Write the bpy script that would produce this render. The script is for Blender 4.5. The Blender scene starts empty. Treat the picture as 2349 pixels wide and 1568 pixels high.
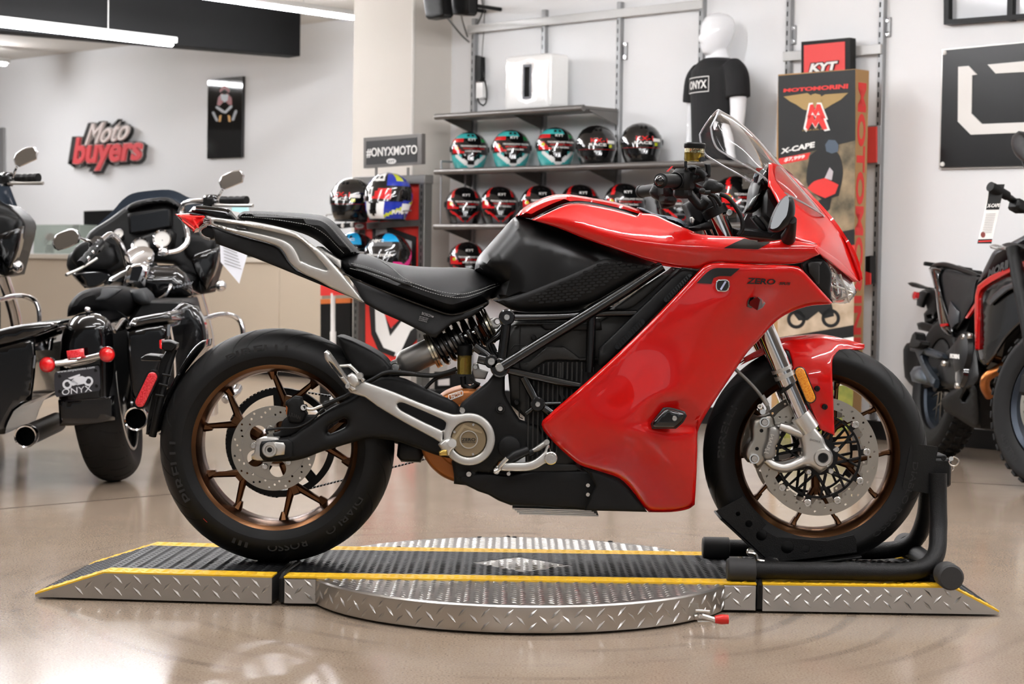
import bpy, bmesh, math, random
import numpy as np
from mathutils import Vector, Matrix
from mathutils.geometry import delaunay_2d_cdt

random.seed(7)
SC = bpy.context.scene
COL = SC.collection
PI = math.pi

# ------------------------------------------------------------------ camera, world, exposure
FPX = 4400.0
CAM = Vector((0.0, -5.1, 0.885))
PITCH, ROLL = math.atan(184 / FPX), 0.015
_f = Vector((0, math.cos(PITCH), -math.sin(PITCH)))
_r0 = Vector((1, 0, 0)); _u0 = Vector((0, math.sin(PITCH), math.cos(PITCH)))
CR = _r0 * math.cos(ROLL) + _u0 * math.sin(ROLL)
CU = _u0 * math.cos(ROLL) - _r0 * math.sin(ROLL)
cd = bpy.data.cameras.new('camera')
cd.sensor_width = 36; cd.lens = 36 * FPX / 2349
cd.dof.use_dof = True; cd.dof.focus_distance = 4.9; cd.dof.aperture_fstop = 7.5
cam = bpy.data.objects.new('camera', cd); COL.objects.link(cam)
cam.matrix_world = Matrix(((CR.x, CU.x, -_f.x, CAM.x), (CR.y, CU.y, -_f.y, CAM.y), (CR.z, CU.z, -_f.z, CAM.z), (0, 0, 0, 1)))
SC.camera = cam
SC.view_settings.view_transform = 'Standard'; SC.view_settings.look = 'None'
SC.view_settings.gamma = 1; SC.view_settings.use_curve_mapping = False
SC.view_settings.exposure = 1.43
SC.cycles.max_bounces = 8; SC.cycles.glossy_bounces = 5; SC.cycles.transparent_max_bounces = 12
SC.cycles.sample_clamp_indirect = 6

w = bpy.data.worlds.new('world'); SC.world = w; w.use_nodes = True
w.node_tree.nodes['Background'].inputs[0].default_value = (0.93, 0.96, 1.0, 1)
w.node_tree.nodes['Background'].inputs[1].default_value = 0.09     # even ambient fill added all round; the camera side is left open

def area(name, loc, size, size_y, power, target, col=(1, 1, 1)):
    l = bpy.data.lights.new(name, 'AREA'); l.shape = 'RECTANGLE'; l.size = size; l.size_y = size_y; l.energy = power; l.color = col
    o = bpy.data.objects.new(name, l); COL.objects.link(o); o.location = loc
    o.rotation_euler = (Vector(target) - Vector(loc)).to_track_quat('-Z', 'Y').to_euler()
    return o
# weak frontal fill added behind the camera, from no visible source
area('front_fill', (1.0, -9.5, 2.0), 7.0, 2.6, 10, (0, 0, .9), (0.95, 0.97, 1.0))

# ------------------------------------------------------------------ mapping
def ray(px, py):
    return (_f + CR * ((px - 1174.5) / FPX) - CU * ((py - 784.0) / FPX))
class Fr:
    """a plane family: origin O, right U, up V, N towards the viewer"""
    def __init__(s, O, U, V):
        s.O = Vector(O); s.U = Vector(U).normalized(); s.V = Vector(V).normalized(); s.N = s.U.cross(s.V)
    def p(s, u, v, n=0): return s.O + s.U * u + s.V * v + s.N * n
    def at(s, px, py, n=0):
        d = ray(px, py)
        t = (n + (s.O - CAM).dot(s.N)) / d.dot(s.N)
        return CAM + d * t
    def uv(s, px, py, n=0):
        q = s.at(px, py, n) - s.O
        return q.dot(s.U), q.dot(s.V)
BK = Fr((0, 0, 0), (1, 0, 0), (0, 0, 1))                       # motorcycle's middle plane, n = towards the viewer
WR = Fr((3.325, 3.325, 0), (1, -1, 0), (0, 0, 1))              # right wall plane (x + y = 6.65); the left wall is parallel at n = -1.52
ZM = dict(A=(1380, 200, 2.8), B=(380, 430, 2.8646), C=(1080, 420, 3.564), D=(1120, 600, 2.528), E=(700, 680, 2.903),
          F=(350, 720, 2.6133), G=(1550, 720, 2.4129), H=(0, 300, 1.913), P=(1440, 300, 5.593), Q=(1640, 860, 4.612),
          R=(720, 380, 5.6), S=(0, 330, 4.021), T=(0, 0, 2.8646), I=(740, 0, 2.376), J=(1500, 0, 1.96), K=(2000, 380, 2.063))
def Z(k, *pts):
    x, y, s = ZM[k]
    return [(x + a / s, y + b / s) for a, b in pts]

# ------------------------------------------------------------------ materials
def lin(h):
    h = h.lstrip('#'); c = [int(h[i:i + 2], 16) / 255 for i in (0, 2, 4)]
    return tuple(x / 12.92 if x <= .04045 else ((x + .055) / 1.055) ** 2.4 for x in c) + (1,)
def mat(name, hexc, rough=.5, metal=0, coat=0, spec=.5, emit=0, trans=0, ior=1.45, noise=None, bump=None, alpha=1, aniso=0):
    m = bpy.data.materials.new(name); m.use_nodes = True
    nt = m.node_tree; b = nt.nodes['Principled BSDF']
    b.inputs['Base Color'].default_value = lin(hexc); b.inputs['Roughness'].default_value = rough
    b.inputs['Metallic'].default_value = metal; b.inputs['Coat Weight'].default_value = coat; b.inputs['Coat Roughness'].default_value = .03
    b.inputs['Specular IOR Level'].default_value = spec; b.inputs['IOR'].default_value = ior
    b.inputs['Transmission Weight'].default_value = trans; b.inputs['Alpha'].default_value = alpha
    if emit: b.inputs['Emission Color'].default_value = lin(hexc); b.inputs['Emission Strength'].default_value = emit
    if noise or bump:
        tc = nt.nodes.new('ShaderNodeTexCoord')
    if noise:                                              # (scale, second colour, amount)
        n = nt.nodes.new('ShaderNodeTexNoise'); n.inputs['Scale'].default_value = noise[0]; n.inputs['Detail'].default_value = 6
        nt.links.new(tc.outputs['Object'], n.inputs['Vector'])
        r = nt.nodes.new('ShaderNodeValToRGB'); r.color_ramp.elements[0].position = .35; r.color_ramp.elements[1].position = .35 + noise[2]
        r.color_ramp.elements[0].color = lin(hexc); r.color_ramp.elements[1].color = lin(noise[1])
        nt.links.new(n.outputs['Fac'], r.inputs[0]); nt.links.new(r.outputs[0], b.inputs['Base Color'])
    if bump:                                               # (scale, strength)
        n = nt.nodes.new('ShaderNodeTexNoise'); n.inputs['Scale'].default_value = bump[0]; n.inputs['Detail'].default_value = 3
        nt.links.new(tc.outputs['Object'], n.inputs['Vector'])
        u = nt.nodes.new('ShaderNodeBump'); u.inputs['Strength'].default_value = bump[1]; u.inputs['Distance'].default_value = .002
        nt.links.new(n.outputs['Fac'], u.inputs['Height']); nt.links.new(u.outputs[0], b.inputs['Normal'])
    return m
M = {}
M['red'] = mat('red_paint', 'b80805', .3, 0, 1.0, .12)
M['redfix'] = mat('red_print', 'd8322e', .5)
M['blackg'] = mat('gloss_black', '060607', .12, 0, .6)
M['blackm'] = mat('satin_black_plastic', '0d0d0d', .42, spec=.28)
M['blackmm'] = mat('matte_black_plastic', '0f0f0f', .58, spec=.28, bump=(900, .12))
M['tank'] = mat('satin_black_tank', '0b0b0b', .36, spec=.28)
M['frame'] = mat('black_frame_enamel', '070707', .2, 0, .4)
M['rubber'] = mat('tyre_rubber', '0e0e0e', .55, spec=.28, bump=(260, .05))
M['groove'] = mat('tread_groove', '040404', .9)
M['sidetext'] = mat('sidewall_relief', '131313', .62)
M['bronze'] = mat('bronze_wheel_paint', '63452f', .27, 1)
M['copper'] = mat('copper_motor_paint', '965a2a', .42, .55)
M['steel'] = mat('brushed_steel', 'aaa69d', .32, 1)
M['alu'] = mat('cast_aluminium', 'c9c7c2', .36, .9)
M['alud'] = mat('grey_cast_aluminium', '9a9894', .42, .85)
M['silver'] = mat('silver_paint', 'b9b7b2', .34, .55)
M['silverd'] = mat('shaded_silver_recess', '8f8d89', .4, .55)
M['chrome'] = mat('chrome', 'e2e2e4', .07, 1)
M['bolt'] = mat('zinc_bolt', 'd4d2ce', .22, 1)
M['seat'] = mat('seat_vinyl', '131314', .55, spec=.28, bump=(700, .15))
M['seat2'] = mat('seat_grip_vinyl', '212325', .62, bump=(500, .3))
M['thread'] = mat('grey_thread', '8d8d8a', .8)
M['batt'] = mat('dark_grey_casting', '262523', .5, .3, bump=(800, .1))
M['battd'] = mat('darker_casting', '131211', .55, .2)
M['glass'] = mat('clear_screen', 'ffffff', .02, 0, 0, .5, 0, 1, 1.25)
M['lens'] = mat('clear_lens', 'f4f4f2', .03, 0, 0, .5, 0, .9, 1.3)
M['tail'] = mat('red_lens', 'd40d12', .08, 0, 1, .5)
M['amber'] = mat('amber_reflector', 'd07008', .25, 0, .8, noise=(240, 'e8a02a', .3))
M['redrefl'] = mat('red_reflector', 'b80f16', .2, 0, .8, noise=(240, 'e04048', .3))
M['bronzecap'] = mat('smoked_bronze_cover', '8b7a5e', .3, .5, .5)
M['oil'] = mat('brake_fluid', '8a7530', .1, 0, 0, .5, 0, .7)
M['mirror'] = mat('mirror_glass', 'c8c8c8', .03, 1)
M['mirrorb'] = mat('tinted_mirror_glass', '4d463e', .4, .2)
M['white'] = mat('white_print', 'eceae6', .5)
M['blackp'] = mat('black_print', '101010', .5)
M['greyp'] = mat('grey_print', '8a8a8a', .5)

# ------------------------------------------------------------------ geometry kit
def crom(pts, k=6, closed=True, ang=38):
    """catmull-rom through pts; vertices that turn by more than ang degrees stay corners"""
    P = [Vector(p) for p in pts]; n = len(P)
    if n < 3 or k <= 1: return [tuple(p) for p in P]
    corner = []
    for i in range(n):
        if not closed and i in (0, n - 1): corner.append(True); continue
        a = P[i] - P[i - 1]; b = P[(i + 1) % n] - P[i]
        corner.append(a.length < 1e-9 or b.length < 1e-9 or math.degrees(a.angle(b)) > ang)
    out = []
    for i in range(n if closed else n - 1):
        p1, p2 = P[i], P[(i + 1) % n]; p0, p3 = P[i - 1], P[(i + 2) % n]
        L = (p2 - p1).length
        t1 = (p2 - p1) if corner[i] else (p2 - p0).normalized() * L
        t2 = (p2 - p1) if corner[(i + 1) % n] else (p3 - p1).normalized() * L
        for j in range(k):
            t = j / k; t2_, t3 = t * t, t * t * t
            out.append(tuple(p1 * (2 * t3 - 3 * t2_ + 1) + t1 * (t3 - 2 * t2_ + t) + p2 * (-2 * t3 + 3 * t2_) + t2 * (t3 - t2_)))
    if not closed: out.append(tuple(P[-1]))
    return out
def resamp(pts, step, closed=True):
    out = []; n = len(pts)
    for i in range(n if closed else n - 1):
        a = np.array(pts[i]); b = np.array(pts[(i + 1) % n]); L = np.linalg.norm(b - a)
        if L < 1e-9: continue
        m = max(1, int(round(L / step)))
        for j in range(m): out.append(tuple(a + (b - a) * j / m))
    if not closed: out.append(tuple(pts[-1]))
    return out
def dedup(pts, eps):
    out = []
    for p in pts:
        if not out or math.dist(p, out[-1]) > eps: out.append(p)
    if len(out) > 1 and math.dist(out[0], out[-1]) <= eps: out.pop()
    return out
def inside(poly, P):
    P = np.asarray(P, float); x, y = P[:, 0], P[:, 1]; r = np.zeros(len(P), bool)
    q = np.asarray(poly, float); a = q; b = np.roll(q, -1, 0)
    for (x0, y0), (x1, y1) in zip(a, b):
        if y0 == y1: continue
        c = ((y0 > y) != (y1 > y)) & (x < (x1 - x0) * (y - y0) / (y1 - y0) + x0)
        r ^= c
    return r
def distp(poly, P):
    P = np.asarray(P, float); d = np.full(len(P), 1e9)
    q = np.asarray(poly, float); b = np.roll(q, -1, 0)
    for p0, p1 in zip(q, b):
        e = p1 - p0; L2 = e.dot(e)
        if L2 < 1e-18: continue
        t = np.clip(((P - p0) @ e) / L2, 0, 1)
        d = np.minimum(d, np.linalg.norm(P - (p0 + t[:, None] * e), axis=1))
    return d
def tri2d(outline, holes=(), step=12, rings=()):
    loops = [dedup(resamp(outline, step), step * .01)] + [dedup(resamp(h, step), step * .01) for h in holes]
    allp = []; edges = []
    for lp in loops:
        b = len(allp); allp += lp; edges += [(b + i, b + (i + 1) % len(lp)) for i in range(len(lp))]
    nb = len(allp)
    pts = []
    q = np.array(loops[0]); lo, hi = q.min(0), q.max(0)
    for i, d in enumerate(rings):
        for lp in loops:
            L = np.array(lp); t = np.roll(L, -1, 0) - np.roll(L, 1, 0); nn = np.stack([-t[:, 1], t[:, 0]], 1)
            nn /= np.maximum(np.linalg.norm(nn, axis=1), 1e-9)[:, None]
            for sgn in (1, -1):
                c = L + nn * d * sgn
                ok = np.ones(len(c), bool)
                for k, l2 in enumerate(loops):
                    ok &= distp(l2, c) > d * .93
                    ins = inside(l2, c); ok &= ins if k == 0 else ~ins
                pts += [tuple(x) for x in c[ok]]
    far = (max(rings) if rings else 0) + step * .55
    gx = np.arange(lo[0], hi[0] + step, step); gy = np.arange(lo[1], hi[1] + step, step * .866)
    g = np.array([(x + (step / 2 if j % 2 else 0), y) for j, y in enumerate(gy) for x in gx])
    ok = np.ones(len(g), bool)
    for k, l2 in enumerate(loops):
        ok &= distp(l2, g) > far
        ins = inside(l2, g); ok &= ins if k == 0 else ~ins
    pts += [tuple(x) for x in g[ok]]
    V, E, F, *_ = delaunay_2d_cdt([Vector(p) for p in allp + pts], edges, [], 0, 1e-7)
    V = np.array([tuple(v) for v in V]); F = [tuple(f) for f in F if len(f) == 3]
    c = np.array([V[list(f)].mean(0) for f in F])
    ok = inside(loops[0], c)
    for l2 in loops[1:]: ok &= ~inside(l2, c)
    F = [f for f, o in zip(F, ok) if o]
    F = [f if np.cross(V[f[1]] - V[f[0]], V[f[2]] - V[f[0]]) > 0 else (f[0], f[2], f[1]) for f in F]
    d = np.full(len(V), 1e9)
    for l2 in loops: d = np.minimum(d, distp(l2, V))
    return V, F, d
def tps(ctrl, lam=.006):
    """thin-plate interpolation of (x, y, value) control points"""
    c = np.array(ctrl, float); X = c[:, :2] / 1000.0; y = c[:, 2]; n = len(X)
    def U(r): return np.where(r > 1e-12, r * r * np.log(np.maximum(r, 1e-12)), 0)
    K = U(np.linalg.norm(X[:, None] - X[None], axis=2)) + np.eye(n) * lam
    Pm = np.hstack([np.ones((n, 1)), X]); A = np.zeros((n + 3, n + 3)); A[:n, :n] = K; A[:n, n:] = Pm; A[n:, :n] = Pm.T
    s = np.linalg.lstsq(A, np.concatenate([y, np.zeros(3)]), rcond=None)[0]
    def f(P):
        P = np.asarray(P, float) / 1000.0
        return U(np.linalg.norm(P[:, None] - X[None], axis=2)) @ s[:n] + np.hstack([np.ones((len(P), 1)), P]) @ s[n:]
    return f
def nfun(n):
    if callable(n): return n
    if isinstance(n, (int, float)): return lambda P: np.full(len(P), float(n))
    return tps(n)
def prof(t):
    t = np.clip(t, 0, 1); return np.sqrt(np.maximum(0, 1 - (1 - t) ** 2))

class MB:
    """collects shapes into one mesh"""
    def __init__(s): s.v = []; s.f = []; s.m = []; s.far = None
    def add(s, vs, fs, mi=0):
        b = len(s.v); s.v += [tuple(v) for v in vs]; s.f += [tuple(b + i for i in f) for f in fs]; s.m += [mi] * len(fs); return s
    # flat or curved sheet with thickness from an outline (pixels on frame fr, or metres when local=True)
    def plate(s, outline, n=0., th=.01, holes=(), rnd=0, rd=None, step=14, fr=BK, k=6, inflate=None, local=False, mi=0, mirror=False, ang=38, flat=False):
        ol = crom(outline, k, True, ang); hl = [crom(h, k, True, ang) for h in holes]
        rings = [rnd * x for x in (.05, .2, .48, .9)] if rnd else []
        V, F, d = tri2d(ol, hl, step, rings)
        ctr = 0.0
        nf = nfun(n)(V)
        if inflate is not None:
            W = nfun(inflate)(V) * prof(d / max(rnd, 1e-9)); n1 = nf + W; n0 = nf - W
        else:
            dn = (rd if rd is not None else 0.0) * (1 - prof(d / rnd)) if rnd else np.zeros(len(V))
            n1 = nf - dn; n0 = nf - th
            n0 = np.minimum(n0, n1 - min(th * .05, .0004))
        if local:
            a = [fr.p(x, y, z) for (x, y), z in zip(V, n1)]; b = [fr.p(x, y, z) for (x, y), z in zip(V, n0)]
        else:
            a = [fr.at(x, y, z) for (x, y), z in zip(V, n1)]
            b = [p - fr.N * (z1 - z0) for p, z1, z0 in zip(a, n1, n0)]
            if inflate is not None:
                a2 = []
                for (x, y), p in zip(V, a): a2.append(p)
                a = a2
        N = len(V)
        flip = not local                                      # pixel y runs downward
        ff = [(f[0], f[2], f[1]) if flip else f for f in F]
        cnt = {}
        for f in ff:
            for i in range(3):
                e = (f[i], f[(i + 1) % 3]); cnt[e] = cnt.get(e, 0) + 1
        bd = [e for e in cnt if (e[1], e[0]) not in cnt]
        faces = [tuple(f) for f in ff] + [(f[2] + N, f[1] + N, f[0] + N) for f in ff] + [(e[1], e[0], e[0] + N, e[1] + N) for e in bd]
        vs = a + b
        s.add(vs, faces, mi)
        if mirror:
            s.far = s.far or MB(); s.far.add([Vector((v.x, -v.y, v.z)) for v in vs], [tuple(reversed(f)) for f in faces], mi)
        return s
    def tube(s, path, r, seg=12, k=5, closed=False, mi=0, cap=True, ang=60, flat=1.0):
        P = [Vector(p) for p in (crom(path, k, closed, ang) if k > 1 else path)]
        n = len(P)
        if isinstance(r, (list, tuple)):
            m = len(path); R = [0] * n
            for i in range(n):
                t = i / max(1, n - 1) * (m - 1); j = min(int(t), m - 2); R[i] = r[j] + (r[j + 1] - r[j]) * (t - j)
        else: R = [r] * n
        T = []
        for i in range(n):
            a = P[i - 1] if (i or closed) else P[i]; b = P[(i + 1) % n] if (i < n - 1 or closed) else P[i]
            T.append((b - a).normalized())
        u = T[0].orthogonal().normalized(); vs = []
        for i in range(n):
            u = (u - T[i] * u.dot(T[i])).normalized(); w_ = T[i].cross(u)
            for j in range(seg):
                a = 2 * PI * j / seg; vs.append(P[i] + (u * math.cos(a) + w_ * math.sin(a) * flat) * R[i])
        fs = []
        for i in range(n if closed else n - 1):
            for j in range(seg):
                i2 = (i + 1) % n; j2 = (j + 1) % seg
                fs.append((i * seg + j, i * seg + j2, i2 * seg + j2, i2 * seg + j))
        if cap and not closed:
            fs.append(tuple(reversed(range(seg)))); fs.append(tuple((n - 1) * seg + j for j in range(seg)))
        return s.add(vs, fs, mi)
    def cyl(s, p0, p1, r, seg=20, mi=0): return s.tube([p0, p1], r, seg, 1, mi=mi)
    # profile [(h, r)] turned about an axis through c
    def lathe(s, prof_, c, ax, seg=32, mi=0, closed=False, a0=0, a1=2 * PI, ref=None):
        c = Vector(c); ax = Vector(ax).normalized()
        u = (Vector(ref) - ax * Vector(ref).dot(ax)).normalized() if ref is not None else ax.orthogonal().normalized(); w_ = ax.cross(u)
        full = abs(a1 - a0 - 2 * PI) < 1e-6; ns = seg if full else seg + 1; m = len(prof_); vs = []
        for i in range(ns):
            a = a0 + (a1 - a0) * i / seg
            for h, r in prof_: vs.append(c + ax * h + (u * math.cos(a) + w_ * math.sin(a)) * r)
        fs = []
        for i in range(seg):
            i2 = (i + 1) % ns
            for j in range(m if closed else m - 1):
                j2 = (j + 1) % m; fs.append((i * m + j, i2 * m + j, i2 * m + j2, i * m + j2))
        if not closed and full:
            for j in (0, m - 1):
                if prof_[j][1] > 1e-6: fs.append(tuple(i * m + j for i in range(ns)))
        return s.add(vs, fs, mi)
    def hull(s, pts, mi=0):
        bm = bmesh.new()
        for p in pts: bm.verts.new(p)
        r = bmesh.ops.convex_hull(bm, input=bm.verts)
        bmesh.ops.delete(bm, geom=[g for g in r['geom_interior'] if isinstance(g, bmesh.types.BMVert)], context='VERTS')
        bmesh.ops.dissolve_limit(bm, angle_limit=.02, verts=bm.verts, edges=bm.edges)
        bm.verts.index_update()
        s.add([v.co.copy() for v in bm.verts], [[v.index for v in f.verts] for f in bm.faces], mi); bm.free(); return s
    def box(s, c, size, X=(1, 0, 0), Y=(0, 1, 0), bev=0., mi=0):
        X = Vector(X).normalized(); Y = Vector(Y).normalized(); Zv = X.cross(Y); c = Vector(c)
        hx, hy, hz = size[0] / 2, size[1] / 2, size[2] / 2
        b = min(bev, hx * .98, hy * .98, hz * .98)
        if b <= 0:
            vs = [c + X * hx * i + Y * hy * j + Zv * hz * k for i in (-1, 1) for j in (-1, 1) for k in (-1, 1)]
            return s.add(vs, [(0, 1, 3, 2), (4, 6, 7, 5), (0, 4, 5, 1), (2, 3, 7, 6), (0, 2, 6, 4), (1, 5, 7, 3)], mi)
        pts = []
        for i in (-1, 1):
            for j in (-1, 1):
                for k in (-1, 1):
                    for e in ((1, 0, 0), (0, 1, 0), (0, 0, 1)):
                        pts.append(c + X * i * (hx - b * (1 - e[0])) + Y * j * (hy - b * (1 - e[1])) + Zv * k * (hz - b * (1 - e[2])))
        return s.hull(pts, mi)
    def bar(s, p0, p1, w0, h0, w1=None, h1=None, up=(0, 1, 0), mi=0):
        p0 = Vector(p0); p1 = Vector(p1); t = (p1 - p0).normalized(); up = Vector(up); up = (up - t * up.dot(t)).normalized(); sd = t.cross(up)
        w1 = w0 if w1 is None else w1; h1 = h0 if h1 is None else h1
        vs = []
        for p, w_, h in ((p0, w0, h0), (p1, w1, h1)):
            c = .28 * min(w_, h)
            for a, b in ((-w_ / 2 + c, -h / 2), (w_ / 2 - c, -h / 2), (w_ / 2, -h / 2 + c), (w_ / 2, h / 2 - c), (w_ / 2 - c, h / 2), (-w_ / 2 + c, h / 2), (-w_ / 2, h / 2 - c), (-w_ / 2, -h / 2 + c)): vs.append(p + sd * a + up * b)
        return s.add(vs, [tuple(range(7, -1, -1)), tuple(range(8, 16))] + [(i, (i + 1) % 8, 8 + (i + 1) % 8, 8 + i) for i in range(8)], mi)
    def loft(s, rings, mi=0, cap=True, closed=False):
        m = len(rings[0]); n = len(rings); vs = [p for r in rings for p in r]
        fs = [(i * m + j, i * m + (j + 1) % m, ((i + 1) % n) * m + (j + 1) % m, ((i + 1) % n) * m + j) for i in range(n if closed else n - 1) for j in range(m)]
        if cap and not closed: fs += [tuple(reversed(range(m))), tuple((n - 1) * m + j for j in range(m))]
        return s.add(vs, fs, mi)
    def sheet(s, rows, mi=0):
        m = len(rows[0]); vs = [p for r in rows for p in r]
        return s.add(vs, [(i * m + j, i * m + j + 1, (i + 1) * m + j + 1, (i + 1) * m + j) for i in range(len(rows) - 1) for j in range(m - 1)], mi)
    def bolt(s, c, ax, r=.009, h=.006, mi=0):
        return s.lathe([(-h, r), (h * .6, r), (h, r * .82), (h, r * .45), (h * .3, r * .42), (h * .3, 0)], c, ax, 16, mi)
    def sphere(s, c, r, sc=(1, 1, 1), seg=20, rg=12, mi=0):
        c = Vector(c); vs = []; fs = []
        for i in range(rg + 1):
            t = PI * i / rg
            for j in range(seg):
                a = 2 * PI * j / seg; vs.append(c + Vector((math.sin(t) * math.cos(a) * r * sc[0], math.sin(t) * math.sin(a) * r * sc[1], math.cos(t) * r * sc[2])))
        for i in range(rg):
            for j in range(seg):
                j2 = (j + 1) % seg; fs.append((i * seg + j, (i + 1) * seg + j, (i + 1) * seg + j2, i * seg + j2))
        return s.add(vs, fs, mi)
    # lettering: mapped by fn(u, v, h) with u, v in 0..1 over the text's box
    def textf(s, txt, fn, th=.001, mi=0, off=.02, res=3):
        vs, fs = textmesh(txt, off, res)
        return s.add([fn(x, y, z * th) for x, y, z in vs], fs, mi)
    def text(s, txt, q, n=.0, th=.001, fr=BK, mi=0, off=.02):
        """q = bottom-left, bottom-right, top-right, top-left pixels (or a box x0,y0,x1,y1 left,top,right,bottom)"""
        if len(q) == 4 and isinstance(q[0], (int, float)): x0, y0, x1, y1 = q; q = [(x0, y1), (x1, y1), (x1, y0), (x0, y0)]
        bl, br, tr, tl = [fr.at(*p, n) for p in q]
        return s.textf(txt, lambda u, v, h: (bl * (1 - u) + br * u) * (1 - v) + (tl * (1 - u) + tr * u) * v + fr.N * h, th, mi, off)
    def xf(s, M4, i0=0):
        s.v[i0:] = [tuple(M4 @ Vector(v)) for v in s.v[i0:]]; return s

_tc = {}
def textmesh(txt, off=.02, res=3):
    if (txt, off) in _tc: return _tc[txt, off]
    c = bpy.data.curves.new('lettering', 'FONT'); c.body = txt; c.extrude = .5; c.offset = off; c.resolution_u = res; c.space_character = 1.0
    o = bpy.data.objects.new('lettering', c)
    me = bpy.data.meshes.new_from_object(o)
    v = np.array([tuple(x.co) for x in me.vertices]); f = [tuple(p.vertices) for p in me.polygons]
    lo, hi = v.min(0), v.max(0)
    v[:, 0] = (v[:, 0] - lo[0]) / (hi[0] - lo[0]); v[:, 1] = (v[:, 1] - lo[1]) / (hi[1] - lo[1]); v[:, 2] = v[:, 2] + .5
    bpy.data.objects.remove(o); bpy.data.curves.remove(c); bpy.data.meshes.remove(me)
    _tc[txt, off] = (v.tolist(), f); return _tc[txt, off]

OFF = {}
SPLIT = {'tyre_pad', 'joint_seal', 'spring_collar', 'pedal_pivot', 'vent', 'frame_lug', 'deck_bolts', 'cradle_bolts', 'cable_loom', 'control_cables', 'wire_cradle', 'light_bars', 'rod', 'front_brake_hose', 'rear_brake_hose', 'mudguard_liner', 'emblem_lines', 'vent_ribs', 'skid_rail', 'plate_hanger', 'lever_mount', 'peg_hinge', 'hanger_arm', 'luggage_rack', 'eagle_emblem', 'motorcycle_print'}
def islands(mb):
    par = list(range(len(mb.v)))
    def find(a):
        while par[a] != a: par[a] = par[par[a]]; a = par[a]
        return a
    for f in mb.f:
        r = find(f[0])
        for i in f[1:]: par[find(i)] = r
    groups = {}
    for f, mi in zip(mb.f, mb.m): groups.setdefault(find(f[0]), []).append((f, mi))
    out = []
    for g in groups.values():
        ids = sorted({i for f, _ in g for i in f}); mp = {i: k for k, i in enumerate(ids)}; n = MB()
        n.v = [mb.v[i] for i in ids]; n.f = [tuple(mp[i] for i in f) for f, _ in g]; n.m = [mi for _, mi in g]; out.append(n)
    return out
def depth(o):
    d = 0
    while o.parent: o = o.parent; d += 1
    return d
def thing(name, label, cat, loc=(0, 0, 0), group=None, local=False):
    """an Empty at the thing's base; children are modelled in world coordinates unless local"""
    o = bpy.data.objects.new(name, None); COL.objects.link(o); o.location = loc; o['label'] = label; o['category'] = cat
    if group: o['group'] = group
    OFF[o] = Vector((0, 0, 0)) if local else Vector(loc)
    o.empty_display_size = .1
    return o
def build(name, mb, mats, parent=None, label=None, cat=None, group=None, kind=None, sharp=38, loc=None, merge=True, smooth=True):
    while parent and depth(parent) >= 2: parent = parent.parent             # thing > part > sub-part
    if name in SPLIT:
        isl = islands(mb)
        if len(isl) > 1: return [build(name, q, mats, parent, label, cat, group, kind, sharp, loc) for q in isl][0]
    me = bpy.data.meshes.new(name)
    off = OFF.get(parent, Vector((0, 0, 0))) if parent else (Vector(loc) if loc is not None else Vector((0, 0, 0)))
    V = np.array(mb.v, float).reshape(-1, 3) - np.array(off)
    me.from_pydata(V.tolist(), [], mb.f)
    mats = mats if isinstance(mats, (list, tuple)) else [mats]
    for m in mats: me.materials.append(M[m] if isinstance(m, str) else m)
    me.polygons.foreach_set('material_index', mb.m)
    bm = bmesh.new(); bm.from_mesh(me)
    if merge: bmesh.ops.remove_doubles(bm, verts=bm.verts, dist=1.5e-5)
    bmesh.ops.recalc_face_normals(bm, faces=bm.faces)
    ca = math.radians(sharp)
    for f in bm.faces: f.smooth = smooth
    for e in bm.edges:
        if len(e.link_faces) == 2: e.smooth = e.calc_face_angle(0) < ca
    bm.to_mesh(me); bm.free()
    o = bpy.data.objects.new(name, me); COL.objects.link(o)
    if parent: o.parent = parent; OFF[o] = off
    else: o.location = off; OFF[o] = off
    if label: o['label'] = label
    if cat: o['category'] = cat
    if group: o['group'] = group
    if kind: o['kind'] = kind
    if mb.far: build(name, mb.far, mats, parent, None, sharp=sharp)          # the same panel on the far side
    return o
def copy_tree(o, parent=None):
    c = o.copy(); COL.objects.link(c)
    if parent: c.parent = parent
    for ch in list(o.children): copy_tree(ch, c)
    return c
def circ(cx, cy, r, n=32, a0=0): return [(cx + r * math.cos(a0 + 2 * PI * i / n), cy + r * math.sin(a0 + 2 * PI * i / n)) for i in range(n)]
def capsule(p0, p1, r, n=8):
    a = math.atan2(p1[1] - p0[1], p1[0] - p0[0])
    return [(p1[0] + r * math.cos(a - PI / 2 + PI * i / n), p1[1] + r * math.sin(a - PI / 2 + PI * i / n)) for i in range(n + 1)] + \
           [(p0[0] + r * math.cos(a + PI / 2 + PI * i / n), p0[1] + r * math.sin(a + PI / 2 + PI * i / n)) for i in range(n + 1)]
def b3(pts, n): return [BK.at(x, y, n) for x, y in pts]
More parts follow.
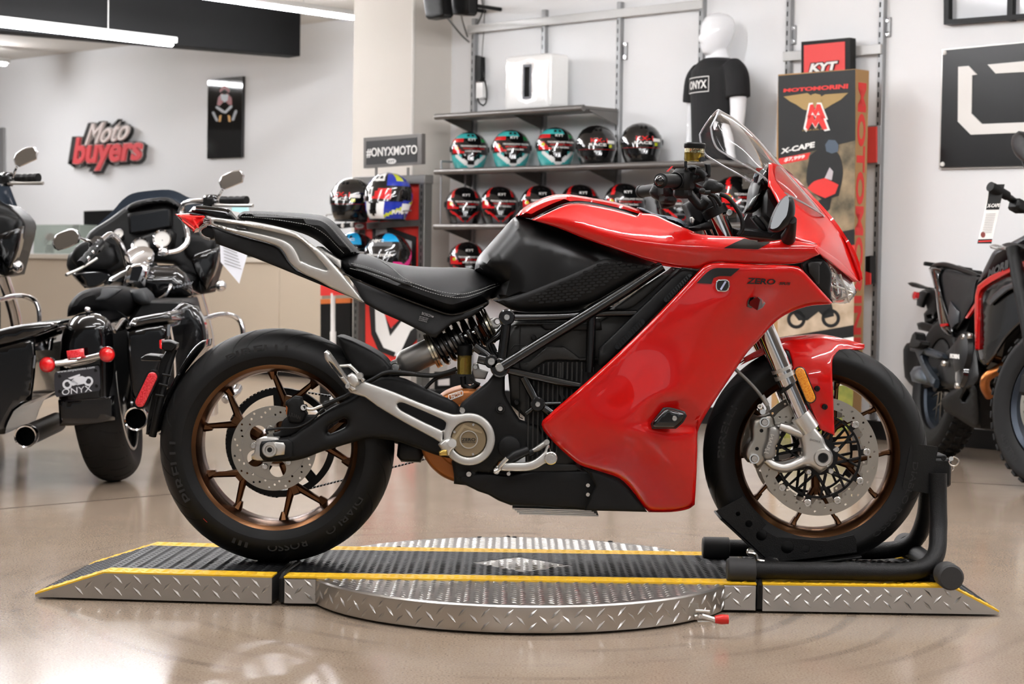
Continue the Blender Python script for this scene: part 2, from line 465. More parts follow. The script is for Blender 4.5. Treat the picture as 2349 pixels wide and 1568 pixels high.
# ------------------------------------------------------------------ the room
M['wall'] = mat('white_wall_paint', 'eff0f1', .75, bump=(60, .05))
M['wall2'] = mat('warm_white_column_paint', 'cbc6be', .75, bump=(60, .05))
M['ceil'] = mat('ceiling_paint', 'dedad4', .9)
M['beam'] = mat('black_beam_paint', '060607', .6, spec=.2)
M['blackw'] = mat('black_baseboard_vinyl', '131313', .4)
def floor_mat():
    m = mat('polished_concrete', 'a58d7a', .16, spec=.5); nt = m.node_tree; b = nt.nodes['Principled BSDF']; L = nt.links.new
    tc = nt.nodes.new('ShaderNodeTexCoord')
    def noise(sc, det, rough=.6, st=(1, 1, 1)):
        mp = nt.nodes.new('ShaderNodeMapping'); mp.inputs['Scale'].default_value = st; L(tc.outputs['Object'], mp.inputs['Vector'])
        n = nt.nodes.new('ShaderNodeTexNoise'); n.inputs['Scale'].default_value = sc; n.inputs['Detail'].default_value = det; n.inputs['Roughness'].default_value = rough
        L(mp.outputs[0], n.inputs['Vector']); return n.outputs['Fac']
    def ramp(fac, stops):
        r = nt.nodes.new('ShaderNodeValToRGB'); e = r.color_ramp.elements
        while len(e) < len(stops): e.new(.5)
        for k, (p, c) in enumerate(stops): e[k].position = p; e[k].color = lin(c)
        L(fac, r.inputs[0]); return r.outputs[0]
    def mix(a, c, f, mode='MIX'):
        x = nt.nodes.new('ShaderNodeMix'); x.data_type = 'RGBA'; x.blend_type = mode
        for s, v in ((x.inputs[6], a), (x.inputs[7], c), (x.inputs[0], f)):
            if hasattr(v, 'default_value'): L(v, s)
            else: s.default_value = v
        return x.outputs[2]
    base = ramp(noise(1.1, 8, .62), [(.3, '7c6c5c'), (.5, '8f7f6f'), (.7, 'a09284')])
    fine = ramp(noise(190, 3), [(.36, '5c4c3c'), (.46, '94826f'), (.62, 'a79888')])
    c = mix(base, fine, .45)
    # scuffs in rings round the turntable
    g = nt.nodes.new('ShaderNodeMapping'); g.inputs['Location'].default_value = (-.03, .02, 0); L(tc.outputs['Object'], g.inputs['Vector'])
    wv = nt.nodes.new('ShaderNodeTexWave'); wv.wave_type = 'RINGS'; wv.rings_direction = 'Z'; wv.inputs['Scale'].default_value = 2.3
    wv.inputs['Distortion'].default_value = 2.0; wv.inputs['Detail'].default_value = 2; wv.inputs['Detail Scale'].default_value = .6
    L(g.outputs[0], wv.inputs['Vector'])
    ring = ramp(wv.outputs['Fac'], [(.80, '000000'), (.97, 'ffffff')])
    ln = nt.nodes.new('ShaderNodeVectorMath'); ln.operation = 'LENGTH'; L(g.outputs[0], ln.inputs[0])
    near = ramp(ln.outputs['Value'], [(.0, '000000'), (.62, 'ffffff')]); near2 = nt.nodes.new('ShaderNodeMapRange')
    near2.inputs[1].default_value = 1.5; near2.inputs[2].default_value = 1.15; L(ln.outputs['Value'], near2.inputs[0])
    f = mix(ring, near2.outputs[0], 1.0, 'MULTIPLY'); f = mix(f, ramp(noise(1.7, 3), [(.42, '000000'), (.62, 'aaaaaa')]), 1.0, 'MULTIPLY')
    c = mix(c, lin('4a4038'), f)
    L(c, b.inputs['Base Color'])
    rr = nt.nodes.new('ShaderNodeMapRange'); rr.inputs[3].default_value = .1; rr.inputs[4].default_value = .22; L(noise(2.5, 4), rr.inputs[0]); L(rr.outputs[0], b.inputs['Roughness'])
    bp = nt.nodes.new('ShaderNodeBump'); bp.inputs['Strength'].default_value = .04; bp.inputs['Distance'].default_value = .004; L(noise(3, 2), bp.inputs['Height']); L(bp.outputs[0], b.inputs['Normal'])
    return m
M['floor'] = floor_mat()
M['joint'] = mat('dark_floor_joint', '3a332e', .7)
def quad(pts): return MB().add(pts, [tuple(range(len(pts)))])
CEIL = 2.78
fl = MB().add([(-15, -14, 0), (12, -14, 0), (12, 20, 0), (-15, 20, 0)], [(0, 1, 2, 3)])
def jointline(p0, p1):
    a, b = [CAM + ray(*p) * (-CAM.z / ray(*p).z) for p in (p0, p1)]
    d = (b - a).normalized(); s = Vector((-d.y, d.x, 0)) * .004; a = a - d * .6; b = b + d * .25
    return [(q + Vector((0, 0, .0006))) for q in (a - s, b - s, b + s, a + s)]
fl.add(jointline((10, 1166), (360, 1136)), [(0, 1, 2, 3)], 1); fl.add(jointline((2200, 1106), (2349, 1114)), [(0, 1, 2, 3)], 1)
build('floor', fl, ['floor', 'joint'], kind='structure', label='polished brown concrete showroom floor')
build('ceiling', MB().box((0, 1, CEIL + .05), (30, 40, .1)), 'ceil', kind='structure', label='off white showroom ceiling')
# right wall, with its return at the column
def wallbox(u0, u1, n0, n1, z0, z1, mb=None): 
    mb = mb or MB(); c = WR.p((u0 + u1) / 2, (z0 + z1) / 2, (n0 + n1) / 2)
    return mb.box(c, (u1 - u0, z1 - z0, n1 - n0), WR.U, WR.V)
uc = WR.uv(950, 300, .31)[0]
build('wall_right', wallbox(uc - .5, 5.0, -.12, 0, 0, CEIL), 'wall', kind='structure', label='white wall behind the helmet shelves')
build('wall_left', wallbox(-20, uc - .2, -1.64, -1.52, 0, CEIL), 'wall', kind='structure', label='white wall carrying the letter sign')
cu0 = WR.uv(809, 300, .31)[0]
M['conduit'] = mat('painted_conduit', 'cfccc6', .5)
build('trim_1', wallbox(cu0, uc, -.3, .31, 0, CEIL), 'wall2', kind='structure', label='warm white square column beside the helmet shelves')
cdt = WR.p(uc - .0, 0, .325)
build('trim_2', MB().cyl(cdt + Vector((0, 0, .9)), cdt + Vector((0, 0, CEIL)), .012), 'conduit', kind='structure', label='thin painted pipe on the column corner')
build('baseboard_right', wallbox(uc + .02, 5.0, 0, .018, 0, .095), 'blackw', kind='structure', label='black baseboard')
build('baseboard_left', wallbox(-20, uc - .6, -1.52, -1.50, 0, .095), 'blackw', kind='structure', label='black baseboard')
# roof beam and soffit at the left
def ceilpt(px, py, z): d = ray(px, py); return CAM + d * ((z - CAM.z) / d.z)
e1 = ceilpt(689, 129, 2.42); dB = Vector((1, 1, 0)).normalized(); sB = Vector((-1, 1, 0)).normalized()
dB = (e1 - ceilpt(0, 72, 2.42)); dB.z = 0; dB.normalize(); sB = Vector((-dB.y, dB.x, 0))
c = e1 - dB * 4.0 + sB * .09
build('trim_3', MB().box((c.x, c.y, (2.42 + CEIL) / 2), (8.0, .18, CEIL - 2.42), dB, sB, .004), 'beam', kind='structure', label='black boxed ceiling beam')
# linear lights
M['led'] = mat('led_diffuser', 'fcfcff', .5, emit=46.0)
M['fix'] = mat('white_light_housing', 'd8d8d6', .5)
def strip(label, end, d, L, group='linear ceiling lights'):
    """a hanging linear light: end point, direction back along the strip, length"""
    t = thing('ceiling_light', label, 'light', (end.x, end.y, end.z - .02), group=group)
    c = end + d * (L / 2); s = Vector((-d.y, d.x, 0))
    build('housing', MB().box(c + Vector((0, 0, .035)), (L + .06, .05, .04), d, s, .004), 'fix', t)
    build('diffuser', MB().box(c + Vector((0, 0, 0)), (L, .04, .022), d, s, .008), 'led', t)
    for q in (.12, .88): build('hanger', MB().cyl(end + d * (L * q) + Vector((0, 0, .05)), Vector((end.x + d.x * L * q, end.y + d.y * L * q, CEIL)), .003), 'fix', t)
ST = 2.62
def sdir(p0, p1, ST=ST):
    a, b = ceilpt(*p0, ST), ceilpt(*p1, ST); d = a - b; d.z = 0; return b, d.normalized()
b_, d_ = sdir((0, 57), (395, 103), 2.36); strip('long bright ceiling light below the black beam', b_, d_, 4.5)
b_, d_ = sdir((540, 4), (812, 42)); strip('long bright ceiling light above the black beam, ending at the column', b_, d_, 4.0)
b_ = ceilpt(14, 148, ST); strip('short end of a ceiling light above the letter sign', b_, d_, 3.0)
# the rest of the room's rows of the same lights (out of frame above and behind)
D45 = Vector((1, 1, 0)).normalized()
for a_, b2 in ((-2.6, -1.8), (-.6, -1.5), (1.4, -1.4), (3.2, -1.4), (-1.8, .4), (.4, .8), (-3.6, 2.2), (-1.2, 2.9), (-5.4, 4.4), (1.4, -5.4), (-1.6, -5.6)):
    strip('bright linear ceiling light overhead, above the motorcycles', Vector((a_, b2, ST)), D45, 2.4, 'ceiling lights above the showroom floor')
# window at the top right
fw = MB().plate([WR.uv(2167, -60, .04), WR.uv(2420, -60, .04), WR.uv(2420, 38, .04), WR.uv(2167, 57, .04)], .05, .05, holes=[[WR.uv(2178, -50, .04), WR.uv(2400, -50, .04), WR.uv(2400, 28, .04), WR.uv(2178, 45, .04)]], k=1, local=True, fr=WR, step=.2)
a_, b2 = WR.uv(2318, 0, .04)
fw.box(WR.p(a_, b2 + .05, .025), (.03, .3, .04), WR.U, WR.V)
M['pane'] = mat('grey_window_pane', 'b9bcbf', .12)
wf = build('window_1', fw, 'blackm', kind='structure', label='black framed interior window high on the right wall')
build('pane', MB().plate([WR.uv(2176, -52, .01), WR.uv(2402, -52, .01), WR.uv(2402, 30, .01), WR.uv(2176, 46, .01)], .012, .008, k=1, local=True, fr=WR, step=.2), 'pane', wf)

# ------------------------------------------------------------------ turntable platform
M['plate'] = mat('diamond_plate_aluminium', 'b4b2ae', .3, .95, bump=(25, .06))
M['mat'] = mat('black_rubber_mat', '0e0f10', .45, spec=.35)
M['yellow'] = mat('yellow_edge_rubber', 'd9ac1c', .5)
def lens(mb, c, a, U, V, L, W, H, mi=0):
    N = U.cross(V); d = U * math.cos(a) + V * math.sin(a); e = N.cross(d)
    mb.add([c - d * L / 2, c - e * W / 2, c + d * L / 2, c + e * W / 2, c + N * H - d * L * .18, c + N * H + d * L * .18],
           [(0, 3, 2, 1), (0, 1, 4), (1, 2, 5, 4), (2, 3, 5), (3, 0, 4, 5)], mi)
def checker(mb, O, U, V, lu, lv, pitch, L, W, H, ok=None, mi=0, a=PI / 4, off=(0, 0)):
    rowp = pitch * 1.24
    for i in range(int(lu / pitch) + 1):
        for j in range(-1, int(lv / rowp) + 1):
            u, v = (i + .5) * pitch + off[0], (j + .5 + (.5 if i % 2 else 0)) * rowp + off[1]
            if u > lu - L * .35 or v > lv - L * .36 or u < L * .3 or v < L * .36: continue
            c = O + U * u + V * v
            if ok and not ok(c): continue
            lens(mb, c, a if i % 2 else -a, U, V, L, W, H, mi)
ZT, YN, YF = .072, -.245, .285
X3 = Vector((1, 0, 0)); Y3 = Vector((0, 1, 0)); Z3 = Vector((0, 0, 1))
TC = Vector((.03, -.02, 0)); TR = .568
tt = thing('turntable', 'round diamond plate turntable with black mat and yellow edges under the red motorcycle', 'turntable', (TC.x, TC.y, .006))
deck = MB()
x0, x1 = -.572, .632
prof_r = [(.006, TR - .004), (.012, TR), (ZT - .004, TR), (ZT, TR - .004)]
deck.lathe(prof_r, TC, Z3, 128)
deck.box(((x0 + x1) / 2, (YN + YF) / 2, (.006 + ZT - .0008) / 2), (x1 - x0, YF - YN, ZT - .0068), bev=.002)
intrack = lambda c: YN - .004 < c.y < YF + .004
checker(deck, Vector((TC.x - TR, TC.y - TR, ZT)), X3, Y3, 2 * TR, 2 * TR, .0225, .024, .0075, .0022, lambda c: (c - TC).xy.length < TR - .014 and not intrack(c))
for i in range(64):                                    # rim wall
    aa = -PI + PI * i / 64
    for v in ((.021, .052) if i % 2 else (.0365,)):
        c = TC + Vector((math.cos(aa) * TR, math.sin(aa) * TR, v))
        if not intrack(c): lens(deck, c, PI / 4 if i % 2 else -PI / 4, Vector((-math.sin(aa), math.cos(aa), 0)), Z3, .033, .009, .0028)
for sx, u0, u1 in ((1, x0, TC.x - .49), (1, TC.x + .49, x1)):
    checker(deck, Vector((u0, YN, .01)), X3, Z3, u1 - u0, .064, .0255, .033, .009, .0028)
build('deck', deck, 'plate', tt)
def mat_strip(name, xa, xb, ya, yb, z, mname, parent, U=X3, O=None, hole=None, mi=0):
    mb = MB(); O = O or Vector((xa, ya, z)); V = Y3
    hl = [hole] if hole else []
    fr = Fr(O, U, V)
    W_, L_ = yb - ya, xb - xa
    mb.plate([(0, 0), (L_, 0), (L_, W_), (0, W_)], .004, .004, holes=hl, k=1, local=True, fr=fr, step=.15)
    ok = None
    if hole: ok = lambda c: not inside(hole, [(c.x - O.x, c.y - O.y)])[0]
    checker(mb, O + fr.N * .0038, U, V, L_, W_, .0205, .026, .0085, .0024, ok, off=(-.002, -.003))
    return build(name, mb, mname, parent)
YW = .068
def tracks(parent, xa, xb, ya=YN, yb=YF, **k):
    mat_strip('rubber_mat', xa, xb, ya + YW, yb - YW, ZT, 'mat', parent, **k)
    mat_strip('edge_stripe', xa, xb, ya, ya + YW, ZT, 'yellow', parent); mat_strip('edge_stripe', xa, xb, yb - YW, yb, ZT, 'yellow', parent)
gp = Fr((0, 0, ZT), (1, 0, 0), (0, 1, 0))
hole = [gp.uv(*p) for p in ((1082, 1293), (1190, 1279), (1313, 1300), (1200, 1315))]
hole = [(a - x0, b - (YN + YW)) for a, b in hole]
tracks(tt, x0, x1, hole=hole)
dm = MB(); hp = [gp.uv(*p) for p in ((1082, 1293), (1190, 1279), (1313, 1300), (1200, 1315))]
dm.plate(hp, .003, .003, k=1, local=True, fr=gp, step=.1)
xs = [p[0] for p in hp]; ys = [p[1] for p in hp]
checker(dm, Vector((min(xs), min(ys), ZT + .003)), X3, Y3, max(xs) - min(xs), max(ys) - min(ys), .0225, .024, .0075, .0022, lambda c: inside(hp, [(c.x, c.y)])[0] and distp(hp, [(c.x, c.y)])[0] > .01)
build('diamond_inlay', dm, 'plate', tt, label='bare aluminium diamond inlay')
bl = MB()
for q in ((1165, 1231), (1235, 1262), (1100, 1232), (1400, 1242), (915, 1255), (1180, 1232)): bl.bolt(gp.at(*q), Z3, .007, .003)
build('deck_bolts', bl, 'blackm', tt)
# toggle clamp with the red grip
cl = thing('toggle_clamp', 'small steel toggle clamp with red grip on the turntable rim', 'clamp', BK.at(1620, 1425, .52))
N_ = .56
m = MB(); m.box(BK.at(1605, 1413, N_), (.03, .035, .012), bev=.003); m.box(BK.at(1592, 1398, N_), (.02, .006, .03)); build('bracket', m, 'steel', cl)
m = MB(); m.tube([BK.at(1595, 1400, N_ + .02), BK.at(1628, 1402, N_ + .02)], .004); m.tube([BK.at(1600, 1425, N_ + .015), BK.at(1640, 1424, N_ + .015)], .005); m.bar(BK.at(1610, 1412, N_ + .02), BK.at(1645, 1423, N_ + .02), .012, .01); m.bolt(BK.at(1606, 1412, N_ + .02), (0, -1, 0), .006, .006); build('linkage', m, 'bolt', cl)
m = MB(); m.tube([BK.at(1640, 1420, N_ + .02), BK.at(1655, 1420, N_ + .02), BK.at(1671, 1420, N_ + .02)], [.009, .012, .011]); build('grip', m, mat('red_vinyl_grip', 'c82018', .3), cl, label='red vinyl grip')
def ramp(label, xa, xb, xt, left, dy=0):
    """xa..xb the flat part, xt the tip"""
    r = thing('ramp', label, 'ramp', ((xa + xb) / 2, .02, .004))
    body = MB()
    i0 = 0
    Yv = lambda x: 0
    if left: P = [(xt, .006), (xt, .012), (xa, ZT), (xb, ZT), (xb, .006)]
    else: P = [(xa, .006), (xa, ZT), (xb, ZT), (xt, .012), (xt, .006)]
    vs = [(x, YN, z) for x, z in P] + [(x, YF, z) for x, z in P]; n = 5
    body.add(vs, [(0, 1, 2, 3, 4), (9, 8, 7, 6, 5)] + [(i, i + n, (i + 1) % n + n, (i + 1) % n) for i in range(n)])
    lo = min(xt, xa); hi = max(xt, xb)
    def ok(c):
        if left and c.x < xa: return c.z < .012 + (c.x - xt) / (xa - xt) * (ZT - .012) - .014
        if not left and c.x > xb: return c.z < .012 + (xt - c.x) / (xt - xb) * (ZT - .012) - .014
        return True
    checker(body, Vector((lo, YN, .01)), X3, Z3, hi - lo, .064, .0255, .033, .009, .0028, ok)
    parts = [(body, 'deck', 'plate')]
    for nm, ya, yb, mt in (('rubber_mat', YN + YW, YF - YW, 'mat'), ('edge_stripe', YN, YN + YW, 'yellow'), ('edge_stripe', YF - YW, YF, 'yellow')):
        mb = MB()
        segs = [(Vector((xa, ya, ZT)), X3, xb - xa)]
        if left: d = Vector((xa - xt, 0, ZT - .012)); segs.append((Vector((xt, ya, .012)), d.normalized(), d.length))
        else: d = Vector((xt - xb, 0, .012 - ZT)); segs.append((Vector((xb, ya, ZT)), d.normalized(), d.length))
        for O, U, L_ in segs:
            fr = Fr(O, U, Y3)
            mb.plate([(0, 0), (L_, 0), (L_, yb - ya), (0, yb - ya)], .004, .004, k=1, local=True, fr=fr, step=.2)
            checker(mb, O + fr.N * .0038, U, Y3, L_, yb - ya, .0205, .026, .0085, .0024, off=(-.002, -.003))
        parts.append((mb, nm, mt))
    Rz = Matrix.Translation((xb if left else xa, 0, 0)) @ Matrix.Rotation(dy, 4, 'Z') @ Matrix.Translation((-(xb if left else xa), 0, 0))
    for mb, nm, mt in parts: mb.xf(Rz); build(nm, mb, mt, r)
ramp('sloping diamond plate ramp with yellow edges under the rear wheel of the red motorcycle', -1.02, -.584, -1.2, True, -.075)
ramp('sloping diamond plate ramp with yellow edges under the black wheel chock', .648, 1.13, 1.25, False, .0)
g = MB(); 
for x in (-.578, .640): g.box((x, YN + .27, .036), (.012, .5, .062), bev=.002)
for x in (-.578, .640): g.tube([(x, YN - .002, .012), (x, YN - .003, .07), (x + .004, YN + .03, .079), (x + .02, YN + .2, .0795)], .006, 8)
build('joint_seal', g, 'blackm', tt, label='black rubber joint seal')

# ------------------------------------------------------------------ wheel chock stand
M['wrinkle'] = mat('wrinkle_black_coating', '0c0c0c', .5, spec=.3, bump=(420, .5))
M['cap'] = mat('grey_rubber_foot', '2b2b2b', .7)
wc = thing('wheel_chock', 'black tubular wheel chock stand holding the front wheel of the red motorcycle', 'wheel chock', (.85, 0, ZT + .005))
zr = .104
def gz(pts, n): return [BK.at(*p, n) for p in Z('G', *pts)]
for s, nm in ((1, .205), (-1, -.175)):
    yy = -nm; q = [(.585, yy, zr), (.85, yy, zr), (1.045, yy * .92, zr + .002), (1.105, yy * .72, .135), (1.125, yy * .46, .20), (1.128, yy * .34, .27), (1.128, yy * .3, .345)]
    m = MB().tube(q, .0235, 16, 6); build('side_rail', m, 'wrinkle', wc)
    m = MB(); m.lathe([(0, .0), (0, .026), (.004, .03), (.072, .03), (.074, .0245)], (.56 if s > 0 else .535, yy, zr), (1, 0, 0), 24); build('foot_cap', m, 'cap', wc, label='grey rubber foot cap')
    m = MB(); m.lathe([(0, 0), (0, .028), (.006, .033), (.06, .033), (.06, .0245)], (1.115, -.30 if s > 0 else .28, .104 + .003), (0, 1 if s > 0 else -1, 0), 24); build('foot_cap', m, 'cap', wc, label='grey rubber foot cap')
build('cross_tube', MB().cyl((1.115, -.27, .105), (1.115, .26, .105), .0235), 'wrinkle', wc)
build('cross_tube', MB().cyl((.685, -.2, .108), (.685, .17, .108), .014), 'wrinkle', wc)
# upright head and front pad
m = MB(); m.box((1.135, 0, .345), (.062, .105, .075), bev=.006); m.box((1.11, 0, .385), (.09, .085, .012), bev=.003); build('post_head', m, 'wrinkle', wc)
m = MB().plate(Z('G', (1300, 725), (1312, 715), (1450, 735), (1452, 750), (1405, 990), (1390, 992), (1265, 970), (1255, 955)), .06, .006, k=1, step=20); m.plate(Z('G', (1300, 725), (1312, 715), (1450, 735), (1452, 750), (1405, 990), (1390, 992), (1265, 970), (1255, 955)), -.055, .006, k=1, step=20)
build('tyre_pad', m, 'wrinkle', wc)
m = MB(); m.tube([BK.at(*p, .075) for p in Z('G', (1525, 800), (1540, 790), (1562, 805), (1562, 825), (1545, 840), (1522, 835), (1512, 818))], .0022, 8, 5, True); m.cyl(BK.at(*Z('G', (1525, 800))[0], .05), BK.at(*Z('G', (1525, 800))[0], .085), .006); m.tube(gz([(1535, 840), (1538, 855), (1530, 868)], .075), .0012, 6); build('locking_pin', m, 'bolt', wc, label='steel ring pin')
build('pin_hole', MB().lathe([(0, 0), (.001, .005), (0, .007)], BK.at(*Z('G', (1483, 797))[0], .0535), (0, -1, 0), 16), 'groove', wc)
# cradle channel
ol = Z('G', (222, 1090), (372, 1008), (500, 1165), (480, 1190), (560, 1235), (840, 1255), (985, 1222), (1000, 1250), (1002, 1318), (560, 1372), (495, 1345))
h = [Z('G', *circ(*q)) for q in ((475, 1225, 30, 16), (618, 1290, 36, 16), (405, 1160, 20, 14), (720, 1300, 22, 14), (345, 1105, 13, 12), (798, 1303, 13, 12))]
m = MB().plate(ol, .085, .006, holes=h, k=1, step=14)
m.plate(ol, -.08, .006, holes=h, k=1, step=14)
c0 = [BK.at(*p, 0) for p in Z('G', (232, 1110), (495, 1352), (560, 1372), (1000, 1320))]
for a, b in zip(c0, c0[1:]): m.bar(a, b, .165, .006, up=(b - a).cross(Vector((0, 1, 0))))
build('cradle', m, 'wrinkle', wc)
m = MB()
for q in ((548, 1370), (415, 1318)): m.bolt(BK.at(*Z('G', q)[0], .098), (0, -1, 0), .011, .008)
m.tube(gz([(400, 1320), (440, 1330), (450, 1360), (490, 1370)], .11), .006, 8); build('cradle_bolts', m, 'bolt', wc)
# the rubber wedge lying under the right end
wd = thing('rubber_pad', 'flat black rubber pad lying on the ramp under the wheel chock', 'pad', BK.at(2085, 1322, .2))
m = MB().box((1.04, -.14, ZT + .012), (.1, .06, .012), Vector((1, .25, 0)), Vector((-.25, 1, 0)), .004); m.box((1.04, -.14, ZT + .0195), (.07, .035, .004), Vector((1, .25, 0)), Vector((-.25, 1, 0)), .002); build('pad', m, 'blackmm', wd)
build('wall_far', MB().box((-14.9, 3, CEIL / 2), (.1, 34, CEIL)), 'wall', kind='structure', label='white wall at the far left end of the showroom')
# ------------------------------------------------------------------ the red electric motorcycle (right side towards the viewer: n > 0)
XR, XF, ZA, ZFA = -.621, .812, .387, .386
bike = thing('motorcycle', 'red fully faired electric sport motorcycle on the turntable platform', 'motorcycle', (.1, 0, ZT + .005))
def P(name, mb, m, parent=None, label=None, **k): return build(name, mb, m, parent or bike, label, **k)
def at(k, pt, n): return BK.at(*Z(k, pt)[0], n)
NV = Vector((0, -1, 0))
def pl(ol, n, m=None, **k): return MB().plate(ol, n, **k)

# wheels ------------------------------------------------------------
def tyre_profile(R, hw, rim, n=14):
    """(h, r) ring: crown round, sidewalls, bead"""
    pts = []
    for i in range(n + 1):
        a = -1.32 + 2.64 * i / n
        pts.append((hw * math.sin(a) / math.sin(1.32), R - (hw * .62) * (1 - math.cos(a)) / (1 - math.cos(1.32)) * 1.0))
    side = [(hw * .985, R - hw * .78), (hw * .93, rim + (R - rim) * .25), (hw * .86, rim + .006), (hw * .78, rim - .003)]
    pts += side; pts = [(-h, r) for h, r in reversed(side)] + pts
    return pts
def surf(prof_, h):  # radius of the crown at h
    return np.interp(h, [p[0] for p in prof_[4:-4]], [p[1] for p in prof_[4:-4]])
def wheel(c, R, hw, rim, rimw, front):
    c = Vector(c)
    pr_ = tyre_profile(R, hw, rim)
    w_ = None
    t = MB().lathe(pr_, c, NV, 120, closed=True)
    # tread grooves, cut dark
    nG = 26 if not front else 24
    for i in range(nG):
        a0 = 2 * PI * i / nG
        for sgn in (-1, 1):
            rows = []
            L = .34 if i % 2 == 0 else .24
            for j in range(9):
                q = j / 8; h = sgn * hw * (.18 + .74 * q); a = a0 + L * q * (1 if not front else -1) + (.06 if sgn > 0 else 0)
                wd = .0042 * (1 - abs(q - .4) * .9) / R
                r = surf(pr_, h) + .0006
                rows.append([c + NV * h + Vector((math.cos(a + e), 0, math.sin(a + e))) * r for e in (-wd, wd)])
            t.sheet(rows, 1)
    # relief lettering on the near sidewall
    def arc(txt, am, span, r0, r1):
        def fn(u, v, z):
            a = am + span / 2 - span * u if True else 0
            r = r0 + (r1 - r0) * v; h = hw * .985 - (hw * .055) * max(0, (R - hw * .78 - r)) / .03
            return c + NV * (np.interp(r, [rim + .006, rim + (R - rim) * .25, R - hw * .78], [hw * .86, hw * .93, hw * .985]) + z) + Vector((math.cos(a), 0, math.sin(a))) * r
        t.textf(txt, fn, .0008, 2, .01)
    rm = rim + (R - rim) * .5
    if not front: 
        arc('PIRELLI', 1.75, .62, rm - .017, rm + .006); arc('DIABLO', -.75, .5, rm - .016, rm + .004); arc('ROSSO', -1.42, .4, rm - .016, rm + .004); arc('III', -1.9, .16, rm - .016, rm + .004); arc('PIRELLI', 3.4, .62, rm - .017, rm + .006)
    else: arc('PIRELLI', 2.9, .55, rm - .012, rm + .006); arc('DIABLO ROSSO', -.5, .9, rm - .01, rm + .004)
    return t, pr_
rear, rp = wheel((XR, 0, ZA), .312, .091, .222, .07, False)
rear.plate([(XR + .262 * math.cos(a), ZA + .262 * math.sin(a)) for a in [3.97 + .006 * i - .03 for i in range(10)]] + [(XR + .252 * math.cos(a), ZA + .252 * math.sin(a)) for a in [3.97 + .03 - .006 * i for i in range(10)]], .0885, .003, local=True, step=.006, mi=3, k=1)
tr = P('rear_tyre', rear, ['rubber', 'groove', 'sidetext', 'tail'])
front, fp = wheel((XF, 0, ZFA), .298, .062, .222, .05, True)
tf = P('front_tyre', front, ['rubber', 'groove', 'sidetext'])
def rim(c, rimw, depth, name):
    c = Vector(c); w = rimw
    p = [(w, .229), (w, .2245), (w - .006, .219), (w - .012, .2085), (w * .55, .200), (w * .2, .197), (-w * .2, .197), (-w * .55, .200), (-w + .012, .2085), (-w + .006, .219), (-w, .2245), (-w, .229),
         (-w + .008, .226), (-w * .5, .212), (w * .5, .212), (w - .008, .226)]
    return P(name, MB().lathe(p, c, NV, 128, closed=True), 'bronze')
rr = rim((XR, 0, ZA), .074, 0, 'rear_rim'); fr_ = rim((XF, 0, ZFA), .05, 0, 'front_rim')
def spokes(c, a0, r_f, r_out, hubr, parent, slim, n0, spread=.3, wid=.02):
    c = Vector(c)
    for i in range(5):
        a = a0 + 2 * PI * i / 5; m = MB()
        def pt(an, r, h): return c + NV * h + Vector((math.cos(an), 0, math.sin(an))) * r
        m.bar(pt(a, hubr * .7, n0 + .004), pt(a, r_f + .008, n0), wid * 1.35, .024, wid * 1.6, .026, up=NV)
        for s in (-1, 1):
            m.bar(pt(a + s * .03, r_f - .012, n0), pt(a + s * spread, r_out + .003, n0 - .004), wid, .026, wid * slim, .02, up=NV)
            m.bar(pt(a + s * spread * .97, r_out - .022, n0 - .004), pt(a + s * spread, r_out + .003, n0 - .004), wid * slim, .02, wid * slim * 2.4, .034, up=NV)
        P('spoke', m, 'bronze', parent)
    m = MB().lathe([(-.05, .012), (-.05, hubr * .8), (-.02, hubr), (.02, hubr), (.055, hubr * .8), (.055, .012)], c, NV, 40); P('hub', m, 'bronze', parent)
spokes((XR, 0, ZA), math.radians(77), .128, .199, .055, rr, .62, .012)
spokes((XF, 0, ZFA), math.radians(-16), .10, .199, .045, fr_, .5, .0, .314, .015)
# rear belt pulley on the far side, and the belt
m = MB(); m.lathe([(-.098, .148), (-.098, .13), (-.075, .13), (-.075, .148)], (XR, 0, ZA), NV, 96, closed=True)
for i in range(5):
    a = .4 + 2 * PI * i / 5; m.bar((XR + .03 * math.cos(a), .088, ZA + .03 * math.sin(a)), (XR + .135 * math.cos(a), .088, ZA + .135 * math.sin(a)), .026, .014, up=NV)
P('belt_pulley', m, 'blackm')
MC = BK.at(*Z('E', (1075, 930))[0], .0)
m = MB(); bw = .024
path = []
for a in np.linspace(PI * .52, PI * 1.48, 40): path.append((XR + .1505 * math.cos(a), ZA + .1505 * math.sin(a)))
for a in np.linspace(-PI * .5, PI * .5, 16): path.append((MC.x + .042 * math.cos(a), MC.z + .042 * math.sin(a)))
rows = [[Vector((x, .087 + bw / 2, z)), Vector((x, .087 - bw / 2, z))] for x, z in path + path[:1]]
m.sheet(rows)
pp = resamp(path, .0095)
ctr = np.mean(pp, 0)
for i in range(len(pp)):
    a, b = np.array(pp[i]), np.array(pp[(i + 1) % len(pp)]); t_ = (b - a) / max(np.linalg.norm(b - a), 1e-9); nn = np.array((-t_[1], t_[0]))
    q = a + nn * .002
    m.box((q[0], .087, q[1]), (.005, bw, .004), Vector((t_[0], 0, t_[1])), Vector((0, 1, 0)))
P('drive_belt', m, 'blackm')
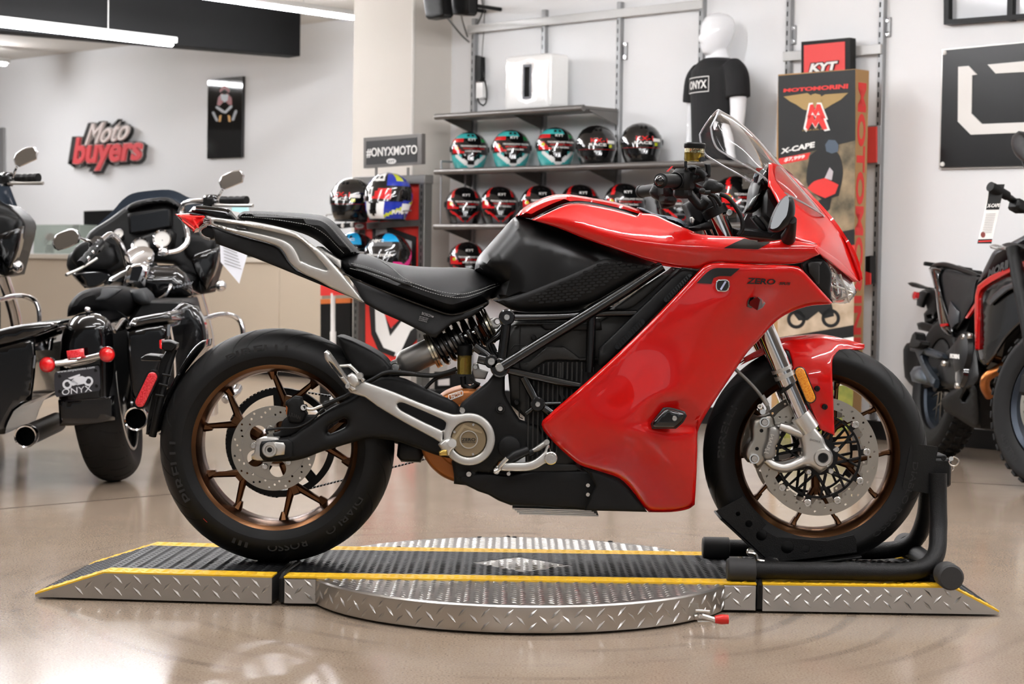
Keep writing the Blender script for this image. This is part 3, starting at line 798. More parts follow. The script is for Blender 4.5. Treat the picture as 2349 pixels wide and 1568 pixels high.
# brake discs -------------------------------------------------------
def disc(c, n, R, r_in, tabs, nh, cut, name, parent=None):
    fr = Fr(Vector(c) + NV * n, (1, 0, 0), (0, 0, 1))
    inner = []
    for i in range(tabs * 12):
        a = 2 * PI * i / (tabs * 12); ph = (i % 12) / 12
        inner.append(((r_in - (cut if .34 < ph < .67 else 0)) * math.cos(a), (r_in - (cut if .34 < ph < .67 else 0)) * math.sin(a)))
    holes = [inner]
    for i in range(nh):
        a = 2 * PI * i / nh
        for rr_ in ([.86, .93, .78] if nh > 20 else [.86])[i % 3:i % 3 + 1]:
            holes.append(circ(R * rr_ * math.cos(a), R * rr_ * math.sin(a), .0032, 10))
    m = MB().plate(circ(0, 0, R, 96), .0025, .005, holes=holes, local=True, fr=fr, k=1, step=.02)
    return P(name, m, 'steel', parent)
# rear disc: solid spider with round windows
fr = Fr(Vector((XR, -.082, ZA)), (1, 0, 0), (0, 0, 1))
hol = []
for i in range(45):
    a = 2 * PI * i / 45; rr_ = (.104, .096, .088)[i % 3]; hol.append(circ(rr_ * math.cos(a), rr_ * math.sin(a), .0031, 10))
for i in range(5):
    a = math.radians(60) + 2 * PI * i / 5 + .1
    hol.append(circ(.055 * math.cos(a), .055 * math.sin(a), .0225, 20))
hol.append(circ(0, 0, .022, 20))
rd = P('rear_brake_disc', MB().plate(circ(0, 0, .1115, 96), .0025, .005, holes=hol, local=True, fr=fr, k=1, step=.02), 'steel')
m = MB().lathe([(.0018, .0845), (.0035, .0845), (.0035, .083), (.0018, .083)], (XR, -.0822, ZA), NV, 64, closed=True); P('disc_band', m, 'alud', rd)
for i in range(5):
    a = math.radians(24) + 2 * PI * i / 5 + .1; m = MB().bolt(Vector((XR + .053 * math.cos(a), -.085, ZA + .053 * math.sin(a))), NV, .0085, .006); P('disc_bolt', m, 'bolt', rd)
for s, nm in ((1, 'front_brake_disc'), (-1, 'front_brake_disc')):
    d = disc((XF, 0, ZFA), .068 * s, .157, .128, 10, 66, .012, nm)
    fr = Fr(Vector((XF, -.064 * s, ZFA)), (1, 0, 0), (0, 0, 1))
    m = MB().lathe([(-.003, .112), (.003, .112), (.003, .106), (-.003, .106)], fr.O, NV, 60, closed=True)
    for i in range(10):
        a = .1 + 2 * PI * i / 10; b = a + .5; c2 = a - .35
        pt = lambda an, r: fr.O + Vector((math.cos(an), 0, math.sin(an))) * r
        m.bar(pt(a, .04), pt(b, .109), .009, .006, .007, .006, up=NV); m.bar(pt(a, .05), pt(c2, .109), .008, .006, .006, .006, up=NV)
        m.bar(pt(a, .105), pt(a, .126), .016, .005, up=NV)
    m.lathe([(-.004, .05), (.004, .05), (.004, .034), (-.004, .034)], fr.O, NV, 40, closed=True)
    P('disc_carrier', m, 'blackm', d)
    for i in range(10):
        a = .1 + 2 * PI * i / 10; P('disc_button', MB().bolt(pt(a, .127) + NV * .003 * s, NV * s, .0105, .004), 'bolt', d)
# swingarm ----------------------------------------------------------
sw = [(595, 1016), (603, 1005), (664, 1001), (694, 980), (755, 938), (809, 911), (828, 896), (852, 873), (880, 862), (920, 867), (958, 883), (1000, 902), (1044, 922), (1075, 960), (1068, 1010), (1040, 1052), (1010, 1046), (958, 1028), (907, 1011), (868, 1006), (838, 1007), (786, 1021), (734, 1037), (700, 1050), (668, 1057), (599, 1059), (592, 1048)]
hole = Z('F', (1048, 690), (1060, 668), (1150, 622), (1168, 632), (1166, 660), (1150, 682), (1062, 722), (1045, 712))
m = MB().plate(sw, [(600, 1030, .128), (700, 1010, .13), (850, 930, .125), (960, 960, .12), (1060, 980, .12), (800, 1010, .128)], .05, holes=[hole], rnd=13, rd=.018, step=11)
m.plate([(604, 1006), (664, 1001), (694, 980), (755, 938), (809, 911), (852, 880), (920, 872), (1044, 930), (1050, 1040), (958, 1028), (838, 1007), (734, 1037), (668, 1057), (599, 1059)], -.09, .045, rnd=13, rd=.015, step=16)
a0 = BK.at(960, 950, 0); m.box((a0.x, 0, a0.z), (.16, .2, .09), Vector((1, 0, -.45)), Y3, .02)
P('swingarm', m, 'blackmm')
m = MB().plate([(588, 1008), (604, 1002), (640, 1002), (640, 1052), (600, 1056), (590, 1056), (577, 1052), (577, 1042), (583, 1038)], .127, .03, k=1, rnd=3, rd=.004); P('axle_carrier', m, 'alu')
m = MB().plate([(600, 1012), (660, 1006), (672, 1014), (672, 1046), (664, 1053), (604, 1055), (596, 1045), (596, 1022)], .135, .02, k=3, rnd=5, rd=.005); P('axle_block', m, 'blackmm')
m = MB().plate([(624, 1013), (650, 1015), (654, 1022), (652, 1042), (626, 1046)], .142, .01, k=1, rnd=3, rd=.003)
ax = BK.at(619, 1031, .14); m.lathe([(-.02, .02), (.004, .02), (.008, .0175), (.008, .0125), (.004, .0105), (.004, .0065), (-.012, .0065), (-.012, 0)], ax, NV, 40)
P('rear_axle', m, 'alu'); P('axle_bore', MB().lathe([(0, 0), (.001, .0063), (-.01, .0063)], ax + NV * .0045, NV, 24), 'groove')
# rear caliper with hose
m = MB().plate(Z('F', (800, 520), (850, 492), (890, 500), (905, 560), (925, 600), (905, 640), (880, 655), (820, 650), (806, 610), (810, 560), (795, 540)), .118, .045, rnd=6, rd=.01, step=8)
m.plate(Z('F', (780, 640), (830, 600), (985, 605), (985, 640), (900, 690), (820, 730), (730, 742), (720, 715), (765, 700)), .105, .02, rnd=5, rd=.006, step=9)
m.box(at('F', (905, 560), .12), (.018, .03, .016), bev=.003)
rc = P('rear_caliper', m, 'blackmm'); m = MB().text('J.JUAN', [Z('F', p)[0] for p in ((812, 612), (884, 640), (888, 612), (816, 585))], .1185, .001); P('lettering', m, 'batt', rc)
m = MB().plate(Z('F', (800, 540), (815, 560), (812, 605), (800, 600)), .1, .006, k=1); m.plate(Z('F', (880, 640), (935, 618), (930, 640), (890, 665)), .1, .006, k=1); P('brake_pad', m, mat('copper_pad', 'c0682a', .5), rc, label='orange brake pad backing')
m = MB(); m.tube([at('F', p, .125) for p in ((915, 565), (960, 570), (1000, 555), (1030, 545))], .0045); m.cyl(at('F', (905, 560), .118), at('F', (905, 560), .135), .0075); P('banjo_fitting', m, 'alu', rc)
m = MB(); m.tube([at('F', p, .13) for p in ((1020, 550), (1100, 515), (1160, 490), (1230, 440), (1320, 390), (1400, 350), (1500, 350), (1580, 360))], .006); m.tube([at('F', p, .128) for p in ((690, 720), (680, 695), (760, 685), (860, 680), (930, 650), (990, 600), (1060, 540), (1160, 500))], .0032, 8)
P('rear_brake_hose', m, 'blackm')
# rear hugger (plate hanger) following the tyre at the back
def hugger(name, a0, a1, r0, w0, w1, n0=12):
    rows = []
    for i in range(n0 + 1):
        a = a0 + (a1 - a0) * i / n0; ww = w0 + (w1 - w0) * i / n0
        row = []
        for j in range(11):
            q = -1 + j / 5; r = r0 - .03 * q * q
            row.append(Vector((XR + r * math.cos(a), ww * q, ZA + r * math.sin(a))))
        rows.append(row)
    return rows
hg = [(475, 778), (462, 782), (440, 802), (410, 850), (385, 900), (352, 985), (340, 1000), (350, 1002), (372, 985), (395, 920), (420, 862), (450, 822), (474, 795)]
m = MB().plate(hg, [(470, 785, .02), (400, 870, .06), (345, 995, .045), (440, 810, .05)], .11, rnd=8, rd=.03, step=9)
P('plate_hanger', m, 'blackg')
m = MB()
for p, q in (((365, 880), (384, 885)), ((372, 858), (392, 862)), ((357, 905), (376, 908))): m.tube([BK.at(*p, .065), BK.at(*q, .065)], .003)
m.tube([BK.at(350, 1000, .03), BK.at(362, 940, .04), BK.at(392, 820, .02), BK.at(400, 800, .02)], .01, 10)
m.plate(Z('H', (700, 1020), (735, 955), (760, 965), (730, 1100), (690, 1190), (655, 1335), (640, 1330), (650, 1240)), .03, .05, rnd=4, rd=.01)
m.plate(Z('H', (618, 995), (640, 980), (700, 985), (712, 1000), (700, 1010), (620, 1008)), .03, .08, rnd=3, rd=.01)
P('hanger_arm', m, 'blackm')
m = MB().plate(Z('H', (702, 920), (745, 918), (778, 932), (776, 950), (755, 972), (720, 965), (703, 950)), .05, .05, rnd=5, rd=.02); P('plate_lamp', m, 'blackm')
m = MB().plate(Z('H', (699, 918), (709, 914), (710, 958), (700, 952)), .05, .045, k=1); P('indicator_lens', m, 'tail', label='red indicator lens')
cp = capsule((340, 905), (323, 925), 1)  # oblong red reflector
m = MB().plate(capsule(*[Z('H', p)[0] for p in ((668, 1080), (615, 1190))], 11.5), .075, .02, k=1, rnd=4, rd=.004, step=6); P('rear_reflector', m, 'redrefl', label='oblong red reflector')
m = MB().plate(capsule(*[Z('H', p)[0] for p in ((668, 1078), (615, 1192))], 15), .066, .02, k=1, step=8); P('reflector_frame', m, 'blackm')
# inner mudguard between tyre and shock
m = MB().plate(Z('E', (210, 262), (240, 265), (330, 300), (440, 355), (520, 410), (570, 470), (560, 530), (440, 540), (390, 540), (330, 490), (280, 420), (240, 340)), [(900, 700, .1), (780, 780, .06), (860, 860, .11)], .14, rnd=8, rd=.02, step=12); P('mudguard', m, 'blackmm')
# motor, housing, belt cover ---------------------------------------------
mc = BK.at(*Z('E', (1075, 930))[0], .1)
m = MB().lathe([(-.2, .116), (-.19, .124), (-.01, .124), (0, .117), (.002, .112), (.0, .085), (.006, .08), (.006, 0)], mc, NV, 80); mo = P('motor', m, 'copper')
m = MB().text('Z-FORCE', [Z('E', p)[0] for p in ((968, 662), (1035, 645), (1036, 634), (966, 650))], .107, .001); m.text('75-10', [Z('E', p)[0] for p in ((972, 680), (1042, 662), (1040, 648), (970, 664))], .107, .001)
m.tube([BK.at(*p, .105) for p in Z('E', (955, 655), (1040, 628), (1050, 632), (1050, 655), (970, 686), (958, 680))], .0012, 6, 3, True); P('motor_badge', m, 'white', mo, label='white raised motor lettering')
m = MB().plate(Z('E', (1130, 1175), (1370, 1195), (1330, 1225), (1160, 1275), (1120, 1262)), .12, .03, rnd=4, rd=.006); P('motor_tail', m, 'copper', mo)
hz = Z('E', (1040, 712), (1215, 570), (1262, 500), (1300, 450), (1335, 470), (1330, 650), (1375, 740), (1430, 825), (1560, 860), (1572, 895), (1640, 955), (1600, 1000), (1480, 1040), (1290, 1100), (1255, 1160), (1380, 1170), (1360, 1200), (1150, 1170), (1130, 1190), (1120, 1262), (990, 1246), (990, 1180), (975, 1100), (1040, 1020), (1050, 900), (1000, 800))
m = MB().plate(hz, [(1050, 950, .155), (1140, 880, .15), (1150, 840, .14), (1240, 1000, .15), (1090, 1100, .13)], .05, k=2, rnd=9, rd=.014, step=11); mh = P('motor_housing', m, 'blackmm')
m = MB(); m.lathe([(0, .03), (.012, .028), (.016, .02), (.016, 0)], at('E', (1360, 1000), .15), NV, 32); P('housing_boss', m, 'blackmm', mh)
for p, r in (((1300, 745), .012),): 
    m = MB().lathe([(0, .013), (.006, .012), (.006, .008), (.002, .008)], at('E', p, .152), NV, 24); P('housing_boss', m, 'blackmm', mh)
for p, r, n in (((1047, 758), .0085, .165), ((1300, 745), .007, .156), ((1090, 1180), .008, .145), ((1355, 1178), .006, .15)): P('bolt', MB().bolt(at('E', p, n), NV, r, .006), 'bolt', mh)
m = MB().plate(Z('E', (1000, 1155), (1120, 1150), (1140, 1180), (1125, 1215), (1010, 1210)), .135, .02, rnd=5, rd=.006); P('motor_mount', m, 'blackmm', mh)
P('lower_link', MB().plate(Z('E', (620, 960), (760, 960), (790, 1050), (770, 1105), (640, 1100), (610, 1060)), .05, .12, rnd=8, rd=.02), 'blackm')
# silver passenger-peg bracket + ring around the pivot ------------------------------------
ec = (1090, 950); Rr = 174
ring_arc = [(ec[0] + Rr * math.cos(math.radians(a)), ec[1] + Rr * math.sin(math.radians(a))) for a in range(-105, 196, 6)]
ol = Z('E', (300, 640), (280, 600), (350, 570), (385, 565), (405, 570), (600, 640), (700, 682), (860, 745), (970, 782), (1000, 785), *ring_arc, (925, 1000), (915, 985), (860, 945), (700, 860), (480, 730), (395, 668))
inner = Z('E', *circ(ec[0], ec[1], 121, 48))
slot = Z('E', (612, 716), (628, 704), (660, 708), (900, 812), (935, 835), (938, 855), (928, 885), (908, 892), (660, 770), (622, 742))
m = MB().plate(ol, [(820, 880, .172), (900, 920, .172), (1000, 960, .185), (1075, 1010, .192), (1130, 1000, .192), (1075, 1065, .19)], .016, holes=[inner, slot], k=2, rnd=6, rd=.006, step=10, ang=50); pb = P('peg_bracket', m, 'silver', label='long silver arm with ring around the pivot cover')
cc = at('E', ec, .18); m = MB().lathe([(-.02, .0455), (.0, .0455), (.003, .043), (.003, .023), (.0055, .0225), (.0055, .0205), (.0025, .0195), (.0015, 0)], cc, NV, 64); pc = P('pivot_cover', m, 'bronzecap', label='smoked bronze round cover')
m = MB().text('ZERO', [Z('E', p)[0] for p in ((1042, 962), (1134, 962), (1134, 941), (1042, 941))], .1825, .001); m.text('MOTORCYCLES', [Z('E', p)[0] for p in ((1044, 973), (1132, 973), (1132, 966), (1044, 966))], .1825, .0006); P('lettering', m, 'blackp', pc)
m = MB().lathe([(.003, .0232), (.0062, .0232), (.0062, .0212), (.003, .0212)], cc, NV, 48, closed=True); P('cover_ring', m, 'alu', pc)
for p in ((995, 900), (1120, 852), (1118, 1048)): P('cover_screw', MB().bolt(at('E', p, .183), NV, .0038, .003), 'bolt', pc)
m = MB().plate(Z('E', (960, 985), (1045, 860), (1055, 850), (1180, 900), (1176, 912), (1060, 872), (975, 995)), .184, .002, k=1); P('cover_line', m, mat('bronze_line', 'a08e70', .35, .4), pc)
# rider peg stub below (folded) and passenger peg above
m = MB().plate(Z('E', (885, 985), (930, 950), (965, 945), (1005, 960), (1010, 1000), (975, 1030), (962, 1062), (900, 1055), (905, 1015)), .22, .045, rnd=6, rd=.012, step=7); m.cyl(at('E', (980, 975), .2), at('E', (980, 975), .228), .011); rp_ = P('rider_footpeg', m, 'alu')
P('peg_end', MB().plate(Z('E', (890, 1035), (920, 1018), (945, 1022), (950, 1058), (895, 1060)), .235, .03, rnd=4, rd=.006), mat('brass_peg_end', 'b79a52', .35, .8), rp_, label='brass coloured peg end')
m = MB().plate(Z('E', (125, 372), (142, 358), (160, 370), (285, 545), (330, 598), (345, 625), (310, 632), (270, 590), (200, 500), (135, 420)), .2, .03, rnd=5, rd=.008, step=7, holes=[Z('E', (165, 440), (180, 450), (245, 530), (235, 535), (190, 485))]); pp_ = P('passenger_footpeg', m, 'alu')
m = MB()
for i in range(14):
    q = i / 13; m.box(at('E', (168 + 110 * q, 388 + 152 * q), .19), (.006, .028, .004), Vector((.55, 0, -.83)), Y3)
P('peg_grip', m, 'alud', pp_)
m = MB().plate(Z('E', (222, 455), (300, 448), (345, 490), (400, 555), (380, 570), (330, 505), (290, 470), (230, 472)), .185, .016, rnd=3, rd=.004); m.plate(Z('E', (275, 530), (310, 505), (345, 530), (365, 575), (330, 610), (295, 590)), .205, .03, rnd=6, rd=.01); m.bolt(at('E', (365, 528), .19), NV, .009, .01); m.bolt(at('E', (285, 595), .2), NV, .007, .008); P('peg_hinge', m, 'alu', pp_)
# rear brake pedal
m = MB().plate(Z('E', (1270, 1130), (1330, 1110), (1460, 1105), (1520, 1090), (1590, 1035), (1605, 1000), (1625, 985), (1640, 1035), (1680, 1070), (1665, 1110), (1615, 1105), (1540, 1145), (1480, 1160), (1330, 1160), (1270, 1155)), .225, .016, rnd=4, rd=.006, step=8, holes=[Z('E', (1615, 1025), (1628, 1000), (1632, 1040), (1618, 1048))]); bp_ = P('brake_pedal', m, 'alu')
m = MB(); m.lathe([(-.03, .0165), (.004, .0165), (.006, .0145), (.006, .009), (.009, .0085), (.009, .0045), (.004, .004), (.004, 0)], at('E', (1636, 1075), .23), NV, 32); m.bolt(at('E', (1275, 1160), .23), NV, .009, .009); m.tube([at('E', p, .235) for p in ((1262, 1165), (1290, 1150), (1300, 1125), (1345, 1075))], .006); P('pedal_pivot', m, 'bolt', bp_)
m = MB(); m.tube([at('E', p, .2) for p in ((1320, 1120), (1400, 1060), (1490, 1020))], [.011, .014, .011]); m.tube([at('E', p, .2) for p in ((1490, 1045), (1520, 1030))], .009); P('brake_cylinder', m, 'blackm'); m = MB(); m.tube([at('E', p, .2) for p in ((1510, 1030), (1560, 1005), (1610, 970))], [.005, .008, .008]); m.cyl(at('E', (1610, 968), .19), at('E', (1610, 968), .215), .007); P('brake_pushrod', m, 'alud')
# frame tubes ---------------------------------------------------------------------
def ft(name, pts, r, n, key='D', k=4, far=True, mt='frame'):
    m = MB().tube([at(key, p, n) for p in pts], r, 14, k)
    if far: m.far = MB().tube([Vector((v.x, -v.y, v.z)) for v in [at(key, p, n) for p in pts]], r, 10, k)
    P(name, m, mt)
ft('frame_tube', [(85, 605), (300, 472), (600, 290), (800, 165), (1010, 25)], .0145, .175, k=1)
ft('frame_tube', [(110, 322), (200, 322), (450, 318), (640, 300), (860, 300)], .0095, .165)
ft('frame_tube', [(598, 318), (594, 480), (590, 640)], .0125, .16, k=1)
ft('frame_tube', [(108, 322), (95, 450), (72, 610)], .013, .165, k=1)
ft('frame_tube', [(70, 615), (250, 660), (530, 722)], .011, .165, k=1)
ft('frame_tube', [(205, 668), (285, 820), (370, 880)], .012, .163, k=1)
ft('frame_tube', [(-60, 560), (0, 575), (60, 590)], .013, .165)
ft('frame_tube', [(70, 610), (-20, 530), (-80, 490)], .012, .15, k=1)
ft('frame_tube', [(30, 545), (0, 470), (60, 430), (90, 390)], .010, .1, k=1)
ft('frame_tube', [(320, 825), (420, 822)], .006, .16, k=1); ft('frame_tube', [(285, 828), (220, 880)], .006, .16, k=1)
m = MB(); 
for p, r in (((108, 322), .021), ((68, 613), .025), ((18, 578), .018), ((287, 826), .019)): m.lathe([(-.02, r), (.004, r), (.007, r * .85), (.007, 0)], at('D', p, .172), NV, 28)
P('frame_lug', m, 'frame')
for p, r in (((108, 322), .0085), ((68, 613), .0125), ((18, 578), .0105), ((287, 826), .0075)): P('frame_bolt', MB().bolt(at('D', p, .179), NV, r, .007), 'bolt')
# shock absorber -----------------------------------------------------------------
s0, s1 = at('E', (603, 470), .02), at('E', (1280, 165), .02)
du = (s1 - s0).normalized(); L = (s1 - s0).length
m = MB().lathe([(.02 * L, .018), (.06 * L, .03), (.1 * L, .035), (.34 * L, .036), (.36 * L, .03), (.66 * L, .03), (.66 * L, 0)], s0, du, 36); m.lathe([(-.02, 0), (-.02, .02), (.02, .02), (.02, 0)], s0, NV, 28); sh = P('shock_absorber', m, 'alud')
P('shock_rod', MB().lathe([(.62 * L, 0), (.62 * L, .012), (.9 * L, .012), (.9 * L, 0)], s0, du, 24), 'chrome', sh)
P('shock_bumper', MB().lathe([(.83 * L, 0), (.83 * L, .021), (.86 * L, .026), (.9 * L, .026), (.9 * L, 0)], s0, du, 28), mat('brown_bump_stop', '7a3c1c', .5), sh)
m = MB().lathe([(.345 * L, .03), (.345 * L, .049), (.365 * L, .049), (.365 * L, .045), (.372 * L, .049), (.392 * L, .049), (.395 * L, .03)], s0, du, 48); m.lathe([(.895 * L, .02), (.9 * L, .047), (.92 * L, .047), (.925 * L, .03), (.93 * L, .047), (.945 * L, .045), (.95 * L, .018)], s0, du, 40); P('spring_collar', m, mat('plated_collar', 'c9c3b0', .25, .95), sh)
u_ = du.orthogonal().normalized(); w_ = du.cross(u_); pts = []
for i in range(161):
    q = i / 160; a = 2 * PI * 6.6 * q; pts.append(s0 + du * L * (.40 + .5 * q) + (u_ * math.cos(a) + w_ * math.sin(a)) * (.0455 - .003 * q))
P('shock_spring', MB().tube(pts, .0075, 10, 1), 'blackg', sh)
m = MB().plate(Z('E', (1225, 150), (1265, 140), (1300, 150), (1308, 180), (1285, 215), (1240, 215)), .04, .04, rnd=3, rd=.004, holes=[Z('E', *circ(1280, 167, 17, 16))]); P('shock_eye', m, 'alu', sh)
P('shock_bolt', MB().bolt(s0 + NV * .022, NV, .013, .007), 'bolt', sh); P('shock_clevis', MB().plate(Z('E', (560, 480), (575, 450), (605, 440), (640, 455), (645, 500), (620, 540), (570, 520)), .04, .08, rnd=4, rd=.006), 'blackmm', sh)
# small reservoir and hoses behind the shock
m = MB().lathe([(0, .0), (0, .019), (.05, .019), (.05, 0)], at('E', (1060, 515), .06), Z3, 24); rv = P('rear_fluid_reservoir', m, 'oil'); P('reservoir_cap', MB().lathe([(.05, 0), (.05, .021), (.075, .021), (.078, .018), (.078, 0)], at('E', (1060, 515), .06), Z3, 24), 'blackm', rv)
m = MB(); m.tube([at('E', p, .1) for p in ((430, 560), (560, 520), (700, 515), (850, 525), (960, 500), (1010, 480))], .006); m.tube([at('E', p, .09) for p in ((800, 610), (850, 560), (900, 530), (1000, 500))], .005); m.tube([at('E', p, .07) for p in ((1050, 530), (1055, 590), (1100, 610), (1150, 580))], .008); m.tube([at('E', p, .11) for p in ((1100, 540), (1130, 570), (1165, 585))], .004); P('cable_loom', m, 'blackm')
m = MB().plate(Z('E', (1120, 445), (1150, 440), (1160, 480), (1220, 500), (1200, 550), (1130, 545), (1115, 500)), .09, .01, rnd=3, rd=.003); P('hose_bracket', m, 'alud'); P('bracket_bolt', MB().bolt(at('E', (1133, 468), .092), NV, .007, .006), 'bolt')
# battery and controller block -----------------------------------------------------
bt = Z('D', (100, 470), (130, 380), (180, 350), (640, 350), (1100, 40), (1180, 60), (900, 700), (520, 1140), (500, 1200), (230, 1205), (210, 900), (130, 830))
m = MB().plate(bt, .125, .25, k=1, rnd=8, rd=.012, step=22); ba = P('battery_case', m, 'batt')
m = MB().plate(Z('D', (130, 372), (185, 350), (560, 350), (600, 330), (650, 330), (660, 395), (590, 400), (330, 395), (300, 372), (190, 372)), .133, .01, k=1, rnd=5, rd=.006); P('case_lid', m, 'battd', ba)
m = MB().plate(Z('D', (185, 590), (235, 580), (340, 490), (440, 490), (530, 555), (650, 555), (650, 580), (530, 578), (410, 570), (330, 575), (240, 640), (190, 650)), .145, .02, k=1, rnd=5, rd=.006); P('case_shoulder', m, 'batt', ba)
P('case_recess', MB().plate(Z('D', (240, 650), (335, 580), (580, 575), (580, 700), (420, 840), (380, 1170), (215, 1170), (212, 680)), .131, .006, k=1), 'battd', ba)
for i, x in enumerate(range(232, 570, 28)):
    if i < 12:
        top = 650 - max(0, min(70, (x - 232) * .7)); top = max(top, 578); bot = 1165 - max(0, (x - 380)) * 2.6
        P('cooling_fin', MB().box((at('D', (x, top), .14) + at('D', (x, bot), .14)) / 2, (.0042, .022, (at('D', (x, top), .14) - at('D', (x, bot), .14)).length)), 'batt', ba)
m = MB().plate(Z('D', (412, 585), (425, 585), (428, 760), (445, 790), (430, 800), (412, 768)), .15, .02, k=1); P('case_rib', m, 'batt', ba)
for p in ((264, 440), (165, 817)): P('case_screw', MB().lathe([(-.01, .007), (.004, .007), (.006, .005), (.006, 0)], at('D', p, .135), NV, 16), 'blackm', ba)
m = MB().tube([at('D', p, .128) for p in ((185, 372), (182, 480), (180, 560), (180, 900), (200, 910))], .0015, 6, 1); m.tube([at('D', p, .128) for p in ((130, 510), (150, 485), (190, 482), (330, 485))], .0015, 6, 1); P('case_seam', m, 'battd', ba)
m = MB().plate(Z('D', (735, 265), (790, 225), (1000, 80), (1060, 70), (1020, 110), (870, 240), (800, 278), (740, 280)), .15, .01, rnd=5, rd=.006, step=9); P('upper_cover', m, 'batt', ba)
m = MB().plate(Z('D', (130, 1205), (300, 1165), (500, 1175), (545, 1215), (300, 1222), (150, 1220)), .13, .24, k=1, rnd=4, rd=.006); P('case_foot', m, 'batt', ba)
m = MB().plate(Z('D', (0, 1225), (100, 1240), (260, 1212), (545, 1212), (640, 1225), (750, 1270), (830, 1345), (920, 1450), (560, 1440), (320, 1420), (130, 1412), (60, 1385), (0, 1350), (-60, 1330), (-200, 1260), (-190, 1230)), .135, .27, k=1, rnd=7, rd=.014, step=14); bp = P('belly_pan', m, 'blackmm')
P('belly_wing', MB().plate(Z('D', (545, 1195), (640, 1222), (755, 1270), (835, 1345), (922, 1450), (558, 1441), (625, 1300), (580, 1225)), .175, .02, k=1, rnd=6, rd=.008, step=14, mirror=True), 'blackmm', bp)
for p in ((578, 1295), (578, 1349)): P('belly_screw', MB().bolt(at('D', p, .138), NV, .0062, .004), 'bolt', bp)
m = MB(); c1, c2 = at('D', (140, 1420), .1), at('D', (600, 1448), .1)
for i in range(4): m.box(((c1.x + c2.x) / 2 + .006 * i, .0, c1.z - .006 - .0045 * i), ((c2.x - c1.x), .2, .0035), Vector((1, 0, -.012)))
P('skid_rail', m, 'alu', label='pale aluminium skid rails')
# black tank sides, knee pads ------------------------------------------------------
tk = Z('C', (365, 276), (490, 296), (700, 362), (900, 440), (1100, 512), (1300, 582), (1560, 668), (1480, 710), (990, 985), (880, 1045), (600, 1058), (390, 1052), (230, 985), (150, 940), (240, 830), (30, 712), (38, 660), (62, 600), (150, 500), (240, 400), (320, 310))
m = MB().plate(tk, 0., inflate=[(1100, 600, .13), (1180, 540, .12), (1300, 600, .17), (1200, 690, .15), (1400, 640, .165), (1500, 620, .15), (1320, 560, .16), (1200, 520, .1)], rnd=52, step=13, k=4, ang=50); P('tank_body', m, 'tank')
m = MB().plate(Z('C', (365, 276), (470, 296), (380, 420), (250, 520), (150, 565), (62, 602), (150, 500), (240, 400)), 0, inflate=.085, rnd=40, step=10, k=3); P('tank_rear_panel', m, 'blackm')
kp = Z('C', (180, 955), (300, 935), (500, 868), (800, 742), (960, 672), (1090, 620), (1200, 632), (1490, 680), (1440, 720), (1200, 860), (985, 980), (880, 1000), (600, 1030), (380, 1045), (240, 985))
kn = [(1140, 685, .155), (1250, 660, .17), (1380, 600, .18), (1480, 615, .172), (1340, 690, .165), (1200, 705, .15)]
m = MB().plate(kp, kn, .03, rnd=16, rd=.02, step=11, k=3, mirror=True); kd = P('knee_pad', m, 'blackmm')
m = MB(); fz = tps(kn); zone = Z('C', (430, 975), (500, 915), (700, 830), (900, 740), (1040, 660), (1140, 634), (1300, 660), (1420, 680), (1250, 740), (1000, 880), (800, 970), (620, 980))
for j in range(17):
    for i in range(34):
        x = 1195 + i * 15.6 + (7.8 if j % 2 else 0); y = 590 + j * 6.6 - (x - 1200) * .10 + 28
        if not inside(zone, [(x, y)])[0]: continue
        n_ = float(fz([(x, y)])[0]) + .0005
        m.plate([(x - 6.4, y + .6), (x - 4.6, y - 2.2), (x + 4.6, y - 3.2), (x + 6.4, y - .6), (x + 5.0, y + 2.2), (x - 5, y + 3.0)], n_ + .0022, .004, k=1, step=20, rnd=1.2, rd=.0012)
P('pad_texture', m, 'blackmm', kd)
# air duct / dark strip behind the lower fairing
m = MB().plate(Z('C', (1050, 1350), (1090, 1310), (1730, 688), (1880, 705), (1830, 770), (1500, 1090), (1080, 1510), (1040, 1480)), .185, .03, k=1, rnd=6, rd=.008, step=12, mirror=True); dk = P('side_duct', m, 'blackm')
for q0, q1 in (((1600, 950), (1790, 765)), ((1200, 1335), (1400, 1135))):
    (x0_, y0_), (x1_, y1_) = Z('C', q0, q1); m = MB().plate(capsule((x0_, y0_), (x1_, y1_), 6.5), .194, .012, k=1, step=6)
    P('duct_vent', m, 'blackg', dk)
    m = MB()
    for i in range(11):
        q = (i + .5) / 11; x, y = x0_ + (x1_ - x0_) * q, y0_ + (y1_ - y0_) * q; a = BK.at(x, y, .196); m.box(a, (.0035, .006, .014), Vector((1, 0, .7)), Y3)
    P('vent_ribs', m, 'blackm', dk)
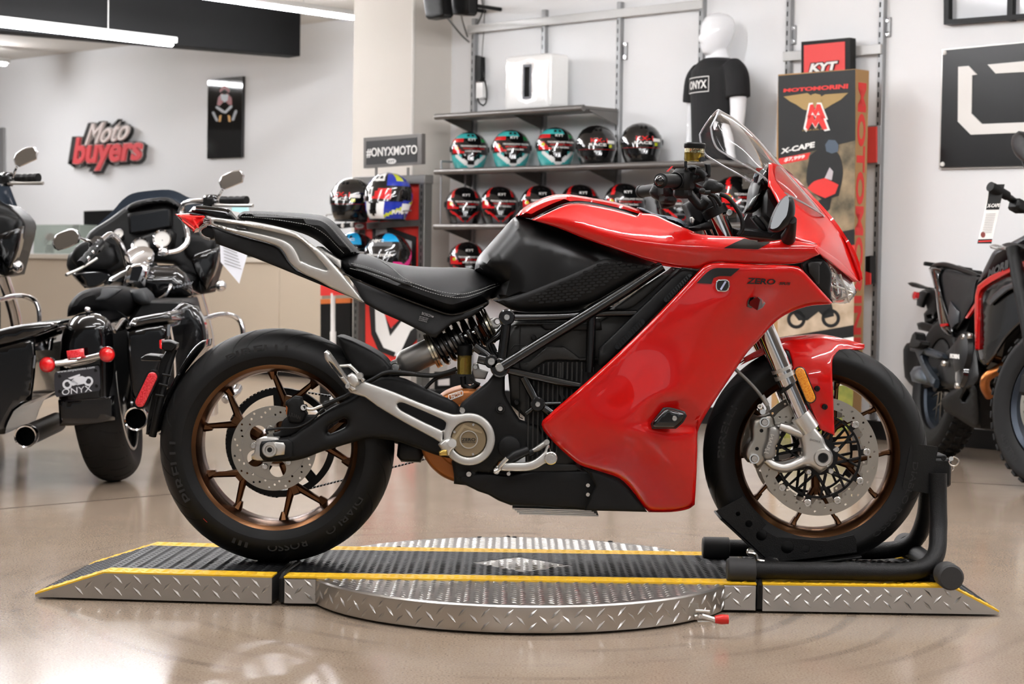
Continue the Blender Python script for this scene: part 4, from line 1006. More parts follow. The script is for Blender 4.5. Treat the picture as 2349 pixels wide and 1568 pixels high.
# lower fairing ---------------------------------------------------------------------
D_ = Z('D', (1215, 990), (1213, 1100), (1206, 1280), (1198, 1408), (1165, 1432), (1090, 1449), (1000, 1453), (930, 1452), (895, 1415), (830, 1322), (760, 1256), (640, 1214), (530, 1178), (480, 1140), (400, 1068), (325, 985), (308, 945), (318, 917), (500, 757), (700, 578), (900, 388), (1100, 182), (1222, 52), (1262, 18), (1300, 8), (1380, 4))
lf = Z('A', (1000, 1138), (1150, 1140), (1265, 1150), (1300, 1182), (1400, 1292), (1482, 1382), (1470, 1394), (1350, 1402), (1250, 1430), (1150, 1480), (1085, 1538))
lf = D_[-1:] + lf + [(1742, 779), (1716, 806), (1680, 858), (1640, 918), (1612, 964)] + D_[:-1]
ln = [(1620, 625, .235), (1760, 640, .245), (1880, 680, .2), (1900, 755, .14), (1640, 700, .25), (1500, 800, .235), (1400, 900, .225), (1260, 970, .205), (1500, 950, .262), (1430, 1000, .25), (1600, 850, .23), (1700, 760, .2), (1590, 1000, .19), (1590, 1150, .165), (1500, 1160, .165), (1400, 1090, .19), (1540, 1060, .225), (1330, 1040, .2), (1600, 740, .245), (1800, 740, .19)]
LF = tps(ln)
def lfn(Pp):
    v = LF(Pp); x, y = np.asarray(Pp)[:, 0], np.asarray(Pp)[:, 1]
    # crease running back from the crash bung, and the pocket round it
    t = (x - 1410) / 140.; yc = 979 + (x - 1410) * .03
    v = v - .010 * np.clip(t, 0, 1) / (1 + np.exp(-(yc - y) / 2.2)) * np.exp(-((yc - y) / 34.) ** 2 * (y < yc)) * (x < 1600)
    d = np.hypot((x - 1535) / 62, (y - 955) / 42); v = v - .012 * np.exp(-d ** 4)
    d = np.hypot(x - 1657, y - 653); v = v - .004 * np.exp(-(d / 21) ** 4)
    return v
m = MB().plate(lf, lfn, .012, rnd=12, rd=.014, step=9.5, k=3, mirror=True, ang=30)
lfo = P('lower_fairing', m, 'red', label='large red lower fairing panel')
# belly closing sheet between the two sides
und = [b3([p], .16)[0] for p in ((1490, 1172), (1540, 1172), (1588, 1160), (1590, 1080), (1592, 1010))]
P('fairing_floor', MB().sheet([[v, Vector((v.x, -v.y, v.z))] for v in und]), 'blackm')
m = MB().plate(Z('D', (1028, 850), (1055, 852), (1130, 875), (1143, 890), (1125, 925), (1085, 960), (1060, 963), (955, 962), (948, 945), (960, 920)), .262, .03, rnd=6, rd=.012, step=6, k=3); cb = P('crash_bung', m, 'blackg', lfo)
P('bung_bolt', MB().bolt(at('D', (1080, 908), .262), NV, .0072, .006), 'bolt', lfo)
P('bung_frame', MB().plate(Z('D', (1015, 846), (1060, 846), (1140, 868), (1152, 892), (1130, 932), (1088, 968), (950, 968), (944, 940)), .252, .012, k=3, rnd=3, rd=.003, step=7), 'blackp', lfo)
def dec(ol, d=.0022, **k):                               # trim lying on the fairing surface
    return MB().plate(ol, lambda q: lfn(q) + d, .004, **k)
m = dec(Z('A', (612, 1255), (660, 1205), (700, 1172), (740, 1160), (888, 1164), (830, 1214), (760, 1212), (720, 1225), (706, 1262)), k=2, step=7); P('fairing_graphic', m, 'blackp', lfo, label='black graphic on the red fairing')
m = dec(Z('A', (735, 1250), (748, 1234), (800, 1233), (820, 1245), (824, 1275), (815, 1303), (795, 1313), (745, 1310), (733, 1290)), .004, k=4, step=5, rnd=2, rd=.002); em = P('emblem', m, 'chrome', lfo, label='chrome framed round emblem')
m = dec(Z('A', (742, 1255), (752, 1242), (798, 1241), (813, 1252), (816, 1275), (808, 1297), (792, 1305), (750, 1302), (741, 1288)), .0055, k=4, step=5); P('emblem_field', m, 'blackp', em)
m = dec(Z('A', (760, 1296), (792, 1244), (803, 1248), (770, 1303)), .0075, k=1, step=6); P('emblem_bar', m, mat('blue_white_enamel', 'c9d2f2', .2, .3), em)
def ltext(txt, q, n):
    bl, br, tr, tl = [Vector(p) for p in Z('A', *q)]
    def fn(u, v, h):
        p = (bl * (1 - u) + br * u) * (1 - v) + (tl * (1 - u) + tr * u) * v
        return BK.at(p.x, p.y, float(lfn([(p.x, p.y)])[0]) + n + .0014 + h)
    return MB().textf(txt, fn, .0012, 0, .03)
m = ltext('ZERO', ((930, 1262), (1112, 1268), (1122, 1232), (940, 1222)), .0014); m2 = ltext('SR/S', ((1138, 1268), (1208, 1271), (1216, 1254), (1146, 1250)), .0014); m.add(m2.v, m2.f); P('lettering', m, 'blackp', lfo, label='black lettering on the red fairing')
# front indicator in the fairing
m = dec(Z('A', (938, 1372), (952, 1350), (990, 1345), (1008, 1362), (1006, 1400), (960, 1418), (936, 1410)), .004, k=1, step=6); P('indicator_base', m, 'blackg', lfo)
ci = at('A', (985, 1390), .235); tip = at('A', (1030, 1385), .285)
m = MB().hull([at('A', p, n) for p, n in (((950, 1375), .235), ((980, 1420), .235), ((950, 1400), .235), ((1005, 1345), .262), ((1000, 1432), .268), ((1030, 1362), .28), ((1035, 1412), .28), ((985, 1350), .24))]); fi = P('front_indicator', m, mat('smoked_red_body', '3c0a0a', .15, 0, .6))
P('indicator_lens', MB().hull([at('A', p, n) for p, n in (((1005, 1345), .2625), ((1001, 1432), .2685), ((1030, 1360), .281), ((1036, 1414), .281), ((1053, 1388), .285), ((1050, 1378), .27))]), 'lens', fi, label='clear indicator lens')
# upper fairing with the tank cover -----------------------------------------------------------
uf = Z('C', (500, 300), (580, 264), (700, 208), (790, 176), (880, 166), (1000, 180), (1200, 222), (1362, 268), (1380, 244), (1500, 255), (1600, 300), (1720, 352), (1840, 404)) + \
     Z('A', (580, 932), (640, 944), (720, 952), (830, 958), (920, 964), (1000, 996), (1080, 990), (1160, 978), (1222, 976), (1300, 995), (1382, 1008), (1372, 1036), (1402, 1072), (1345, 1098), (1280, 1126), (1150, 1139), (1000, 1137), (830, 1130), (740, 1124), (690, 1140), (655, 1166)) + \
     Z('C', (1700, 682), (1500, 640), (1300, 580), (1100, 512), (900, 441), (700, 361))
CX = [1222, 1258, 1285, 1349, 1389, 1450, 1529, 1613, 1737, 1873]; CY = [505, 502, 502, 524, 540, 552, 563, 568, 571, 571]
SX = [1220, 1290, 1350, 1400, 1500, 1600, 1720, 1800, 1880]; SY = [.125, .155, .183, .2, .222, .24, .25, .246, .222]
def uft(Pp):
    """side fairing: a crease runs along its length, the face above leans in, the face below tucks under"""
    Pp = np.asarray(Pp, float); x, y = Pp[:, 0], Pp[:, 1]
    n_ = np.interp(x, np.linspace(1200, 1900, 60), np.convolve(np.pad(np.interp(np.linspace(1200, 1900, 60), SX, SY), 7, 'edge'), np.ones(15) / 15, 'valid'))
    yc = np.interp(x, np.linspace(1200, 1900, 60), np.convolve(np.pad(np.interp(np.linspace(1200, 1900, 60), CX, CY), 4, 'edge'), np.ones(9) / 9, 'valid'))
    up = np.maximum(0, yc - y); dn = np.maximum(0, y - yc)
    sp_ = lambda t: np.sqrt(t * t + 70.) - 8.37
    return n_ - (.85 * sp_(up) + .42 * sp_(dn)) / 862 - np.maximum(0, up - 34) * .35 / 862
m = MB().plate(uf, uft, .012, rnd=6, rd=.006, step=7, k=3, mirror=True, ang=35); ufo = P('upper_fairing', m, 'red', label='red upper fairing panel over the tank')
def udec(ol, d=.0015, **k): return MB().plate(ol, lambda q: uft(q) + d, .004, **k)
P('fairing_graphic', udec(Z('A', (786, 1032), (860, 995), (918, 970), (960, 980), (1010, 994), (1080, 990), (1075, 1000), (1005, 1040)), k=1, step=7), 'blackg', ufo, label='gloss black wedge on the red fairing')
tc_ = Z('C', (362, 270), (430, 200), (560, 130), (640, 102), (700, 90), (790, 89), (900, 103), (1200, 158), (1400, 222), (1445, 242), (1390, 266), (1360, 262), (1200, 216), (1000, 174), (880, 160), (780, 170), (690, 202), (570, 258), (500, 296), (470, 288), (372, 276))
m = MB().plate(tc_, 0, inflate=[(1200, 495, .10), (1250, 465, .115), (1320, 447, .10), (1330, 462, .13), (1400, 470, .13), (1470, 485, .11)], rnd=24, step=8, k=3); P('tank_cover', m, 'red')
# deck under the covers closing both sides, and the cockpit tray
top = [b3([p], .12)[0] for p in Z('C', (520, 296), (700, 214), (880, 176), (1200, 232), (1370, 262), (1500, 268), (1600, 312), (1830, 420))]
P('inner_deck', MB().sheet([[v + Vector((0, .0, -.004)), Vector((v.x, 0, v.z + .0)), Vector((v.x, -v.y, v.z - .004))] for v in top]), 'blackm')
m = MB().plate(Z('P', (120, 980), (180, 985), (350, 1060), (560, 1100), (700, 1150), (820, 1260), (860, 1300), (600, 1200), (300, 1080), (160, 1020)), 0, inflate=.1, rnd=14, step=7); P('tank_console', m, mat('blue_grey_console', '4a545c', .4), label='blue grey console in front of the tank')
tray = [(b3([p], .2)[0]) for p in Z('P', (1350, 1230), (1500, 1260), (1850, 1300), (1850, 1370), (2050, 1400), (2100, 1330))]
m = MB().plate(Z('P', (1330, 1240), (1500, 1245), (1700, 1270), (1850, 1310), (1990, 1240), (2060, 1240), (2105, 1350), (2090, 1395), (1900, 1410), (1830, 1395), (1350, 1350)), .12, .24, k=1, rnd=6, rd=.02); P('cockpit_tray', m, 'blackm')
# nose cowl -----------------------------------------------------------------------
nc = Z('A', (1073, 484), (1110, 492), (1170, 522), (1250, 598), (1330, 690), (1420, 792), (1500, 893), (1570, 1002), (1622, 1102), (1657, 1242), (1622, 1252), (1540, 1182), (1440, 1102), (1402, 1070), (1372, 1038), (1382, 1008), (1300, 994), (1224, 974), (1180, 870), (1140, 762), (1085, 655), (1069, 638))
NL = np.array(Z('A', (1040, 560), (1085, 620), (1160, 690), (1260, 790), (1390, 925), (1480, 1020), (1560, 1115), (1657, 1242)))
ns_ = tps([Z('A', p)[0] + (v,) for p, v in (((1075, 500), .165), ((1085, 640), .178), ((1260, 790), .155), ((1390, 925), .118), ((1560, 1115), .055), ((1655, 1240), .004), ((1140, 760), .195), ((1224, 974), .222), ((1382, 1008), .212), ((1450, 1100), .16), ((1540, 1182), .085), ((1250, 860), .185), ((1400, 1000), .19))], .002)
def nn(Pp):
    """side face of the nose; beyond the ridge line it turns round to the front"""
    Pp = np.asarray(Pp, float); best = np.full(len(Pp), 1e9); sg = np.zeros(len(Pp))
    for p0, p1 in zip(NL[:-1], NL[1:]):
        e = p1 - p0; t = np.clip(((Pp - p0) @ e) / e.dot(e), 0, 1); d = Pp - (p0 + t[:, None] * e); q = np.linalg.norm(d, axis=1); c = e[0] * d[:, 1] - e[1] * d[:, 0]
        k = q < best; best[k] = q[k]; sg[k] = -np.sign(c[k])
    s_ = np.maximum(0, best * sg)
    return np.maximum(.0, ns_(Pp) - 1.15 * (np.sqrt(s_ * s_ + 30.) - 5.48) / 862)
m = MB().plate(nc, nn, .01, rnd=7, rd=.008, step=9, k=3, mirror=True, ang=35); nco = P('nose_cowl', m, 'red', label='pointed red nose cowl')
nf_ = nn
edge = Z('A', (1110, 492), (1170, 522), (1250, 598), (1330, 690), (1420, 792), (1500, 893), (1570, 1002), (1622, 1102), (1657, 1242))
ed = [BK.at(x, y, float(nf_([(x, y)])[0]) - .004) for x, y in crom(edge, 4, False)]
P('cowl_ridge', MB().sheet([[v, Vector((v.x + .008, 0, v.z + .005)), Vector((v.x, -v.y, v.z))] for v in ed]), 'red', nco)
m = MB().plate(Z('A', (1380, 1010), (1368, 1040), (1400, 1072), (1470, 1122), (1545, 1185), (1640, 1250), (1655, 1240), (1560, 1140), (1480, 1080), (1420, 1040)), lambda q: nf_(q) + .004, .01, k=3, rnd=4, rd=.006, step=8); P('cowl_lip', m, 'red', nco)
# headlight
hs = Z('A', (1285, 1130), (1345, 1098), (1402, 1075), (1450, 1130), (1480, 1200), (1470, 1300), (1485, 1384), (1400, 1292), (1300, 1182))
m = MB().plate(hs, [(1840, 605, .19), (1880, 590, .17), (1905, 640, .14), (1908, 690, .13), (1860, 640, .185)], .02, rnd=5, rd=.006, step=9, k=2, mirror=True); hd = P('headlight_housing', m, 'blackm')
m = MB().plate(Z('A', (1325, 1130), (1352, 1118), (1420, 1118), (1400, 1150), (1400, 1260), (1385, 1265), (1330, 1190)), [(1860, 605, .192), (1880, 640, .172), (1890, 610, .172), (1870, 650, .18)], .012, k=1, rnd=4, rd=.005); P('headlight_bracket', m, 'battd', hd)
hl = Z('A', (1448, 1122), (1500, 1160), (1560, 1205), (1610, 1250), (1640, 1312), (1625, 1340), (1590, 1382), (1540, 1392), (1486, 1386), (1460, 1320), (1450, 1220))
m = MB().plate(hl, 0, inflate=[(1900, 610, .12), (1950, 650, .07), (1960, 675, .05), (1920, 690, .10), (1905, 650, .13)], rnd=22, step=8, k=3); hlo = P('headlight_lens', m, 'lens', label='clear headlight lens')
m = MB().plate(Z('A', (1462, 1160), (1520, 1190), (1580, 1250), (1610, 1312), (1560, 1370), (1500, 1372), (1470, 1300)), 0, inflate=.06, rnd=24, step=9); P('reflector', m, 'chrome', hlo)
m = MB()
for q in (((1470, 1230), (1600, 1300)), ((1475, 1270), (1610, 1318)), ((1530, 1200), (1590, 1380)), ((1480, 1370), (1600, 1330))): m.tube([at('A', q[0], .085), at('A', q[1], .055)], .003, 8)
P('light_bars', m, 'alu', hlo)
# windscreen: clear curved sheet ---------------------------------------------------------------
cen = [at('A', p, 0) for p in ((748, 143), (775, 158), (850, 200), (960, 290), (1080, 420), (1200, 562), (1330, 710), (1430, 832))]
edg = [at('A', p, .15) for p in ((704, 256), (716, 330), (745, 392), (800, 430), (880, 478), (985, 535), (1060, 590), (1100, 640))]
cen = crom(cen, 4, False); edg = crom(edg, 4, False); rows = []
for c_, e_ in zip(cen, edg):
    c_, e_ = Vector(c_), Vector(e_); row = []
    for j in range(25):
        a = -1 + j / 12; s = abs(a)
        q = 1 - math.cos(s * PI / 2); y = math.sin(s * PI / 2) * abs(e_.y) * (1 if a > 0 else -1)
        row.append(Vector((c_.x + (e_.x - c_.x) * q, -y, c_.z + (e_.z - c_.z) * q)))
    rows.append(row)
m = MB().sheet(rows); n0 = len(rows); inner = []
for i, row in enumerate(rows):
    o = []
    for j, p in enumerate(row):
        tu = rows[min(i + 1, n0 - 1)][j] - rows[max(i - 1, 0)][j]; tv = row[min(j + 1, 24)] - row[max(j - 1, 0)]
        nrm = tu.cross(tv).normalized(); o.append(p + nrm * .0028)
    inner.append(o)
m.sheet(inner); loop = [(0, j) for j in range(25)] + [(i, 24) for i in range(1, n0)] + [(n0 - 1, j) for j in range(23, -1, -1)] + [(i, 0) for i in range(n0 - 2, 0, -1)]
for (a, b), (c_, d_) in zip(loop, loop[1:] + loop[:1]): m.add([rows[a][b], rows[c_][d_], inner[c_][d_], inner[a][b]], [(0, 1, 2, 3)])
ws = P('windscreen', m, 'glass', label='tall clear windscreen')
M['edge'] = mat('polished_screen_edge', 'c9ccd0', .12, 0, .5, trans=.4)
P('screen_edge', MB().tube([inner[i][j] for i, j in loop], .0026, 8, 1, True), 'edge', ws)
# dash, screen bracket
m = MB().plate(Z('P', (1740, 480), (1800, 440), (1815, 560), (1800, 690), (1830, 760), (1700, 980), (1590, 1060), (1490, 1060), (1560, 920), (1570, 800), (1620, 640), (1700, 560)), .0, inflate=.085, rnd=20, step=8, k=2); da = P('dashboard', m, 'blackm')
m = MB().plate(Z('P', (1720, 770), (1820, 720), (1960, 960), (2090, 1300), (1900, 1350), (1700, 1100)), .0, inflate=.14, rnd=16, step=12, k=1); P('fairing_stay', m, 'blackmm')
m = MB().plate(Z('P', (1580, 1110), (1650, 1080), (1760, 1200), (1800, 1290), (1740, 1280), (1650, 1200)), .1, .03, k=2, rnd=4, rd=.006); P('stay_arm', m, 'blackm')
m = MB().plate(Z('P', (1485, 1060), (1600, 870), (1720, 770), (1690, 860), (1590, 1030)), .09, .02, k=1, rnd=4, rd=.006); P('dash_face', m, 'blackg', da)
m = MB().plate(Z('P', (1615, 590), (1640, 540), (1690, 560), (1660, 670), (1625, 650)), .09, .02, k=1, rnd=4, rd=.006); P('dash_panel', m, mat('blue_grey_plastic', '39434c', .4), da)
m = MB().plate(Z('P', (1745, 560), (1800, 450), (1815, 560), (1795, 690), (1765, 640)), .13, .03, k=1, rnd=4, rd=.006); P('screen_bracket', m, 'blackg', da)
# mirrors -------------------------------------------------------------------------
ml = Z('P', (2040, 826), (2090, 830), (2130, 880), (2150, 1000), (2135, 1100), (2080, 1190), (1960, 1290), (1870, 1295), (1815, 1260), (1822, 1200), (1870, 1060), (1960, 900))
gl = Z('P', (2030, 838), (2060, 845), (2070, 900), (2040, 1080), (1990, 1150), (1930, 1230), (1860, 1258), (1832, 1250), (1838, 1200), (1880, 1065), (1965, 905))
for s in (1, -1):
    m = MB().plate(ml, .33, .05, rnd=14, rd=.028, step=8, k=3)
    g = MB().plate(gl, .3325, .004, k=3, step=8)
    st = MB().tube([at('P', p, n) for p, n in (((2110, 1140), .31), ((2090, 1280), .27), ((2060, 1370), .23))], [.012, .014, .02], 10)
    if s < 0:
        for q in (m, g, st): q.v = [(x, -y, z) for x, y, z in q.v]
    mi = P('mirror', m, 'blackm', label='black fairing mirror'); P('mirror_glass', g, 'mirror', mi); P('mirror_stalk', st, 'blackm', mi)
# fork and triple clamps -----------------------------------------------------------------
def ftube(name, k0, p0, k1, p1, r, mt, parent=None, s=1, n=.103, seg=28):
    a, b = at(k0, p0, n), at(k1, p1, n); m = MB().cyl(a, b, r, seg)
    if s < 0: m.v = [(x, -y, z) for x, y, z in m.v]
    return P(name, m, mt, parent)
for s in (1, -1):
    f = ftube('fork_tube', 'P', (1130, 1080), 'G', (622, 385), .0262, 'chrome', None, s)
    ftube('fork_leg', 'G', (600, 330), 'G', (712, 590), .0212, 'chrome', f, s); ftube('fork_seal', 'G', (612, 395), 'G', (622, 408), .0285, 'blackm', f, s)
    for q0, q1 in (((584, 297), (591, 314)), ((598, 329), (607, 350)),): ftube('fork_ring', 'G', q0, 'G', q1, .0278, 'alu', f, s)
    m = MB().plate(Z('G', (440, 580), (430, 575), (690, 600), (745, 575), (760, 610), (815, 680), (830, 720), (865, 765), (868, 820), (830, 860), (795, 882), (745, 845), (690, 850), (600, 865), (530, 855), (525, 812), (600, 820), (690, 790), (700, 770), (690, 700), (680, 660), (560, 635), (550, 605))[2:], .108, .04, rnd=12, rd=.016, step=8, k=3, ang=60)
    m.lathe([(-.05, .024), (-.002, .024), (.004, .0215), (.004, .014), (.0, .0125), (-.02, .0125)], at('G', (815, 795), .11), NV, 40)
    m.tube([at('G', p, .1) for p in ((575, 620), (640, 640), (700, 665))], [.011, .013, .014], 14); m.tube([at('G', p, .1) for p in ((500, 805), (545, 838), (610, 850), (700, 815))], [.01, .0125, .013, .013], 14)
    m.cyl(at('G', (690, 560), .103), at('G', (745, 640), .103), .027, 24)
    if s < 0: m.v = [(x, -y, z) for x, y, z in m.v]
    fb = P('fork_foot', m, 'alu', f)
    c_ = at('G', (815, 795), .111); m = MB().lathe([(0, 0), (.0, .0118), (.0005, .0118)], c_ + NV * .0005, NV, 24)
    if s < 0: m.v = [(x, -y, z) for x, y, z in m.v]
    P('axle_bore', m, 'groove', fb)
    if s > 0:
        m = MB().text('SHOWA', [Z('Q', p)[0] for p in ((1000, 690), (1112, 718), (1118, 694), (1006, 668))], .1085, .0015); P('lettering', m, 'alud', fb)
        for q in ((735, 872), (858, 868), (888, 748)): P('pinch_bolt', MB().bolt(at('G', q, .1), NV, .0075, .007), 'bolt', fb)
    # caliper
    m = MB().plate(Z('G', (445, 575), (500, 560), (525, 550), (545, 575), (552, 610), (575, 650), (572, 690), (555, 720), (548, 765), (535, 800), (500, 815), (470, 850), (445, 855), (430, 820), (400, 820), (378, 790), (385, 740), (415, 690), (415, 640), (420, 590)), .10, .055, rnd=9, rd=.016, step=7, k=2)
    if s < 0: m.v = [(x, -y, z) for x, y, z in m.v]
    ca = P('front_caliper', m, 'steel', label='polished four piston brake caliper')
    m = MB().plate(Z('G', (510, 632), (545, 615), (572, 640), (575, 690), (555, 735), (552, 780), (530, 805), (495, 810), (480, 780), (492, 730), (505, 690)), .118, .02, rnd=7, rd=.01, step=6, k=3)
    if s < 0: m.v = [(x, -y, z) for x, y, z in m.v]
    cb2 = P('caliper_cover', m, 'alud', ca)
    if s > 0:
        m = MB().text('J.JUAN', [Z('G', p)[0] for p in ((487, 770), (520, 662), (545, 668), (512, 778))], .1185, .0018); P('lettering', m, 'alu', cb2)
        for q in ((492, 598), (435, 800)): m = MB(); m.cyl(at('G', q, .085), at('G', q, .118), .013); m.bolt(at('G', q, .118), NV, .0095, .006); P('caliper_bolt', m, 'bolt', ca)
        m = MB(); m.tube([at('G', p, .11) for p in ((480, 545), (470, 525))], .0055); m.cyl(at('G', (482, 540), .1), at('G', (482, 540), .12), .0075); m.bolt(at('G', (470, 520), .11), (-.3, -1, .5), .008, .012); P('banjo_fitting', m, 'bolt', ca)
        for q in ((475, 645), (450, 745)): P('caliper_bleed', MB().lathe([(0, 0), (.001, .0045), (0, .005)], at('G', q, .1005), NV, 12), 'groove', ca)
m = MB().tube([at('G', p, .115) for p in ((325, 300), (400, 370), (455, 430), (495, 490), (512, 520), (505, 540), (485, 545))], .0048, 10); P('front_brake_hose', m, mat('braided_hose', '6d6b67', .4, .6)); m = MB(); m.tube([at('G', p, .115) for p in ((478, 450), (508, 505))], .0062); P('hose_ferrule', m, 'alud')
for s in (1, -1):
    a, b = at('P', (1095, 985), .103), at('P', (1145, 1085), .103); m = MB().cyl(a, b, .0325, 28); m.cyl(a - (b - a) * .12, a, .027, 24)
    if s < 0: m.v = [(x, -y, z) for x, y, z in m.v]
    P('fork_clamp', m, 'blackm')
m = MB().plate(Z('P', (740, 940), (840, 860), (960, 840), (1120, 900), (1170, 980), (1010, 1060), (1010, 1180), (900, 1240), (820, 1200), (800, 1080)), .07, .14, k=1, rnd=8, rd=.015, step=14); m.plate(Z('P', (800, 1240), (1010, 1170), (1280, 1100), (1300, 1150), (1080, 1260), (860, 1290)), .12, .24, k=1, rnd=6, rd=.01, step=14); P('triple_clamp', m, 'blackmm')
m = MB(); m.bolt(at('P', (1300, 1050), .12), NV, .009, .008); P('clamp_bolt', m, 'bolt')
m = MB().plate(Z('P', (800, 1110), (830, 1100), (865, 1140), (840, 1200), (810, 1180)), .1, .02, rnd=3, rd=.004); P('steering_stop', m, 'alu')
# handlebars ------------------------------------------------------------------------
def grip_side(s):
    e = at('P', (420, 640), .37); i_ = at('P', (690, 640), .24)            # bar end and inner end
    if s < 0: e, i_ = Vector((e.x, -e.y, e.z)), Vector((i_.x, -i_.y, i_.z))
    d = (i_ - e).normalized(); L_ = (i_ - e).length
    root_ = at('P', (880, 900), .06)
    if s < 0: root_ = Vector((root_.x, -root_.y, root_.z))
    m = MB().tube([e, i_, i_ + d * .05, root_ + Vector((0, 0, .03)), root_], .0125, 14); hb = P('handlebar', m, 'blackm')
    m = MB().lathe([(-.006, 0), (-.006, .012), (-.001, .0145), (0, .012), (.001, .0145), (.002, .0185), (.01, .0185), (.012, .0165)] + [(.012 + (L_ * .62) * q / 24, .0172 if q % 2 else .0162) for q in range(25)] + [(L_ * .68, .021), (L_ * .72, .021), (L_ * .73, .012)], e, d, 28)
    P('hand_grip', m, 'rubber', hb, label='ribbed black hand grip'); P('bar_end', MB().sphere(e - d * .004, .0125, (1, .8, 1)), 'blackg', hb)
    c_ = i_ + d * .01; m = MB().box(c_, (.055, .05, .062), d, d.cross(Z3), .012); m.box(c_ + Vector((.0, 0, -.03)), (.045, .04, .03), d, d.cross(Z3), .008); P('switch_housing', m, 'blackmm', hb)
    return hb, e, i_, d
hb, e, i_, d = grip_side(1)
P('kill_switch', MB().plate(Z('P', (495, 520), (560, 455), (585, 450), (520, 525)), .27, .02, k=1, rnd=2, rd=.003), 'tail', hb, label='red kill switch')
m = MB().plate(Z('P', (740, 470), (770, 440), (860, 440), (950, 480), (1000, 570), (985, 640), (900, 660), (780, 730), (745, 640)), .24, .05, rnd=10, rd=.02, step=7, k=2, holes=[Z('P', (790, 515), (860, 500), (900, 545), (830, 540))]); P('master_cylinder', m, 'blackmm', hb)
m = MB().plate(Z('P', (860, 668), (900, 665), (960, 690), (1000, 620), (1040, 610), (1160, 640), (1160, 665), (1200, 668), (1235, 700), (1225, 750), (1180, 790), (1090, 800), (1010, 790), (940, 740), (880, 710)), .30, .03, rnd=9, rd=.013, step=6, k=2); m.sphere(at('P', (955, 770), .32), .0082); m.tube([at('P', p, .31) for p in ((955, 770), (985, 790), (1060, 790))], .006, 10); P('brake_lever', m, 'blackm', hb)
m = MB(); m.tube([at('P', p, .26) for p in ((870, 510), (940, 530), (985, 590))], .01); m.plate(Z('P', (985, 420), (1070, 420), (1062, 590), (1040, 600), (1010, 580), (1000, 480)), .25, .02, rnd=4, rd=.006); P('lever_mount', m, 'blackm', hb)
rb = at('P', (850, 395), .25); up = Vector((.035, 0, 1)).normalized()
m = MB().lathe([(-.002, 0), (0, .0235), (.005, .0255), (.03, .0255), (.033, .025)], rb, up, 40); rs = P('fluid_reservoir', m, mat('smoked_clear_plastic', 'efe6bc', .05, 0, 0, .5, 0, 1, 1.2), label='clear brake fluid reservoir')
P('brake_fluid', MB().lathe([(.001, 0), (.001, .0225), (.022, .0225), (.022, 0)], rb, up, 32), 'oil', rs)
m = MB().lathe([(.033, .0), (.033, .0262), (.036, .0275), (.044, .0275), (.047, .025), (.047, 0)], rb, up, 48)
P('reservoir_cap', m, 'blackm', rs)
m = MB(); m.tube([rb + Vector((-.022, -.012, 0)), rb + Vector((-.021, -.012, -.015)), rb + Vector((-.018, -.01, -.022))], .004); m.plate(Z('P', (890, 350), (970, 330), (1010, 380), (930, 400), (890, 370)), .27, .006, k=1); P('reservoir_bracket', m, 'blackg', rs)
m = MB(); m.tube([at('P', p, .2) for p in ((1180, 810), (1290, 860), (1400, 1000), (1460, 1120), (1470, 1260), (1420, 1340))], .0058); m.tube([at('P', p, .18) for p in ((1040, 800), (1130, 850), (1200, 960))], .005); m.tube([at('P', p, .15) for p in ((760, 760), (880, 920), (940, 980), (1000, 900))], .012); m.tube([at('P', p, .17) for p in ((1030, 830), (1090, 900), (1130, 1000))], .0035, 8); m.tube([at('P', p, .165) for p in ((1060, 840), (1110, 900), (1150, 990))], .0035, 8); P('control_cables', m, 'blackm')
hb2, *_ = grip_side(-1)
m = MB().cyl(at('P', (760, 780), -.06), at('P', (820, 900), -.06), .024, 20); P('steering_damper', m, 'alud')
m = MB().plate(Z('P', (280, 780), (330, 690), (420, 720), (440, 800), (560, 800), (640, 840), (600, 960), (520, 990), (430, 1000), (400, 900), (300, 830)), -.24, .04, rnd=8, rd=.015, step=8); P('clutch_switches', m, 'blackmm', hb2)
# front mudguard ---------------------------------------------------------------------
fg = Z('G', (355, 285), (380, 262), (430, 235), (500, 200), (560, 165), (600, 148), (700, 136), (805, 129), (880, 140), (960, 160), (1045, 184), (1040, 196), (960, 205), (900, 220), (875, 236), (867, 262), (870, 400), (880, 672), (800, 638), (765, 560), (730, 480), (690, 420), (655, 330), (640, 250), (625, 205), (600, 195), (520, 215), (430, 250))
fgn = [(1700, 835, .02), (1760, 800, .05), (1800, 790, .06), (1885, 775, .02), (1980, 797, .0), (1880, 800, .075), (1830, 860, .098), (1900, 830, .088), (1850, 930, .092), (1905, 960, .088), (1880, 880, .105), (1820, 820, .08)]
m = MB().plate(fg, fgn, .006, rnd=6, rd=.006, step=7, k=3, mirror=True, ang=30); mg = P('front_mudguard', m, 'red', label='red front mudguard')
gt = tps(fgn); tp = crom(Z('G', (380, 262), (430, 235), (500, 200), (560, 165), (600, 148), (700, 136), (805, 129), (880, 140), (960, 160), (1045, 184)), 4, False)
ed = [BK.at(x, y, max(.001, float(gt([(x, y)])[0]) - .004)) for x, y in tp]
P('mudguard_crown', MB().sheet([[v, Vector((v.x, v.y * .5, v.z + .006)), Vector((v.x, 0, v.z + .008)), Vector((v.x, -v.y * .5, v.z + .006)), Vector((v.x, -v.y, v.z))] for v in ed]), 'red', mg)
(a, b), (c_, d_) = Z('G', (688, 322), (746, 462))
P('amber_frame', MB().plate(capsule((a, b), (c_, d_), 13.5), .112, .012, k=1, rnd=3, rd=.003, step=7), 'blackg', mg); P('amber_reflector', MB().plate(capsule((a, b), (c_, d_), 11), .116, .008, k=1, rnd=3, rd=.003, step=6), 'amber', mg, label='oblong amber reflector')
for q in ((783, 412), (825, 513)): P('mudguard_bolt', MB().bolt(at('G', q, .104), NV, .0075, .005), 'blackm', mg)
